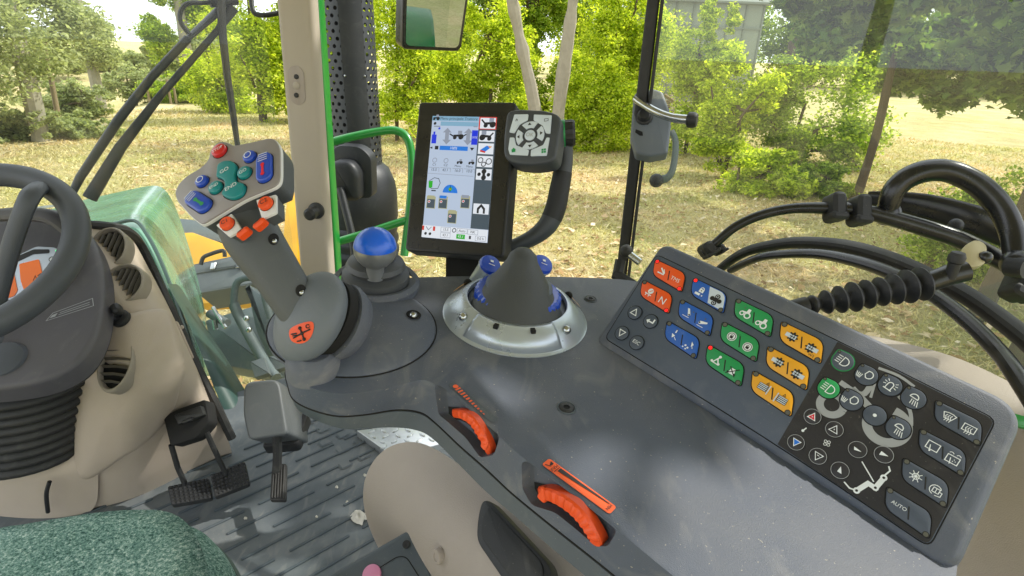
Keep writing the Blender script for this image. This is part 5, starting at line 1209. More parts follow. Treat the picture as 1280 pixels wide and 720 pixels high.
padk([(606, 195), (618, 195), (606, 266), (543, 268), (545, 244), (592, 225)], 'pad_key', [('p', [(-.9, .1), (-.1, .1), (-.1, .9), (-.9, .9)]), ('p', [(.1, .1), (.9, .1), (.9, .9), (.1, .9)]), ('p', [(-.9, -.9), (-.1, -.9), (-.1, -.1), (-.9, -.1)]), ('p', [(.1, -.9), (.9, -.9), (.9, -.1), (.1, -.1)])], (594, 246), 2)
C0 = Vector(FTn.L(*zt([(540, 185)])[0], .005))
for k in range(4):
    a0 = 90 * k - 34 + 90 * 0; q = arc(C0.x, C0.y, 54 * kT, a0, a0 + 68, 8) + arc(C0.x, C0.y, 29 * kT, a0 + 62, a0 + 6, 6)
    m = MB(); m.mat(0).prism(FTn, q, .0030, .0058, .0006); aa = math.radians(90 * k); cx, cy = C0.x + 42 * kT * math.cos(aa), C0.y + 42 * kT * math.sin(aa)
    m.mat(1).flat(FTn, [(cx + 7 * kT * math.cos(aa), cy + 7 * kT * math.sin(aa)), (cx - 3 * kT * math.cos(aa) - 7 * kT * math.sin(aa), cy - 3 * kT * math.sin(aa) + 7 * kT * math.cos(aa)), (cx - 3 * kT * math.cos(aa) + 7 * kT * math.sin(aa), cy - 3 * kT * math.sin(aa) - 7 * kT * math.cos(aa))], .0062); m.build('arrow_key', [M['k_white'], M['ink_black']], PD, fix=False)
m = MB(); f = FTn.sub(C0.x, C0.y); m.mat(0).lathe(f, [(20 * kT, .003), (20 * kT, .0055), (17 * kT, .0062), (1e-5, .0062)], 28); m.mat(1).text(f, 'OK', 0, 0, 20 * kT, .0066, trot); m.build('ok_key', [M['k_white'], M['ink_grey']], PD, fix=False)
kf = axis_fr(W(*zt([(672, 178)])[0], .742), c2w((1, -.03, -.12)), c2w((0, 1, 0)))
m = MB(); N = 36; rings = [[kf.P(r * (1 + (.04 if k % 2 else 0) * g_) * math.cos(2 * PI * k / N), r * (1 + (.04 if k % 2 else 0) * g_) * math.sin(2 * PI * k / N), h) for k in range(N)] for r, h, g_ in ((.0165, .001, 1), (.0168, .012, 1), (.015, .015, .5), (1e-5, .0155, 0))]
m.loft(rings); m.build('knob', M['black'], PD, angle=20)
m = MB(); m.lathe(kf, [(.0174, -.004), (.0180, -.001), (.0176, .0022)], 36); m.build('knob_ring', M['k_green'], PD)
hp = zt([(672, 215), (676, 270), (668, 330), (655, 400), (640, 470), (610, 535), (560, 580), (500, 610), (440, 632)]); P = smooth([W(x, y, .755 + .0015 * i) for i, (x, y) in enumerate(hp)], 5)
rad = list(np.interp(np.linspace(0, 8, len(P)), range(9), [.015, .014, .0155, .0165, .017, .017, .0145, .0125, .012]))
m = MB(); m.tube(P, rad, 18, flat=.8); m.build('handle', M['pad'], TE)
m = MB(); m.tube([p for p in P[10:24]], [r * 1.04 for r in rad[10:24]], 18, flat=.8); m.build('handle_grip', M['rubber'], TE)
m = MB(); m.loft([[W(x, y, d) for x, y, d in ((689, 200, .75), (716, 186, .75), (716, 186, .775), (689, 200, .775))], [W(x, y, d) for x, y, d in ((689, 168, .75), (708, 168, .75), (708, 168, .775), (689, 168, .775))]]); m.build('handle_root', M['joy_dark'], TE, bevel=.003)
# ================================================================== cab shell
def plane_F(px, py, dist): return HP(px, py, CAM + FW * dist, FW)          # a point on a cross-plane in front of the driver
def Q(rows): return [[W(*p) for p in r] for r in rows]
# floor mat
fz = Vector((CAM.x, CAM.y, FLOOR)); fo = fz
FF = Fr(fz, RT, UP)
m = MB(); fl = [(-.85, -.5), (.78, -.5), (.78, .9), (.62, 1.55), (-.62, 1.62), (-.85, .9)]
m.prism(FF, rpoly(fl, .03), -.05, 0, .004); f_ = m.build('floor', M['mat']); tag(f_, kind='structure')
# raised ribs of the mat (one mesh, surface relief)
m = MB(); z6 = zc(280, 440, 3.275)
def fpt(p): 
    q = HZ(p[0], p[1], FLOOR) - fz; return Vector((q.dot(RT), q.dot(FW)))
A, B = fpt(z6([(190, 660)])[0]), fpt(z6([(515, 500)])[0]); dr = (B - A).normalized(); dn = Vector((-dr.y, dr.x))
rs = np.random.RandomState(2)
for k in range(-9, 9):
    base = A + dn * (k * .042)
    s = -.75 + (.08 if k % 2 else 0)
    while s < .75:
        L_ = .19 if k < 3 else .10
        a, b = base + dr * s, base + dr * (s + L_)
        if all(-.80 < q.x < .72 and -.4 < q.y < 1.3 for q in (a, b)): m.prism(FF.sub((a.x + b.x) / 2, (a.y + b.y) / 2, 0, math.atan2(dr.y, dr.x)), rrect(L_, .006, .002, 2), 0, .004, .0015, 1)
        s += L_ + .03
C0_ = fpt(z6([(340, 290)])[0])
for i in range(6):
    for j in range(5):
        c = C0_ + dr * (i * .05 + (.02 if j % 2 else 0)) - dn * (j * .055)
        f = FF.sub(c.x, c.y, 0, math.atan2(dr.y, dr.x)); m.stroke(f, [(-.014, .01), (-.014, -.01), (.014, -.01)], .004, .003)
o = m.build('floor_ribs', M['mat_rib'] if 'mat_rib' in M else M['mat'], fix=False); tag(o, kind='structure')
# checker plate step and crumbs on the mat
a = [HZ(x, y, FLOOR + .02) for x, y in ((446, 538), (520, 535), (560, 552), (500, 572))]
f = Fr(a[0], a[1] - a[0], UP); m = MB(); m.prism(f, f.LL([(446, 538), (505, 530), (560, 552), (492, 571)]), -.02, 0, .002)
for i in range(7):
    for j in range(5):
        p = (f.L(450 + 15.0 * i, 536)[0] + .007 * (j % 2), -.008 - .022 * j)
        pq = f.LL([(446, 538), (505, 530), (560, 552), (492, 571)]); cs_ = [(pq[(k + 1) % 4][0] - pq[k][0]) * (p[1] - pq[k][1]) - (pq[(k + 1) % 4][1] - pq[k][1]) * (p[0] - pq[k][0]) for k in range(4)]
        if min(cs_) * max(cs_) < 0 or min(abs(v) for v in cs_) < .0008: continue
        m.prism(f.sub(p[0], p[1], 0, .8 if (i + j) % 2 else -.8), circ(0, 0, .0105, 10, .0042), 0, .003, .0015, 1)
tag(m.build('checker_plate', M['alu']), 'bright aluminium checker plate on the floor under the armrest nose', 'plate')
rs = np.random.RandomState(4)
for i, (x, y, s, lb) in enumerate([(449, 648, .018, 'crumpled white paper scrap on the mat beside the beige housing'), (421, 609, .004, 'small white crumb in the middle of the ribbed mat'), (396, 646, .003, 'tiny white crumb on the mat nearest the seat corner'), (434, 628, .0035, 'tiny white crumb on the mat left of the paper scrap'), (456, 594, .004, 'tiny white crumb on the mat at the housing nose'), (357, 600, .004, 'white crumb on the mat just right of the accelerator pedal'), (307, 648, .004, 'white crumb on the mat below the brake pedals')]):
    o_ = HZ(x, y, FLOOR); m = MB(); fr = Fr(o_, RT, UP); n = 10
    R = [[fr.P(s * math.cos(2 * PI * k / n) * q * rs.uniform(.5, 1.2), s * math.sin(2 * PI * k / n) * q * rs.uniform(.6, 1.8), h * s * rs.uniform(.4, 1)) for k in range(n)] for q, h in ((.9, .05), (1, .3), (.6, .7), (.2, .9))]
    m.loft(R); tag(m.build('paper_scrap' if i == 0 else 'crumb', M['paper'], angle=10), lb, 'paper scrap' if i == 0 else 'crumb', None if i == 0 else 'white crumbs on the floor mat')

# pillar
pc = W(372, 172, 1.6); wv = c2w((1, 0, 0)); PB = thing('cab_pillar', Vector((pc.x, pc.y, FLOOR)), 'beige cab pillar left of the exhaust, with a black rubber edge', 'pillar')
wp = c2w((1, -.0, -.12)); wp.z = 0; wp.normalize(); wn = Vector((wp.y, -wp.x, 0)); wn = wn if wn.dot(-pc) > 0 else -wn
hw = 19.5 / FL * 1.6
P1 = W(398, 345, 1.6); rh_ = math.hypot(P1.x, P1.y)
def col_top(px, py, hd): r = ray(px, py); return CAM + r * (hd / math.hypot(r.x, r.y))
P2 = col_top(372, 0, rh_)
def lean(A, B, z): return A + (B - A) * ((z - A.z) / (B.z - A.z))
fpl = Fr(Vector((pc.x, pc.y, 0)), wp, UP)
def vpost(x0, x1, y0, y1, z0, z1, bev, A=None, B=None):
    mm = MB(); q = rrect(x1 - x0, y1 - y0, bev, 4, (x0 + x1) / 2, (y0 + y1) / 2); A = A or P1; B = B or P2
    mm.loft([[lean(A, B, z) + fpl.u * a + fpl.v * b for a, b in q] for z in (z0, z1)]); return mm
sgn = 1 if fpl.v.dot(wn) > 0 else -1
vpost(-hw, hw * 1.02, -.022, .022, FLOOR - .02, 3.2, .014).build('post', M['pillar'], PB)
vpost(-hw - .012, -hw - .0005, -.03 * sgn - .012, -.03 * sgn + .05, FLOOR, 3.2, .004).build('rubber_seal', M['rubber'], PB)
fd_ = (P2 - P1).normalized(); ff = Fr(P1 + wn * .0225, wp - fd_ * wp.dot(fd_), wp.cross(fd_) if wp.cross(fd_).dot(wn) > 0 else -wp.cross(fd_))
def on_p(x, y): return ff.L(x, y)
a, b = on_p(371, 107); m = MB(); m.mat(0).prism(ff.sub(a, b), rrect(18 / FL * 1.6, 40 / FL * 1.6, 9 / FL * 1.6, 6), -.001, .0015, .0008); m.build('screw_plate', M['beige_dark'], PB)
for dy in (-11, 0, 12):
    a, b = on_p(371, 107 + dy); m = MB(); r = .009 if dy == 0 else .006; m.lathe(ff.sub(a, b, .0016), [(r, 0), (r, .002), (r * .7, .004), (1e-5, .0042)], 16); m.build('screw', M['pillar'] if dy == 0 else M['black'], PB)
a, b = on_p(396, 263); f = ff.sub(a, b); m = MB(); m.lathe(f, [(.022, 0), (.022, .006), (.014, .010), (.011, .025), (.016, .028), (.016, .045), (.010, .05), (1e-5, .05)], 24); 
kb = m.build('coat_knob', M['black'], PB)
# mirror arm with rubber ball at the pillar top
q = W(361, 14, 1.52); AR = thing('mirror_arm', q, 'thin black rod with a rubber ball end, fixed at the pillar top', 'rod')
P = smooth([W(314, -60, 1.5), W(314, -10, 1.5), W(315, 8, 1.5), W(319, 17, 1.5), W(330, 19, 1.5), W(345, 17, 1.51), W(361, 14, 1.53)], 5); m = MB(); m.tube(P, .0065, 10); m.build('rod', M['black'], AR)
m = MB(); m.ball(q, .021, 18, 10); m.build('ball_end', M['rubber'], AR)
# green frame post and grab rails
gx = W(412, 172, 1.70); GR = thing('green_handrail', Vector((gx.x, gx.y, 1.4)), 'bright green tube handrail beside the pillar, in front of the exhaust', 'handrail')
G1 = W(421, 345, 1.7); G2 = col_top(397, 0, math.hypot(G1.x, G1.y)); m = vpost(-.011, .011, -.02, .02, 1.2, 3.2, .006, G1, G2); m.build('post', M['green'], GR)
P = smooth([W(413, 178, 1.70), W(440, 171, 1.70), W(470, 165, 1.70), (W(492, 163, 1.70)), W(506, 169, 1.70), W(513, 185, 1.70), W(515, 215, 1.70), W(512, 262, 1.70), W(505, 320, 1.70)], 6); m = MB(); m.tube(P, .0125, 14); m.build('top_rail', M['green'], GR)
m = MB(); m.tube([W(420, 303, 1.70), W(460, 291, 1.70), W(508, 275, 1.70)], .0125, 14); m.build('lower_rail', M['green'], GR)
# windscreen
m = MB(); P0 = plane_F(349, 172, 1.63); 
wl = P0 - RT * 1.3; f = Fr(P0, RT, -FW)
m.add([f.P(-1.4, -1.2, 0), f.P(.0, -1.2, 0), f.P(.0, 1.2, 0), f.P(-1.4, 1.2, 0)], [(0, 1, 2, 3)]); tag(m.build('windscreen', M['glass_front']), 'clear front windscreen between the left picture edge and the beige pillar', 'windscreen')

# exhaust stack
ex = W(436, 60, 1.98); EX = thing('exhaust_stack', Vector((ex.x, ex.y, 1.2)), 'dark exhaust stack with a perforated guard, beyond the green rails', 'exhaust')
fe = Fr(Vector((ex.x, ex.y, 0)), wp, UP); Re = 33 / FL * 1.98
def perf():
    mt = bpy.data.materials.new('perforated_guard'); mt.use_nodes = True; nt = mt.node_tree; b = nt.nodes['Principled BSDF']; L = nt.links; out = nt.nodes['Material Output']
    b.inputs['Base Color'].default_value = rgb('#474b52'); b.inputs['Roughness'].default_value = .45; b.inputs['Metallic'].default_value = .4
    uv = nd(nt, 'ShaderNodeTexCoord'); sx = nd(nt, 'ShaderNodeSeparateXYZ'); L.new(uv.outputs['UV'], sx.inputs[0])
    def mth(op, a, c=None):
        n = nd(nt, 'ShaderNodeMath', operation=op)
        for i, v in enumerate((a, c)):
            if v is None: continue
            if isinstance(v, (int, float)): n.inputs[i].default_value = v
            else: L.new(v, n.inputs[i])
        return n.outputs[0]
    row = mth('FLOOR', sx.outputs[1]); odd = mth('MULTIPLY', mth('MODULO', row, 2.0), .5)
    fu = mth('SUBTRACT', mth('FRACT', mth('ADD', sx.outputs[0], odd)), .5); fv = mth('SUBTRACT', mth('FRACT', sx.outputs[1]), .5)
    d = mth('SQRT', mth('ADD', mth('MULTIPLY', fu, fu), mth('MULTIPLY', mth('MULTIPLY', fv, fv), .75)))
    hole = mth('LESS_THAN', d, .235); tr = nd(nt, 'ShaderNodeBsdfTransparent'); mx = nd(nt, 'ShaderNodeMixShader')
    L.new(hole, mx.inputs[0]); L.new(b.outputs[0], mx.inputs[1]); L.new(tr.outputs[0], mx.inputs[2]); L.new(mx.outputs[0], out.inputs[0]); return mt
M['perf'] = perf(); M['exh'] = pm('exhaust_black', '#2c2f33', .45, metal=.3, bump=.1, dust=.2)
cam_ang = math.atan2(-fe.v.dot(Vector((ex.x, ex.y, 0))), -fe.u.dot(Vector((ex.x, ex.y, 0))))
def guard(a0, a1, name, mat, r, z0, z1, n=40, uvs=None):
    V = []; F = []
    for k in range(n + 1):
        a = a0 + (a1 - a0) * k / n
        V += [fe.P(r * math.cos(a), r * math.sin(a), z0), fe.P(r * math.cos(a), r * math.sin(a), z1)]
    for k in range(n): F.append((2 * k, 2 * k + 2, 2 * k + 3, 2 * k + 1))
    mm = MB(); mm.add(V, F); o = mm.build(name, mat, EX, fix=False)
    if uvs:
        ul = o.data.uv_layers.new(name='holes')
        for p in o.data.polygons:
            for li, vi in zip(p.loop_indices, p.vertices): ul.data[li].uv = (uvs[0] * (vi // 2) / n, uvs[1] * (vi % 2))
    return o
pit = .027
guard(cam_ang + .55, cam_ang + 2 * PI - .25, 'perforated_guard', M['perf'], Re, 1.9, 3.3, 60, ((2 * PI - .8) * Re / pit, 1.4 / (pit * .866)))
guard(cam_ang - .27, cam_ang + .57, 'guard_seam', M['exh'], Re * 1.02, 1.9, 3.3, 16)
for z in (2.75, 2.45, 2.2):
    for da in (-.2, .5): 
        m = MB(); a = cam_ang + da; c = fe.P(Re * 1.02 * math.cos(a), Re * 1.02 * math.sin(a), z); m.ball(c, .005, 8, 4); m.build('rivet', M['steel'], EX)
m = MB(); m.lathe(fe, [(Re * .62, 1.2), (Re * .62, 3.3)], 28, cap0=False, cap1=False); m.build('inner_pipe', M['matte'], EX)
m = MB(); pr_ = [(Re * 1.30, 1.1)]; zsh = W(463, 262, 1.98).z - 1.90
for k in range(12): pr_ += [(Re * 1.34, 1.20 + .05 * k), (Re * 1.40, 1.215 + .05 * k), (Re * 1.40, 1.23 + .05 * k), (Re * 1.34, 1.24 + .05 * k)]
pr_ += [(Re * 1.42, 1.81), (Re * 1.42, 1.90), (Re * 1.36, 1.95), (Re * 1.16, 2.00), (Re * 1.0, 2.02)]
pr_ = [(r * 1.08 if r > Re * 1.1 else r, h if h < 1.2 else h + zsh) for r, h in pr_]; m.lathe(fe, pr_, 40); m.build('lower_body', M['exh'], EX)
fx = Fr(W(438, 215, 1.80), wp, wn); m = MB(); s_ = 1.8 / FL
m.prism(fx, rpoly([(-24 * s_, -35 * s_), (26 * s_, -32 * s_), (28 * s_, 20 * s_), (14 * s_, 32 * s_), (-16 * s_, 32 * s_), (-26 * s_, 18 * s_)], .02), -.05, .0, .004); m.build('bracket', M['exh'], EX)
m = MB(); m.prism(fx.sub(-2 * s_, -8 * s_), rpoly([(-18 * s_, -26 * s_), (18 * s_, -24 * s_), (20 * s_, 12 * s_), (10 * s_, 25 * s_), (-10 * s_, 25 * s_), (-18 * s_, 16 * s_)], .02), 0, .055, .02, 4); m.build('cap', M['exh'], EX)
m = MB(); m.tube(smooth([W(425, 235, 1.76), W(432, 262, 1.76), W(441, 300, 1.76), W(444, 330, 1.76)], 4), .012, 10); m.build('strap', M['exh'], EX)

# outside mirror
MI_o = W(543, 32, 2.3); MI = thing('outside_mirror', MI_o, 'black framed outside mirror hanging above the terminal', 'mirror')
tgt = (CAM + RT * 1.75 - FW * .9 + UP * -.75); nm = ((CAM - MI_o).normalized() + (tgt - MI_o).normalized()).normalized()
fm = Fr(MI_o, W(583, 2, 2.3) - W(507, 2, 2.3), nm); q = rpoly(fm.LL([(504, -22), (589, -22), (577, 65), (502, 62)]), .03, 5)
m = MB(); m.prism(fm, q, -.09, -.002, .012, 3); m.build('housing', M['gloss'], MI); m = MB(); m.flat(fm, rpoly(fm.LL([(509, -16), (584, -16), (573, 60), (507, 57)]), .024, 5), .0005); m.build('mirror_glass', M['mirror'], MI)
m = MB(); m.tube([W(545, -15, 2.36), W(548, -60, 2.36), W(520, -110, 2.3)], .016, 10); m.build('arm', M['black'], MI)
# rear fender, the thing the mirror looks at (beside and behind the camera)
rf = CAM + RT * 1.25 - FW * .75; FE = thing('rear_fender', Vector((rf.x, rf.y, .9)), 'green rear wheel fender behind the cab, seen only in the outside mirror', 'fender'); m = MB(); rows = []
for k in range(13):
    a = math.radians(-10 + 15 * k); c = Vector((rf.x, rf.y, .95)); rows.append([c + FW * 1.0 * math.cos(a) + UP * 1.0 * math.sin(a) + RT * x for x in (-.25, -.22, 0, .25, .42, .45)])
m.grid(rows); m.build('shell', M['green'], FE, solid=.02)
m = MB(); fw = axis_fr(Vector((rf.x, rf.y, .95)), RT); m.lathe(fw, [(.35, -.18), (.60, -.2), (.90, -.2), (.93, -.15), (.93, .25), (.90, .3), (.60, .3), (.35, .2)], 48); m.build('tyre', M['rubber'], FE)

# wipers on the windscreen
WP = thing('wiper', plane_F(283, 5, 1.70), 'black twin arm windscreen wiper hanging over the left part of the windscreen', 'wiper')
def wpt(pts, d=1.70): return [plane_F(x, y, d) for x, y in pts]
m = MB(); P = wpt([(292, -6), (266, 20), (235, 48)]); m.tube(P, [.016, .020, .014], 10, flat=.5); P = wpt([(235, 48), (190, 96), (148, 150), (100, 222), (88, 246)]); m.tube(P, [.010, .010, .011, .010, .008], 10); m.build('arm', M['exh'], WP)
m = MB(); P = wpt([(292, 10), (272, 38), (200, 120), (150, 185), (112, 248)], 1.69); m.tube(P, [.013, .008, .009, .013, .016], 10); m.build('second_arm', M['exh'], WP)
m = MB(); P = wpt([(275, -20), (278, 40), (284, 95), (291, 140), (297, 182)], 1.68); m.tube(P, [.014, .013, .012, .011, .009], 8, flat=.7); m.build('blade', M['rubber'], WP)
m = MB(); P = wpt([(289, -4), (262, 3), (236, 4), (226, 14), (226, 28), (236, 42)], 1.69); m.tube(smooth(P, 4), .0055, 8); m.build('hose', M['black'], WP)
m = MB(); P = wpt([(262, 3), (296, 0)], 1.69); m.tube(P, .012, 10); m.build('pivot', M['exh'], WP)

M['corner'] = pm('dark_corner_plastic', '#2f4844', .45, var=.1)
# hood and the things before the windscreen
HO = thing('bonnet', W(180, 300, 2.1), 'glossy green tractor bonnet beyond the windscreen corner', 'bonnet')
rows = [[(20, 275, 2.75), (100, 250, 2.75), (150, 240, 2.75), (188, 231, 2.75), (206, 232, 2.7), (222, 262, 2.62), (240, 320, 2.55), (258, 390, 2.5), (268, 470, 2.45)],
        [(20, 282, 2.4), (100, 262, 2.4), (140, 254, 2.4), (176, 248, 2.4), (197, 254, 2.36), (213, 286, 2.3), (232, 340, 2.22), (252, 405, 2.16), (262, 470, 2.12)],
        [(20, 288, 2.05), (100, 276, 2.05), (140, 270, 2.05), (171, 262, 2.05), (188, 275, 2.02), (204, 306, 1.96), (224, 358, 1.9), (243, 415, 1.84), (254, 470, 1.8)],
        [(20, 296, 1.9), (100, 284, 1.9), (140, 280, 1.9), (168, 276, 1.9), (183, 292, 1.87), (199, 322, 1.83), (218, 370, 1.78), (237, 425, 1.72), (248, 470, 1.7)],
        [(20, 312, 1.88), (100, 298, 1.88), (140, 294, 1.88), (164, 290, 1.88), (177, 304, 1.85), (192, 334, 1.80), (211, 380, 1.75), (230, 432, 1.70), (242, 478, 1.68)]]
m = MB(); m.grid(Q(rows)); m.build('shell', M['hood'], HO, subdiv=2, angle=180)
m = MB(); P = smooth([W(x, y, d - .01) for x, y, d in rows[3]], 5); m.tube(P, .006, 6); m.build('edge_seam', M['corner'], HO)
# dark cab corner below the windscreen
m = MB(); m.grid(Q([[(205, 350, 1.72), (226, 385, 1.68), (245, 424, 1.64), (262, 470, 1.6), (285, 530, 1.55)], [(216, 358, 1.74), (240, 400, 1.7), (266, 440, 1.66), (292, 486, 1.6), (312, 530, 1.55)], [(222, 350, 1.9), (250, 400, 1.85), (282, 445, 1.8), (305, 486, 1.75), (330, 530, 1.7)]]))
tag(m.build('cab_corner_panel', M['corner'], subdiv=2, angle=180), 'dark green grey cab corner panel sloping down between the dashboard and the pedals', 'panel')
# yellow implement, toolbox, step
YI = thing('yellow_implement', W(300, 350, 3.8), 'yellow steel implement frame mounted ahead of the tractor', 'implement')
fy = Fr(W(300, 350, 3.6), W(400, 345, 3.6) - W(230, 330, 3.6), c2w((-.1, -.35, -.9)))
m = MB(); m.prism(fy, fy.LL([(205, 292), (240, 290), (300, 312), (362, 320), (362, 345), (230, 352)]), -.10, 0, .01); m.build('upper_beam', M['yellow'], YI)
m = MB(); m.prism(fy, fy.LL([(365, 180), (372, 180), (372, 330), (350, 330)], ), -.10, 0, .01); m.build('upright', M['yellow'], YI)
m = MB(); m.prism(fy, fy.LL([(235, 352), (325, 345), (345, 350), (345, 372), (240, 378)]), -.16, -.03, .01); m.build('lower_beam', M['yellow'], YI)
m = MB(); m.prism(fy, fy.LL([(210, 262), (262, 268), (262, 292), (210, 290)]), -.3, -.12, .01); m.build('cross_member', M['tankgrey'], YI)
TB = thing('toolbox', W(284, 345, 3.35), 'grey plastic toolbox with a lid handle, strapped before the yellow beam', 'toolbox'); s_ = 3.35 / FL
ft = Fr(W(284, 345, 3.35), W(335, 328, 3.35) - W(240, 333, 3.35), c2w((-.05, -.45, -.89)))
m = MB(); m.prism(ft, rpoly(ft.LL([(240, 340), (330, 326), (336, 352), (246, 367)]), .01), -.22, 0, .012); m.build('box', M['tool'], TB)
m = MB(); m.prism(ft, rpoly(ft.LL([(238, 332), (328, 313), (333, 329), (240, 344)]), .01), -.23, .012, .012); m.build('lid', M['tool'], TB)
m = MB(); m.tube(smooth([W(x, y, 3.30) for x, y in ((251, 331), (254, 322), (262, 318), (274, 314), (280, 314), (281, 321))], 3), .012, 8); m.build('handle', M['black'], TB)
for x, y in ((269, 335), (301, 333)):
    a, b = ft.L(x, y); m = MB(); m.box(ft.sub(a, b, .018), .03, .045, .02, bev=.004); m.build('latch', M['steel'], TB)
ST = thing('step_frame', W(320, 400, 2.1), 'grey bent tube access step with its bracket, outside below the joystick', 'step')
m = MB(); m.tube(smooth([W(x, y, d) for x, y, d in ((292, 384, 2.1), (294, 360, 2.1), (300, 350, 2.1), (312, 347, 2.1), (325, 351, 2.1), (331, 372, 2.1), (338, 398, 2.1))], 4), .013, 10); m.build('hoop', M['tankgrey'], ST)
m = MB(); m.tube(smooth([W(x, y, d) for x, y, d in ((292, 380, 2.1), (300, 398, 2.1), (312, 420, 2.08), (328, 448, 2.05), (345, 472, 2.0))], 4), .019, 10); m.build('rail', M['tankgrey'], ST)
m = MB(); fs = Fr(W(330, 400, 2.2), c2w((1, .1, 0)), c2w((-.2, -.3, -.9))); m.prism(fs, rpoly(fs.LL([(305, 352), (345, 380), (350, 440), (335, 450), (318, 415)]), .03), -.12, 0, .02); m.build('tank', M['tankgrey'], ST)
m = MB(); fs = Fr(W(320, 430, 2.3), c2w((1, .1, 0)), c2w((-.2, -.5, -.8))); m.prism(fs, rpoly(fs.LL([(255, 400), (330, 378), (350, 470), (270, 455)]), .02), -.1, 0, .01); m.build('tread_plate', M['tankgrey'], ST)
m = MB(); fs = Fr(W(325, 455, 2.0), c2w((1, .1, 0)), c2w((-.2, -.6, -.75))); m.prism(fs, rpoly(fs.LL([(312, 452), (330, 446), (336, 466), (318, 472)]), .004), -.02, 0, .004); m.prism(fs, rpoly(fs.LL([(330, 440), (352, 436), (356, 452), (336, 458)]), .004), -.05, -.03, .004); m.build('bracket', M['tool'], ST)
for x, y in ((308, 398), (311, 412)): m = MB(); m.ball(W(x, y, 2.02), .011, 10, 6); m.build('bolt', M['steel'], ST)
HV = thing('hydraulic_valve', W(272, 398, 2.05), 'small steel hydraulic coupling seen between the bonnet and the step', 'coupling')
m = MB(); m.tube([W(262, 392, 2.1), W(284, 404, 2.05)], .016, 10); m.build('body', M['tool'], HV); m = MB(); m.tube([W(266, 384, 2.06), W(282, 410, 2.04)], .007, 8); m.build('lever', M['steel'], HV); m = MB(); m.tube([W(268, 400, 2.05), W(270, 412, 2.05)], .009, 8); m.build('nut', M['steel'], HV)

# ---- left dashboard, beige
DB = thing('dashboard', W(180, 480, 1.2), 'beige dashboard side with round vents, standing on the floor beside the pedals', 'dashboard')
rows = [[(90, 285, 1.16), (112, 283, 1.18), (134, 286, 1.22), (158, 292, 1.28), (172, 306, 1.36), (176, 320, 1.5)],
        [(90, 315, 1.10), (116, 315, 1.11), (142, 318, 1.14), (170, 322, 1.20), (186, 334, 1.30), (191, 345, 1.46)],
        [(90, 350, 1.08), (118, 352, 1.08), (155, 358, 1.10), (185, 356, 1.16), (199, 362, 1.26), (205, 370, 1.42)],
        [(95, 385, 1.07), (125, 384, 1.065), (165, 384, 1.07), (203, 382, 1.12), (213, 392, 1.22), (219, 398, 1.38)],
        [(100, 420, 1.07), (130, 420, 1.06), (170, 416, 1.06), (216, 412, 1.10), (228, 424, 1.20), (234, 434, 1.36)],
        [(100, 460, 1.08), (130, 462, 1.06), (175, 456, 1.055), (226, 448, 1.09), (242, 458, 1.19), (250, 466, 1.34)],
        [(100, 500, 1.10), (130, 505, 1.08), (175, 490, 1.07), (222, 470, 1.10), (250, 490, 1.22), (262, 496, 1.33)],
        [(80, 540, 1.14), (125, 545, 1.11), (165, 528, 1.10), (205, 505, 1.16), (262, 525, 1.28), (276, 524, 1.33)],
        [(50, 580, 1.19), (110, 585, 1.15), (160, 570, 1.15), (200, 550, 1.22), (268, 553, 1.34), (286, 552, 1.36)],
        [(20, 612, 1.24), (90, 618, 1.19), (150, 610, 1.20), (196, 600, 1.26), (268, 572, 1.38), (290, 566, 1.40)],
        [(10, 650, 1.28), (70, 655, 1.22), (140, 640, 1.24), (200, 618, 1.30), (266, 584, 1.41), (291, 574, 1.43)]]
m = MB(); m.grid(Q(rows)); dash = caster(m); m.build('shell', M['beige'], DB, subdiv=3, angle=180)
kb = sm2([(112, 402), (150, 396), (202, 388), (216, 410), (226, 448), (225, 474), (214, 512), (186, 544), (150, 572), (104, 596), (98, 540), (104, 460)], 5); kc = (160, 480); m = MB(); R = []
for sc_, of in ((1.03, -.004), (1.0, .006), (.97, .0105), (.92, .013), (.75, .015), (.5, .017), (.25, .018)):
    R.append([dash(kc[0] + (x - kc[0]) * sc_, kc[1] + (y - kc[1]) * sc_, of, 1.1)[0] for x, y in kb])
m.loft(R); m.build('knee_panel', M['beige'], DB, angle=60); dash0 = dash; dash = caster(m)
def dash(px, py, off, fall, k_=dash, d_=dash0):
    r = k_(px, py, off); return r if r[0] is not None else d_(px, py, off, fall)
sm_rows = Q(rows)
def vent(px, py, rx, ry, rot, nsl, srot, lb):
    n0 = c2w((.02, -.36, -.93)).normalized(); p, n = dash(px, py, .0, 1.1); n = n0; p = p + n * .005
    k = (CAM - p).length / FL * .95; f = Fr(p, c2w((math.cos(rot), math.sin(rot), 0)), n); t = MB()
    rx, ry = rx * k, ry * k
    E = lambda r_, h, N=36: [f.P(rx * r_ * math.cos(2 * PI * q / N), ry * r_ * math.sin(2 * PI * q / N), h) for q in range(N)]
    t.loft([E(1.03, -.025), E(1.06, .001), E(1.05, .003), E(1.01, .006), E(.95, .006), E(.90, .001), E(.88, -.010)], True, False, False); o = t.build('air_vent', M['ventring'], DB); o['label'] = lb
    t = MB(); t.add(E(.90, -.006), [tuple(range(36))]); t.build('duct', M['matte'], o, fix=False)
    fs = f.sub(0, 0, 0, srot)
    for i in range(nsl):
        y = (i + .5) / nsl * 2 - 1; y *= .80
        ca, sa = math.cos(srot), math.sin(srot); R_ = (rx * ry) / math.hypot(ry * ca, rx * sa); R2_ = (rx * ry) / math.hypot(ry * sa, rx * ca)
        w_ = R_ * .84 * math.sqrt(max(.02, 1 - y * y)); t = MB(); yy = y * R2_
        t.loft([[fs.P(s * w_, yy + a - .002 * abs(s), h) for a, h in ((-.0016, -.004), (.0018, .0026), (.0028, .0020), (-.0006, -.0055))] for s in (-1, -.5, 0, .5, 1)]); t.build('slat', M['ventslat'], o)
    return f
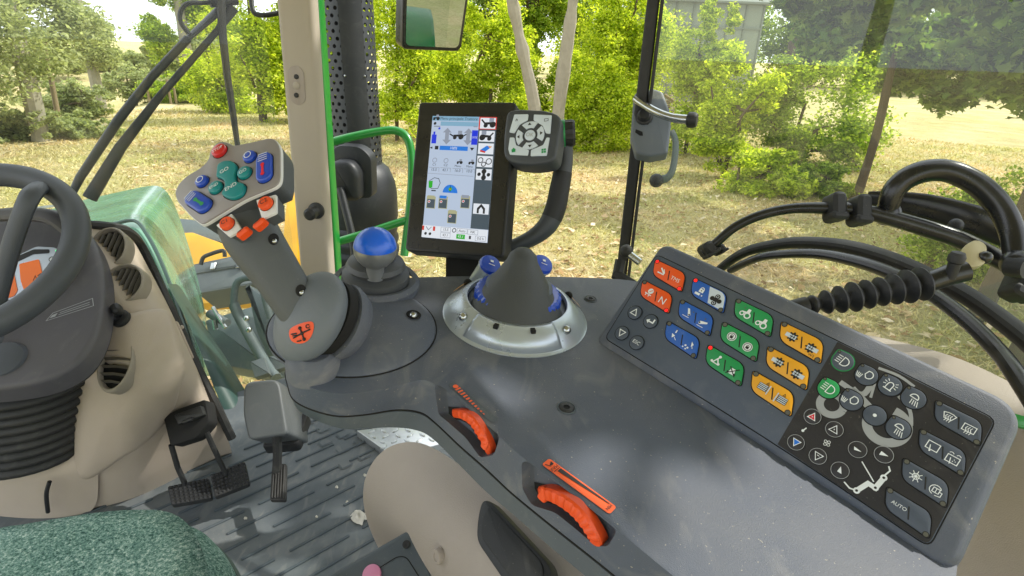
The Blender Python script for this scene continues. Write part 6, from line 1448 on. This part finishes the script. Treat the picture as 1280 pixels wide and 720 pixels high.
M['ventring'] = pm('vent_ring', '#8f887d', .5, var=.05); M['ventslat'] = pm('vent_slat', '#5a5750', .4, var=.05)
vent(139, 311, 18, 23, -.35, 5, 1.15, 'upper round air vent'); vent(157, 356, 21, 22, -.2, 6, 1.25, 'middle round air vent'); vent(148, 454, 17, 31, -.05, 6, -.1, 'tall oval lower air vent')
p, n = dash(152, 399, .001, 1.07); f = axis_fr(p, n, c2w((1, 0, 0))); m = MB(); m.lathe(f, [(.017, -.002), (.017, .006), (.013, .009), (1e-5, .009)], 28); K = m.build('ignition_lock', M['black'], DB)
m = MB(); m.lathe(Fr(f.P(0, 0, .009), f.u, f.n), [(.008, 0), (.008, .001), (1e-5, .001)], 20); m.build('lock_face', M['steel'], K)
m = MB(); m.box(Fr(f.P(.004, .008, .022), f.u * .8 + f.v * .6, f.n), .016, .022, .020, bev=.004, r=.006); m.build('key', M['black'], K)
p, n = dash(231, 428, .001, 1.15); f = Fr(p, c2w((.35, .9, .2)), n); m = MB(); k = 1.12 / FL; E = lambda r_, h: [f.P(30 * k * r_ * math.cos(2 * PI * q / 30), 10 * k * r_ * math.sin(2 * PI * q / 30), h) for q in range(30)]; m.loft([E(1.1, -.01), E(1.1, .002), E(1, .004), E(.88, .0015), E(.8, .0025)], True, False, True); m.build('oval_cover', M['beige'], DB)
m = MB(); m.ball(f.P(-22 * k, 4 * k, .006), .005, 10, 6); m.build('cover_knob', M['pillar'], DB)
m = MB(); P = smooth([W(x, y, d - .006) for x, y, d in ((104, 281, 1.18), (134, 283, 1.22), (160, 289, 1.29), (176, 306, 1.38), (193, 340, 1.40), (212, 382, 1.36), (232, 426, 1.34), (250, 466, 1.32), (268, 502, 1.32), (290, 548, 1.35))], 6); m.tube(P, .010, 8); m.build('gasket', M['rubber'], DB)
m = MB(); zd = zc(100, 230, 2.4)
for i in range(11):
    t = i / 10; x, y = 106 + 50 * t, 281.5 + 7 * t * t; m.box(Fr(W(x, y + 2.5, 1.165 + .10 * t), c2w((1, .15, 0)), c2w((0, -.7, -.7))), .006, .004, .003, bev=.0005)
m.build('defrost_slots', M['matte'], DB)
# pedal recess
fr0 = Fr(W(238, 530, 1.165), c2w((1, -.12, 0)), c2w((-.05, -.35, -.93)))
m = MB(); m.prism(fr0, rpoly(fr0.LL([(205, 521), (222, 512), (258, 499), (263, 528), (246, 548), (214, 558)]), .008), -.03, .004, .003); m.build('pedal_recess', M['matte'], DB)
m = MB(); m.prism(fr0.sub(0, 0, .004), rpoly(fr0.LL([(222, 520), (256, 508), (260, 520), (228, 532)]), .004), 0, .012, .003); m.build('pedal_bracket', M['black'], DB)
m = MB(); m.tube([fr0.P(*fr0.L(236, 529), .018), fr0.P(*fr0.L(247, 525), .020)], .004, 8); m.build('pedal_pin', M['black'], DB)
# brake pedals
def pedal(quad, arm, lb, d):
    o_ = W(*[sum(q[i] for q in quad) / 4 for i in (0, 1)], d); t = thing('brake_pedal', o_, lb, 'pedal', 'twin brake pedals'); f = Fr(o_, W(*quad[1], d) - W(*quad[0], d), c2w((.05, -.80, -.60)))
    q = rpoly(f.LL(quad), .006); m = MB(); m.prism(f, q, -.012, 0, .002)
    L_ = f.LL(quad); A_, B_, C_, D__ = [Vector(p) for p in L_]
    for i in range(9):
        for j in range(6):
            u_, v_ = (i + .5) / 9, (j + .5) / 6; p = A_ * (1 - u_) * (1 - v_) + B_ * u_ * (1 - v_) + C_ * u_ * v_ + D__ * (1 - u_) * v_
            r = .0042; b_ = len(m.v); m.add([f.P(p.x - r, p.y, 0), f.P(p.x, p.y - r, 0), f.P(p.x + r, p.y, 0), f.P(p.x, p.y + r, 0), f.P(p.x, p.y, .0045)], [(0, 1, 4), (1, 2, 4), (2, 3, 4), (3, 0, 4)])
    m.build('tread', M['black'], t, angle=15); m = MB(); m.tube([W(x, y, e) for x, y, e in arm], .0055, 8); m.build('arm', M['rubber'], t)
pedal([(209, 608), (261, 597), (265, 622), (214, 631)], [(232, 606, 1.21), (222, 584, 1.20), (214, 556, 1.175)], 'left brake pedal, darker and further under the dashboard', 1.19)
pedal([(263, 594), (306, 576), (312, 604), (268, 621)], [(283, 594, 1.22), (270, 566, 1.20), (258, 540, 1.175)], 'right brake pedal, nearer the accelerator', 1.21)
# accelerator
AP = thing('accelerator_pedal', HZ(350, 560, FLOOR), 'black accelerator pedal with ribbed tread hanging from a rounded housing', 'pedal')
fa = Fr(W(342, 520, 1.22), c2w((1, -.05, 0)), c2w((0, -.35, -.94))); q = rpoly(fa.LL([(312, 486), (318, 480), (350, 477), (356, 484), (366, 545), (318, 552), (311, 520)]), .012)
q_ = ccw(q); m = MB(); m.prism(fa, q, -.0, .03, .006, 4); m.loft([[fa.P(a + .016, b - .012, -.07) for a, b in inset2(q_, .004)], [fa.P(a, b, .001) for a, b in q_]]); m.build('housing', M['joy_dark'], AP)
m = MB(); m.prism(Fr(W(360, 540, 1.25), c2w((1, -.05, 0)), c2w((0, -.7, -.7))), rpoly([(-.05, -.035), (.028, -.03), (.035, .05), (-.04, .05)], .01), -.03, 0, .006); m.build('base', M['black'], AP)
m = MB(); m.tube([W(346, 540, 1.19), W(347, 562, 1.20), W(346, 590, 1.21)], .010, 8); m.build('arm', M['rubber'], AP)
fp_ = Fr(W(347, 602, 1.19), c2w((1, 0, 0)), c2w((0, -.75, -.66))); q = rpoly(fp_.LL([(340, 580), (358, 579), (357, 625), (337, 625)]), .005); m = MB(); m.prism(fp_, q, -.010, 0, .002)
for i in range(5):
    k_ = (i + .5) / 5; a_, b_ = fp_.LL([(341 + 16 * k_, 582), (338.5 + 17 * k_, 623)]); m.prism(fp_, [(a_[0] - .0018, a_[1]), (a_[0] + .0018, a_[1]), (b_[0] + .0018, b_[1]), (b_[0] - .0018, b_[1])], -.001, .003, .0008, 1)
m.build('tread', M['rubber'], AP)

# ---- steering column and wheel
SCo = thing('steering_column', W(60, 430, 1.0), 'dark steering column shroud over ribbed black bellows, with an orange lit instrument', 'steering column')
nS = c2w((.10, -.62, -.78)).normalized(); FS = Fr(W(70, 400, .98), c2w((1, 0, 0)), nS)
sh = rpoly(FS.LL([(-160, 270), (60, 268), (104, 279), (119, 301), (128, 330), (130, 365), (125, 406), (112, 436), (90, 460), (50, 478), (-20, 488), (-160, 480)]), .03, 4)
sh = ccw(sh); m = MB(); m.prism(FS, sh, -.045, 0, .010, 4); m.mat(1).loft([[FS.P(a, b, -.052) for a, b in inset2(sh, .004)], [FS.P(a, b, -.046) for a, b in inset2(sh, .0)]]); m.build('shroud', [M['column'], M['black']], SCo); 
m = MB(); rings = []; NB = 9
for k in range(NB * 4 + 1):
    t = k / (NB * 4); ph = (k % 4); out = (0, .010, .012, .010)[ph]
    x0, x1, y, d = -110 + 15 * t, 136 - 8 * t + 0 * t, 470 + 92 * t, 1.00 + .10 * t
    cx, rx = (x0 + x1) / 2, (x1 - x0) / 2 * d / FL + out; c = W(cx, y - 18, d + .10)
    rings.append([c + c2w((1, 0, 0)) * rx * (abs(math.cos(a)) ** .8) * math.copysign(1, math.cos(a)) + c2w((0, .55, -.84)) * (.115 + out) * (abs(math.sin(a)) ** .8) * math.copysign(1, math.sin(a)) for a in [2 * PI * q / 40 for q in range(40)]])
m.loft(rings); m.build('bellows', M['rubber'], SCo, angle=60)
m = MB(); m.grid(Q([[(-80, 555, 1.22), (20, 566, 1.18), (80, 560, 1.15), (128, 540, 1.15)], [(-80, 590, 1.18), (10, 596, 1.13), (70, 588, 1.12), (124, 572, 1.14)], [(-80, 622, 1.20), (10, 622, 1.16), (74, 612, 1.15), (122, 600, 1.17)], [(-80, 690, 1.28), (20, 676, 1.22), (80, 652, 1.20), (124, 640, 1.22)]])); m.build('column_foot', M['beige'], SCo, subdiv=3, angle=180)
m = MB(); m.tube(smooth([W(62, 602, 1.12), W(58, 618, 1.13), W(60, 640, 1.16)], 4), .004, 8); m.build('cable', M['black'], SCo)
zs = zc(0, 200, 3.275); st = FS.LL(zs([(218, 628), (380, 568), (384, 598), (190, 660)]))
def mixq(Qd, x, y): 
    a = Vector(Qd[0]) * (1 - x) * (1 - y) + Vector(Qd[1]) * x * (1 - y) + Vector(Qd[2]) * x * y + Vector(Qd[3]) * (1 - x) * y; return (a.x, a.y)
m = MB(); m.mat(0).stroke(FS, st, .0012, .0012, True)
for y in (.38, .66): m.stroke(FS, [mixq(st, .22, y), mixq(st, .92, y)], .0012, .0012)
m.flat(FS, [mixq(st, .04, .75), mixq(st, .16, .75), mixq(st, .16, .3), mixq(st, .04, .35)], .0012); m.build('sticker', M['ink_grey'], SCo, fix=False)
# instrument
nI = c2w((.10, -.30, -.95)); FI = Fr(W(45, 345, 1.02), c2w((1, 0, 0)), nI)
m = MB(); q = FI.LL(zs([(-200, 250), (60, 215), (190, 215), (290, 260), (300, 330), (280, 460), (40, 640), (-200, 640)])); m.prism(FI, rpoly(q, .02), -.03, .006, .006); IN = m.build('instrument_cowl', M['column'], SCo)
m = MB(); P = smooth([W(x, y, .985) for x, y in zs([(-100, 240), (0, 225), (130, 222), (230, 240), (300, 290)])], 5); m.tube(P, .019, 10, flat=.6); m.build('cowl_lip', M['column_l'] if 'column_l' in M else M['joy'], SCo)
fi = lambda p: FI.LL(zs(p))
m = MB(); m.mat(0).flat(FI, rpoly(fi([(40, 420), (160, 360), (240, 365), (260, 385), (235, 440), (190, 500), (110, 560), (20, 600), (-60, 560)]), .006), .0075)
m.mat(1).flat(FI, rpoly(fi([(60, 410), (150, 372), (215, 372), (215, 388), (150, 392), (66, 432)]), .003), .0080)
m.mat(2).flat(FI, rpoly(fi([(92, 432), (172, 412), (190, 485), (115, 548), (98, 500)]), .003), .0084); m.flat(FI, rpoly(fi([(20, 480), (66, 445), (86, 540), (72, 562), (20, 580)]), .003), .0084)
m.mat(3).flat(FI, circ(*fi([(244, 378)])[0], .0022), .0086); m.mat(1).flat(FI, circ(*fi([(224, 412)])[0], .0050), .0084); m.mat(4).flat(FI, circ(*fi([(225, 413)])[0], .0036), .0087)
m.mat(1); 
for s_ in ([(150, 500), (158, 480), (166, 498)], [(168, 480), (182, 470)], [(40, 555), (52, 545), (48, 560)]): m.stroke(FI, fi(s_), .0012, .0088)
m.build('instrument_display', [M['silver'], M['ink_black'], M['orange_lcd'], M['green_led'], M['ink_white']], IN, fix=False)
# silver dash top behind the wheel
m = MB(); m.grid(Q([[(-60, 290, 1.1), (20, 268, 1.1), (90, 252, 1.12), (112, 262, 1.14)], [(-60, 275, 1.4), (40, 258, 1.4), (100, 252, 1.4), (118, 268, 1.35)]])); m.build('dash_top', M['silver'], SCo, subdiv=1)
# wheel
SW_ = thing('steering_wheel', W(-50, 318, .90), 'black rubber steering wheel cut by the left picture edge', 'steering wheel')
cc = W(-51, 315, .90); Rw = .165
nW = c2w((.12, -.52, -.85)).normalized(); fw_ = axis_fr(cc, nW, c2w((1, 0, 0)))
P = [fw_.P(Rw * 1.0 * math.cos(2 * PI * k / 72), Rw * math.sin(2 * PI * k / 72), 0) for k in range(72)]
m = MB(); m.tube(P, .0205, 18, closed=True, up=nW); m.build('rim', M['wheelrub'], SW_, angle=60)
for a in (35, 65):
    pass
hub = fw_.P(.03, -.10, -.07)
hubp = W(8, 452, .93)
ra = min((math.radians(q) for q in range(5, 120)), key=lambda a_: abs(PJ(fw_.P(Rw * math.cos(a_), Rw * math.sin(a_)))[0] - 52)); rs_ = fw_.P(Rw * math.cos(ra), Rw * math.sin(ra), -.008)
m = MB(); m.tube(smooth([rs_, W(38, 245, .925), W(20, 290, .93), W(4, 345, .95), W(-10, 400, .96)], 5), [.019] + [.0165] * 19 + [.020], 12, flat=.7); m.build('spoke', M['wheelrub'], SW_)
m = MB(); m.tube(smooth([W(6, 452, .95), W(-8, 425, .95), W(-30, 395, .95), W(-60, 370, .95)], 5), .020, 14, flat=.85); m.build('spoke', M['wheelrub'], SW_)
m = MB(); fh = axis_fr(hubp, nW, c2w((1, 0, 0))); m.lathe(fh, [(.034, -.06), (.034, .004), (.030, .012), (.02, .015), (1e-5, .015)], 32); m.build('hub', M['wheelrub'], SW_)

# ---- seat
FSe = Fr(HZ(150, 690, 2.04), RT, UP)
sq_ = ccw(sm2(FSe.LL([(-60, 664), (0, 650), (60, 640), (120, 631), (175, 627), (222, 628), (252, 638), (274, 658), (290, 685), (300, 712), (312, 760), (330, 860), (150, 1000), (-150, 950), (-250, 760)]), 4))
SE = thing('driver_seat', FSe.o, 'teal speckled fabric driver seat cushion in the lower left corner', 'seat')
m = MB(); R = []
for t in range(0, 91, 15):
    a = math.radians(t); R.append([FSe.P(x, y, -.055 + .055 * math.sin(a)) for x, y in inset2(sq_, .045 * (1 - math.cos(a)))])
R = [[FSe.P(x, y, -.13) for x, y in inset2(sq_, .02)]] + R; cx_ = sum(p[0] for p in sq_) / len(sq_); cy_ = sum(p[1] for p in sq_) / len(sq_)
for k, hgt in ((.8, .010), (.5, .016), (.2, .018)): R.append([FSe.P(cx_ + (x - cx_) * k * .93, cy_ + (y - cy_) * k * .93, hgt) for x, y in sq_])
m.loft(R); m.build('cushion', M['seat'], SE, angle=180)
m = MB(); m.tube([FSe.P(x, y, -.058) for x, y in inset2(sq_, -.001)], .004, 6, closed=True); m.build('piping', M['corner'], SE)
# ---- storage box between seat and armrest
z7 = zc(420, 460, 2.77); nX = c2w((-.12, -.62, -.78)); FX = Fr(W(500, 700, .70), W(560, 720, .70) - W(500, 700, .70), nX)
BX = thing('storage_box', FX.o, 'dark grey box lid with corner screws and a pink button, beside the seat', 'box')
q = rpoly(FX.LL(z7([(245, 560), (268, 556), (380, 735), (430, 900), (100, 1000), (-80, 800), (-60, 735)])), .006); m = MB(); m.prism(FX, q, -.12, 0, .006, 3); m.build('body', M['arm_low'], BX)
m = MB(); q2 = rpoly(FX.LL(z7([(215, 652), (245, 655), (292, 730), (330, 830), (90, 900), (-20, 800)])), .006); m.stroke(FX, q2, .0012, .0006, True); m.build('lid_groove', M['matte'], BX, fix=False)
p = FX.L(*z7([(244, 611)])[0]); m = MB(); m.lathe(FX.sub(*p), [(.005, 0), (.005, .0012), (.003, .0014), (1e-5, .0006)], 18); m.build('screw', M['black'], BX)
p = FX.L(*z7([(126, 716)])[0]); m = MB(); m.lathe(FX.sub(*p), [(.0115, 0), (.0115, .004), (.009, .006), (1e-5, .0062)], 26); m.build('pink_button', M['pink'], BX)

# ================================================================== right window and its ironwork
pw = W(794, 195, 1.10); WF = thing('window_post', Vector((pw.x, pw.y, FLOOR)), 'slim black window post standing right of the terminal', 'post')
fwp = Fr(Vector((pw.x, pw.y, 0)), RT * .5 + FW * -.85, UP); hw2 = 7 / FL * 1.1
side = Vector((pw.x, pw.y, 0)).normalized(); px_ = Vector((side.y, -side.x, 0)); fq = Fr(Vector((pw.x, pw.y, 0)), px_, UP)
m = MB(); q = rrect(hw2 * 2, .035, .004, 3); m.loft([[fq.P(a, b, FLOOR) for a, b in q], [fq.P(a, b, 3.2) for a, b in q]]); m.build('bar', M['black'], WF)
m = MB(); q = rrect(.006, .03, .002, 2, hw2 + .0045, -.01); m.loft([[fq.P(a, b, FLOOR) for a, b in q], [fq.P(a, b, 3.2) for a, b in q]]); m.build('glass_edge', M['rubber'], WF)
gd = (-FW * .80 + RT * .60).normalized(); gn = Vector((gd.y, -gd.x, 0)); gn = gn if gn.dot(CAM - pw) > 0 else -gn
FG = Fr(Vector((pw.x, pw.y, 2.2)) + gd * .012, gd, gn)
m = MB(); m.add([FG.P(0, -.62, 0), FG.P(1.5, -.62, 0), FG.P(1.5, 1.1, 0), FG.P(0, 1.1, 0)], [(0, 1, 2, 3)]); tag(m.build('side_window', M['glass_side']), 'faintly reflecting side window pane right of the black post', 'window')
# latch
LA = thing('window_latch', W(815, 152, 1.06), 'grey window latch box with a chrome lever on the black post', 'latch')
fl_ = Fr(W(812, 152, 1.05), c2w((1, .04, 0)), c2w((-.18, -.12, -.97))); zk = zc(750, 0, 2.415)
q = rpoly(fl_.LL(zk([(102, 285), (115, 272), (165, 266), (190, 275), (210, 330), (215, 380), (205, 462), (150, 472), (108, 462), (92, 410)])), .005); m = MB(); m.prism(fl_, q, -.035, 0, .006, 3); m.build('body', M['joy'], LA)
c = fl_.L(*zk([(133, 352)])[0]); m = MB(); m.lathe(fl_.sub(*c), [(.0165, -.001), (.0165, .004), (.013, .006), (.0115, .012), (.009, .014), (1e-5, .014)], 24); m.build('button', M['black'], LA)
m = MB(); m.flat(fl_, rpoly(fl_.LL(zk([(108, 390), (128, 398), (130, 410), (120, 410), (106, 400)])), .001), .0004); m.build('slot', M['matte'], LA)
P = smooth([W(x, y, d) for (x, y), d in zip(zk([(106, 298), (140, 322), (185, 345), (230, 358), (272, 362)]), (1.04, 1.025, 1.01, 1.0, .99))], 5); m = MB(); m.tube(P, [.0065] * 6 + [.0075] * 9 + [.0085] * 6, 14); m.build('lever', M['steel'], LA)
m = MB(); fb_ = axis_fr(P[-1], (P[-1] - P[-3])); m.lathe(fb_, [(.0085, -.006), (.0135, -.003), (.014, .006), (.011, .012), (1e-5, .013)], 18); m.build('lever_tip', M['black'], LA)
LRn = thing('latch_reflection', W(838, 200, 1.25), 'modelled reflection of the latch lever and its black tip in the pane, below the latch', 'handle')  # solid bow and knob built in place of the latch's reflection
P = smooth([W(x, y, 1.2) for x, y in zk([(215, 395), (228, 430), (222, 500), (205, 535), (170, 545)])], 5); m = MB(); m.tube(P, .010, 10, flat=.6); m.build('bow', M['tankgrey'], LRn); m = MB(); m.ball(P[-1], .015, 14, 8); m.build('knob', M['black'], LRn)
zr = zc(860, 180, 2.571)
def tubep(pts, r, d0, d1, seg=12, flat=1.0, n=6):
    k = len(pts); P = smooth([W(x, y, d0 + (d1 - d0) * i / (k - 1)) for i, (x, y) in enumerate(zr(pts))], n)
    rr = list(np.interp(np.linspace(0, 1, len(P)), np.linspace(0, 1, len(r)), r)) if isinstance(r, list) else r
    mm = MB(); mm.tube(P, rr, seg, flat=flat); return mm, P
WR = thing('window_rod', W(1040, 258, .92), 'black curved rod with clamps running along the side window', 'rod')
mm, P = tubep([(50, 350), (90, 318), (150, 268), (230, 230), (330, 208), (440, 206), (540, 212), (640, 235), (760, 270), (880, 310), (1000, 372), (1090, 420), (1180, 480)], [.0075, .0075, .008, .0105, .0125, .0125, .0125], .92, .78); mm.build('rod', M['gloss'], WR)
def clamp(c, w, h, d, rot): 
    f = Fr(W(*zr([c])[0], d), c2w((math.cos(rot), math.sin(rot), 0)), c2w((0, -.1, -1))); mm = MB(); mm.box(f, w, h, .04, bev=.005, r=.008); mm.box(f.sub(0, -h * .35, .006), w * 1.25, h * .28, .03, bev=.004, r=.006); mm.build('clamp', M['rubber'], WR)
clamp((470, 205), .021, .043, .855, .05); clamp((548, 215), .021, .045, .845, .1); clamp((62, 340), .020, .024, .92, -.6); clamp((98, 340), .012, .016, .93, -.6); clamp((1075, 440), .03, .06, .80, .5)
GH = thing('grab_handle', W(1180, 230, .85), 'thick glossy black arched grab handle at the side window', 'handle')
mm, P = tubep([(640, 222), (645, 195), (662, 150), (700, 112), (760, 88), (830, 86), (900, 112), (960, 155), (1010, 215), (1040, 280), (1052, 340), (1058, 385)], [.013, .0155, .016, .016, .016, .015, .014], .845, .76, 18); mm.build('bow', M['gloss'], GH)
for c, d in (((640, 222), .845), ((1055, 384), .76)): mm = MB(); mm.ball(W(*zr([c])[0], d), .019, 14, 8); mm.build('weld', M['gloss'], GH)
WB = thing('window_rail', W(1190, 280, .95), 'flat black rail behind the grab handle', 'rail')
mm, P = tubep([(575, 172), (680, 185), (800, 210), (920, 245), (1080, 305), (1200, 350)], [.004, .008, .009, .009], .95, .84, 12, 2.6); mm.build('bar', M['gloss'], WB)
mm = MB(); mm.ball(W(*zr([(860, 262)])[0], .86), .011, 12, 6); mm.build('bolt', M['black'], WB)
SL = thing('window_seal', W(1010, 305, .85), 'pair of wide curved black seals along the lower edge of the side window', 'seal')
mm, P = tubep([(105, 400), (150, 366), (210, 338), (330, 318), (450, 322), (560, 342), (680, 382), (800, 438), (900, 490), (1000, 560), (1100, 640), (1210, 750), (1320, 880)], [.013, .017, .022, .024, .026, .028], .86, .60, 14, .45); mm.build('outer_seal', M['rubber'], SL)
mm, P = tubep([(140, 405), (190, 380), (260, 358), (400, 352), (520, 372), (640, 410), (780, 480), (900, 570), (1000, 670), (1060, 750), (1140, 880), (1220, 1040)], [.010, .012, .016, .018, .019, .019], .83, .55, 14, .5); mm.build('inner_seal', M['gloss'], SL)
GS = thing('gas_strut', W(1090, 370, .70), 'window strut in thick black ribbed bellows, ending in a pale hinge bracket', 'strut')
a, b = W(*zr([(380, 520)])[0], .60), W(*zr([(772, 445)])[0], .60); ax = (b - a); Ls = ax.length; f = axis_fr(a, ax); m = MB(); pr_ = [(.008, -.03), (.010, 0)]; nc = 9
for k in range(nc):
    s0 = Ls * k / nc; R_ = .0135 + .009 * math.sin(PI * min(1, (k + 1.3) / nc * .75)) ; R_ = (.0105, .013, .015, .0165, .016, .016, .017, .0185, .0185)[k]
    pr_ += [(R_ * .50, s0 + .001), (R_ * .78, s0 + Ls / nc * .22), (R_, s0 + Ls / nc * .45), (R_ * .97, s0 + Ls / nc * .58), (R_ * .72, s0 + Ls / nc * .80), (R_ * .50, s0 + Ls / nc * .97)]
m.lathe(f, pr_, 28); m.build('bellows', M['black'], GS, angle=50)
m = MB(); m.tube([b, W(*zr([(840, 420)])[0], .597), W(*zr([(895, 408)])[0], .594)], [.0105, .0112, .0108], 18); m.build('rod_end', M['gloss'], GS)
m = MB(); fk = axis_fr(W(*zr([(857, 385)])[0], .585), UP); m.lathe(fk, [(.0055, -.016), (.006, .001), (.0078, .0025), (.0080, .008), (.006, .0125), (1e-5, .014)], 20); m.build('ball_stud', M['black'], GS)
fb2 = Fr(W(*zr([(910, 350)])[0], .605), c2w((1, .15, 0)), c2w((-.1, -.5, -.86))); q = rpoly(fb2.LL(zr([(868, 392), (884, 330), (922, 308), (958, 326), (956, 385), (922, 400)])), .006); m = MB(); m.prism(fb2, q, -.004, .002, .001); m.build('bracket', M['bracket'], GS)
m = MB(); m.ball(W(*zr([(955, 365)])[0], .60), .007, 12, 6); m.build('bolt', M['gloss'], GS)
mm, P = tubep([(1030, 392), (1090, 400)], .014, .76, .74); mm.build('hinge_block', M['black'], GS)
# lower window foot by the panel corner
m = MB(); m.tube([W(772, 345, 1.0), W(776, 325, 1.0)], .010, 8); m.tube([W(768, 342, 1.0), W(800, 362, .98)], .010, 8); BK = m.build('foot_bracket', M['black'], WF); m = MB(); m.tube([W(783, 315, .99), W(800, 328, .98)], .007, 12); m.build('pin', M['steel'], BK); m = MB(); m.ball(W(783, 314, .99), .012, 12, 8); m.build('pin_head', M['rubber'], BK)
# beige fender lining right of the console
FL_ = thing('fender_lining', W(1240, 480, .62), 'pale beige fender lining behind the key panel at the right picture edge', 'lining')
m = MB(); m.grid(Q([[(1040, 408, .90), (1128, 428, .84), (1178, 440, .79), (1227, 459, .74), (1290, 492, .68), (1400, 555, .60)], [(1040, 440, .80), (1128, 470, .75), (1178, 488, .70), (1227, 512, .66), (1290, 550, .61), (1400, 640, .54)], [(1040, 520, .76), (1128, 560, .70), (1178, 600, .66), (1227, 640, .62), (1290, 690, .57), (1400, 780, .50)], [(1040, 640, .8), (1128, 700, .72), (1178, 760, .68), (1227, 820, .64), (1290, 900, .57), (1400, 980, .5)]])); m.build('shell', M['beige'], FL_, subdiv=2, angle=180)
m = MB(); m.prism(Fr(W(1272, 525, .53), c2w((1, .35, 0)), c2w((-.2, -.3, -.93))), rrect(.03, .012, .003), -.006, 0, .002); m.build('green_stripe', M['green'], FL_)
# cab roof over the driver (above the frame)
RO = thing('cab_roof', CAM + UP * .55, 'cab roof with pale headlining above the driver, out of the picture', 'roof')
fr_ = Fr(CAM + UP * .52, RT, UP); m = MB(); q = rpoly([(-.95, -.95), (.98, -.95), (.98, .9), (.72, 1.72), (-.72, 1.72), (-.95, .9)], .1); m.prism(fr_, q, .0, .02, .004); m.build('headlining', M['roofl'], RO); m = MB(); m.prism(fr_, q, .021, .16, .04); m.build('shell', M['green'], RO)
# ------------------------------------------------------------------ camera + render settings
cam = bpy.data.cameras.new('camera'); co = bpy.data.objects.new('camera', cam); COL.objects.link(co)
cam.sensor_width = 36; cam.lens = 36 * FL / 1280; cam.clip_start = .02; cam.clip_end = 2000
R_ = Matrix((c2w((1, 0, 0)), c2w((0, -1, 0)), c2w((0, 0, -1)))).transposed()
co.matrix_world = Matrix.Translation(CAM) @ R_.to_4x4(); S.camera = co
S.render.engine = 'CYCLES'; S.view_settings.view_transform = 'Standard'; S.view_settings.look = 'None'; S.view_settings.exposure = 0; S.view_settings.gamma = 1
S.cycles.transparent_max_bounces = 24; S.cycles.max_bounces = 8; S.cycles.diffuse_bounces = 4
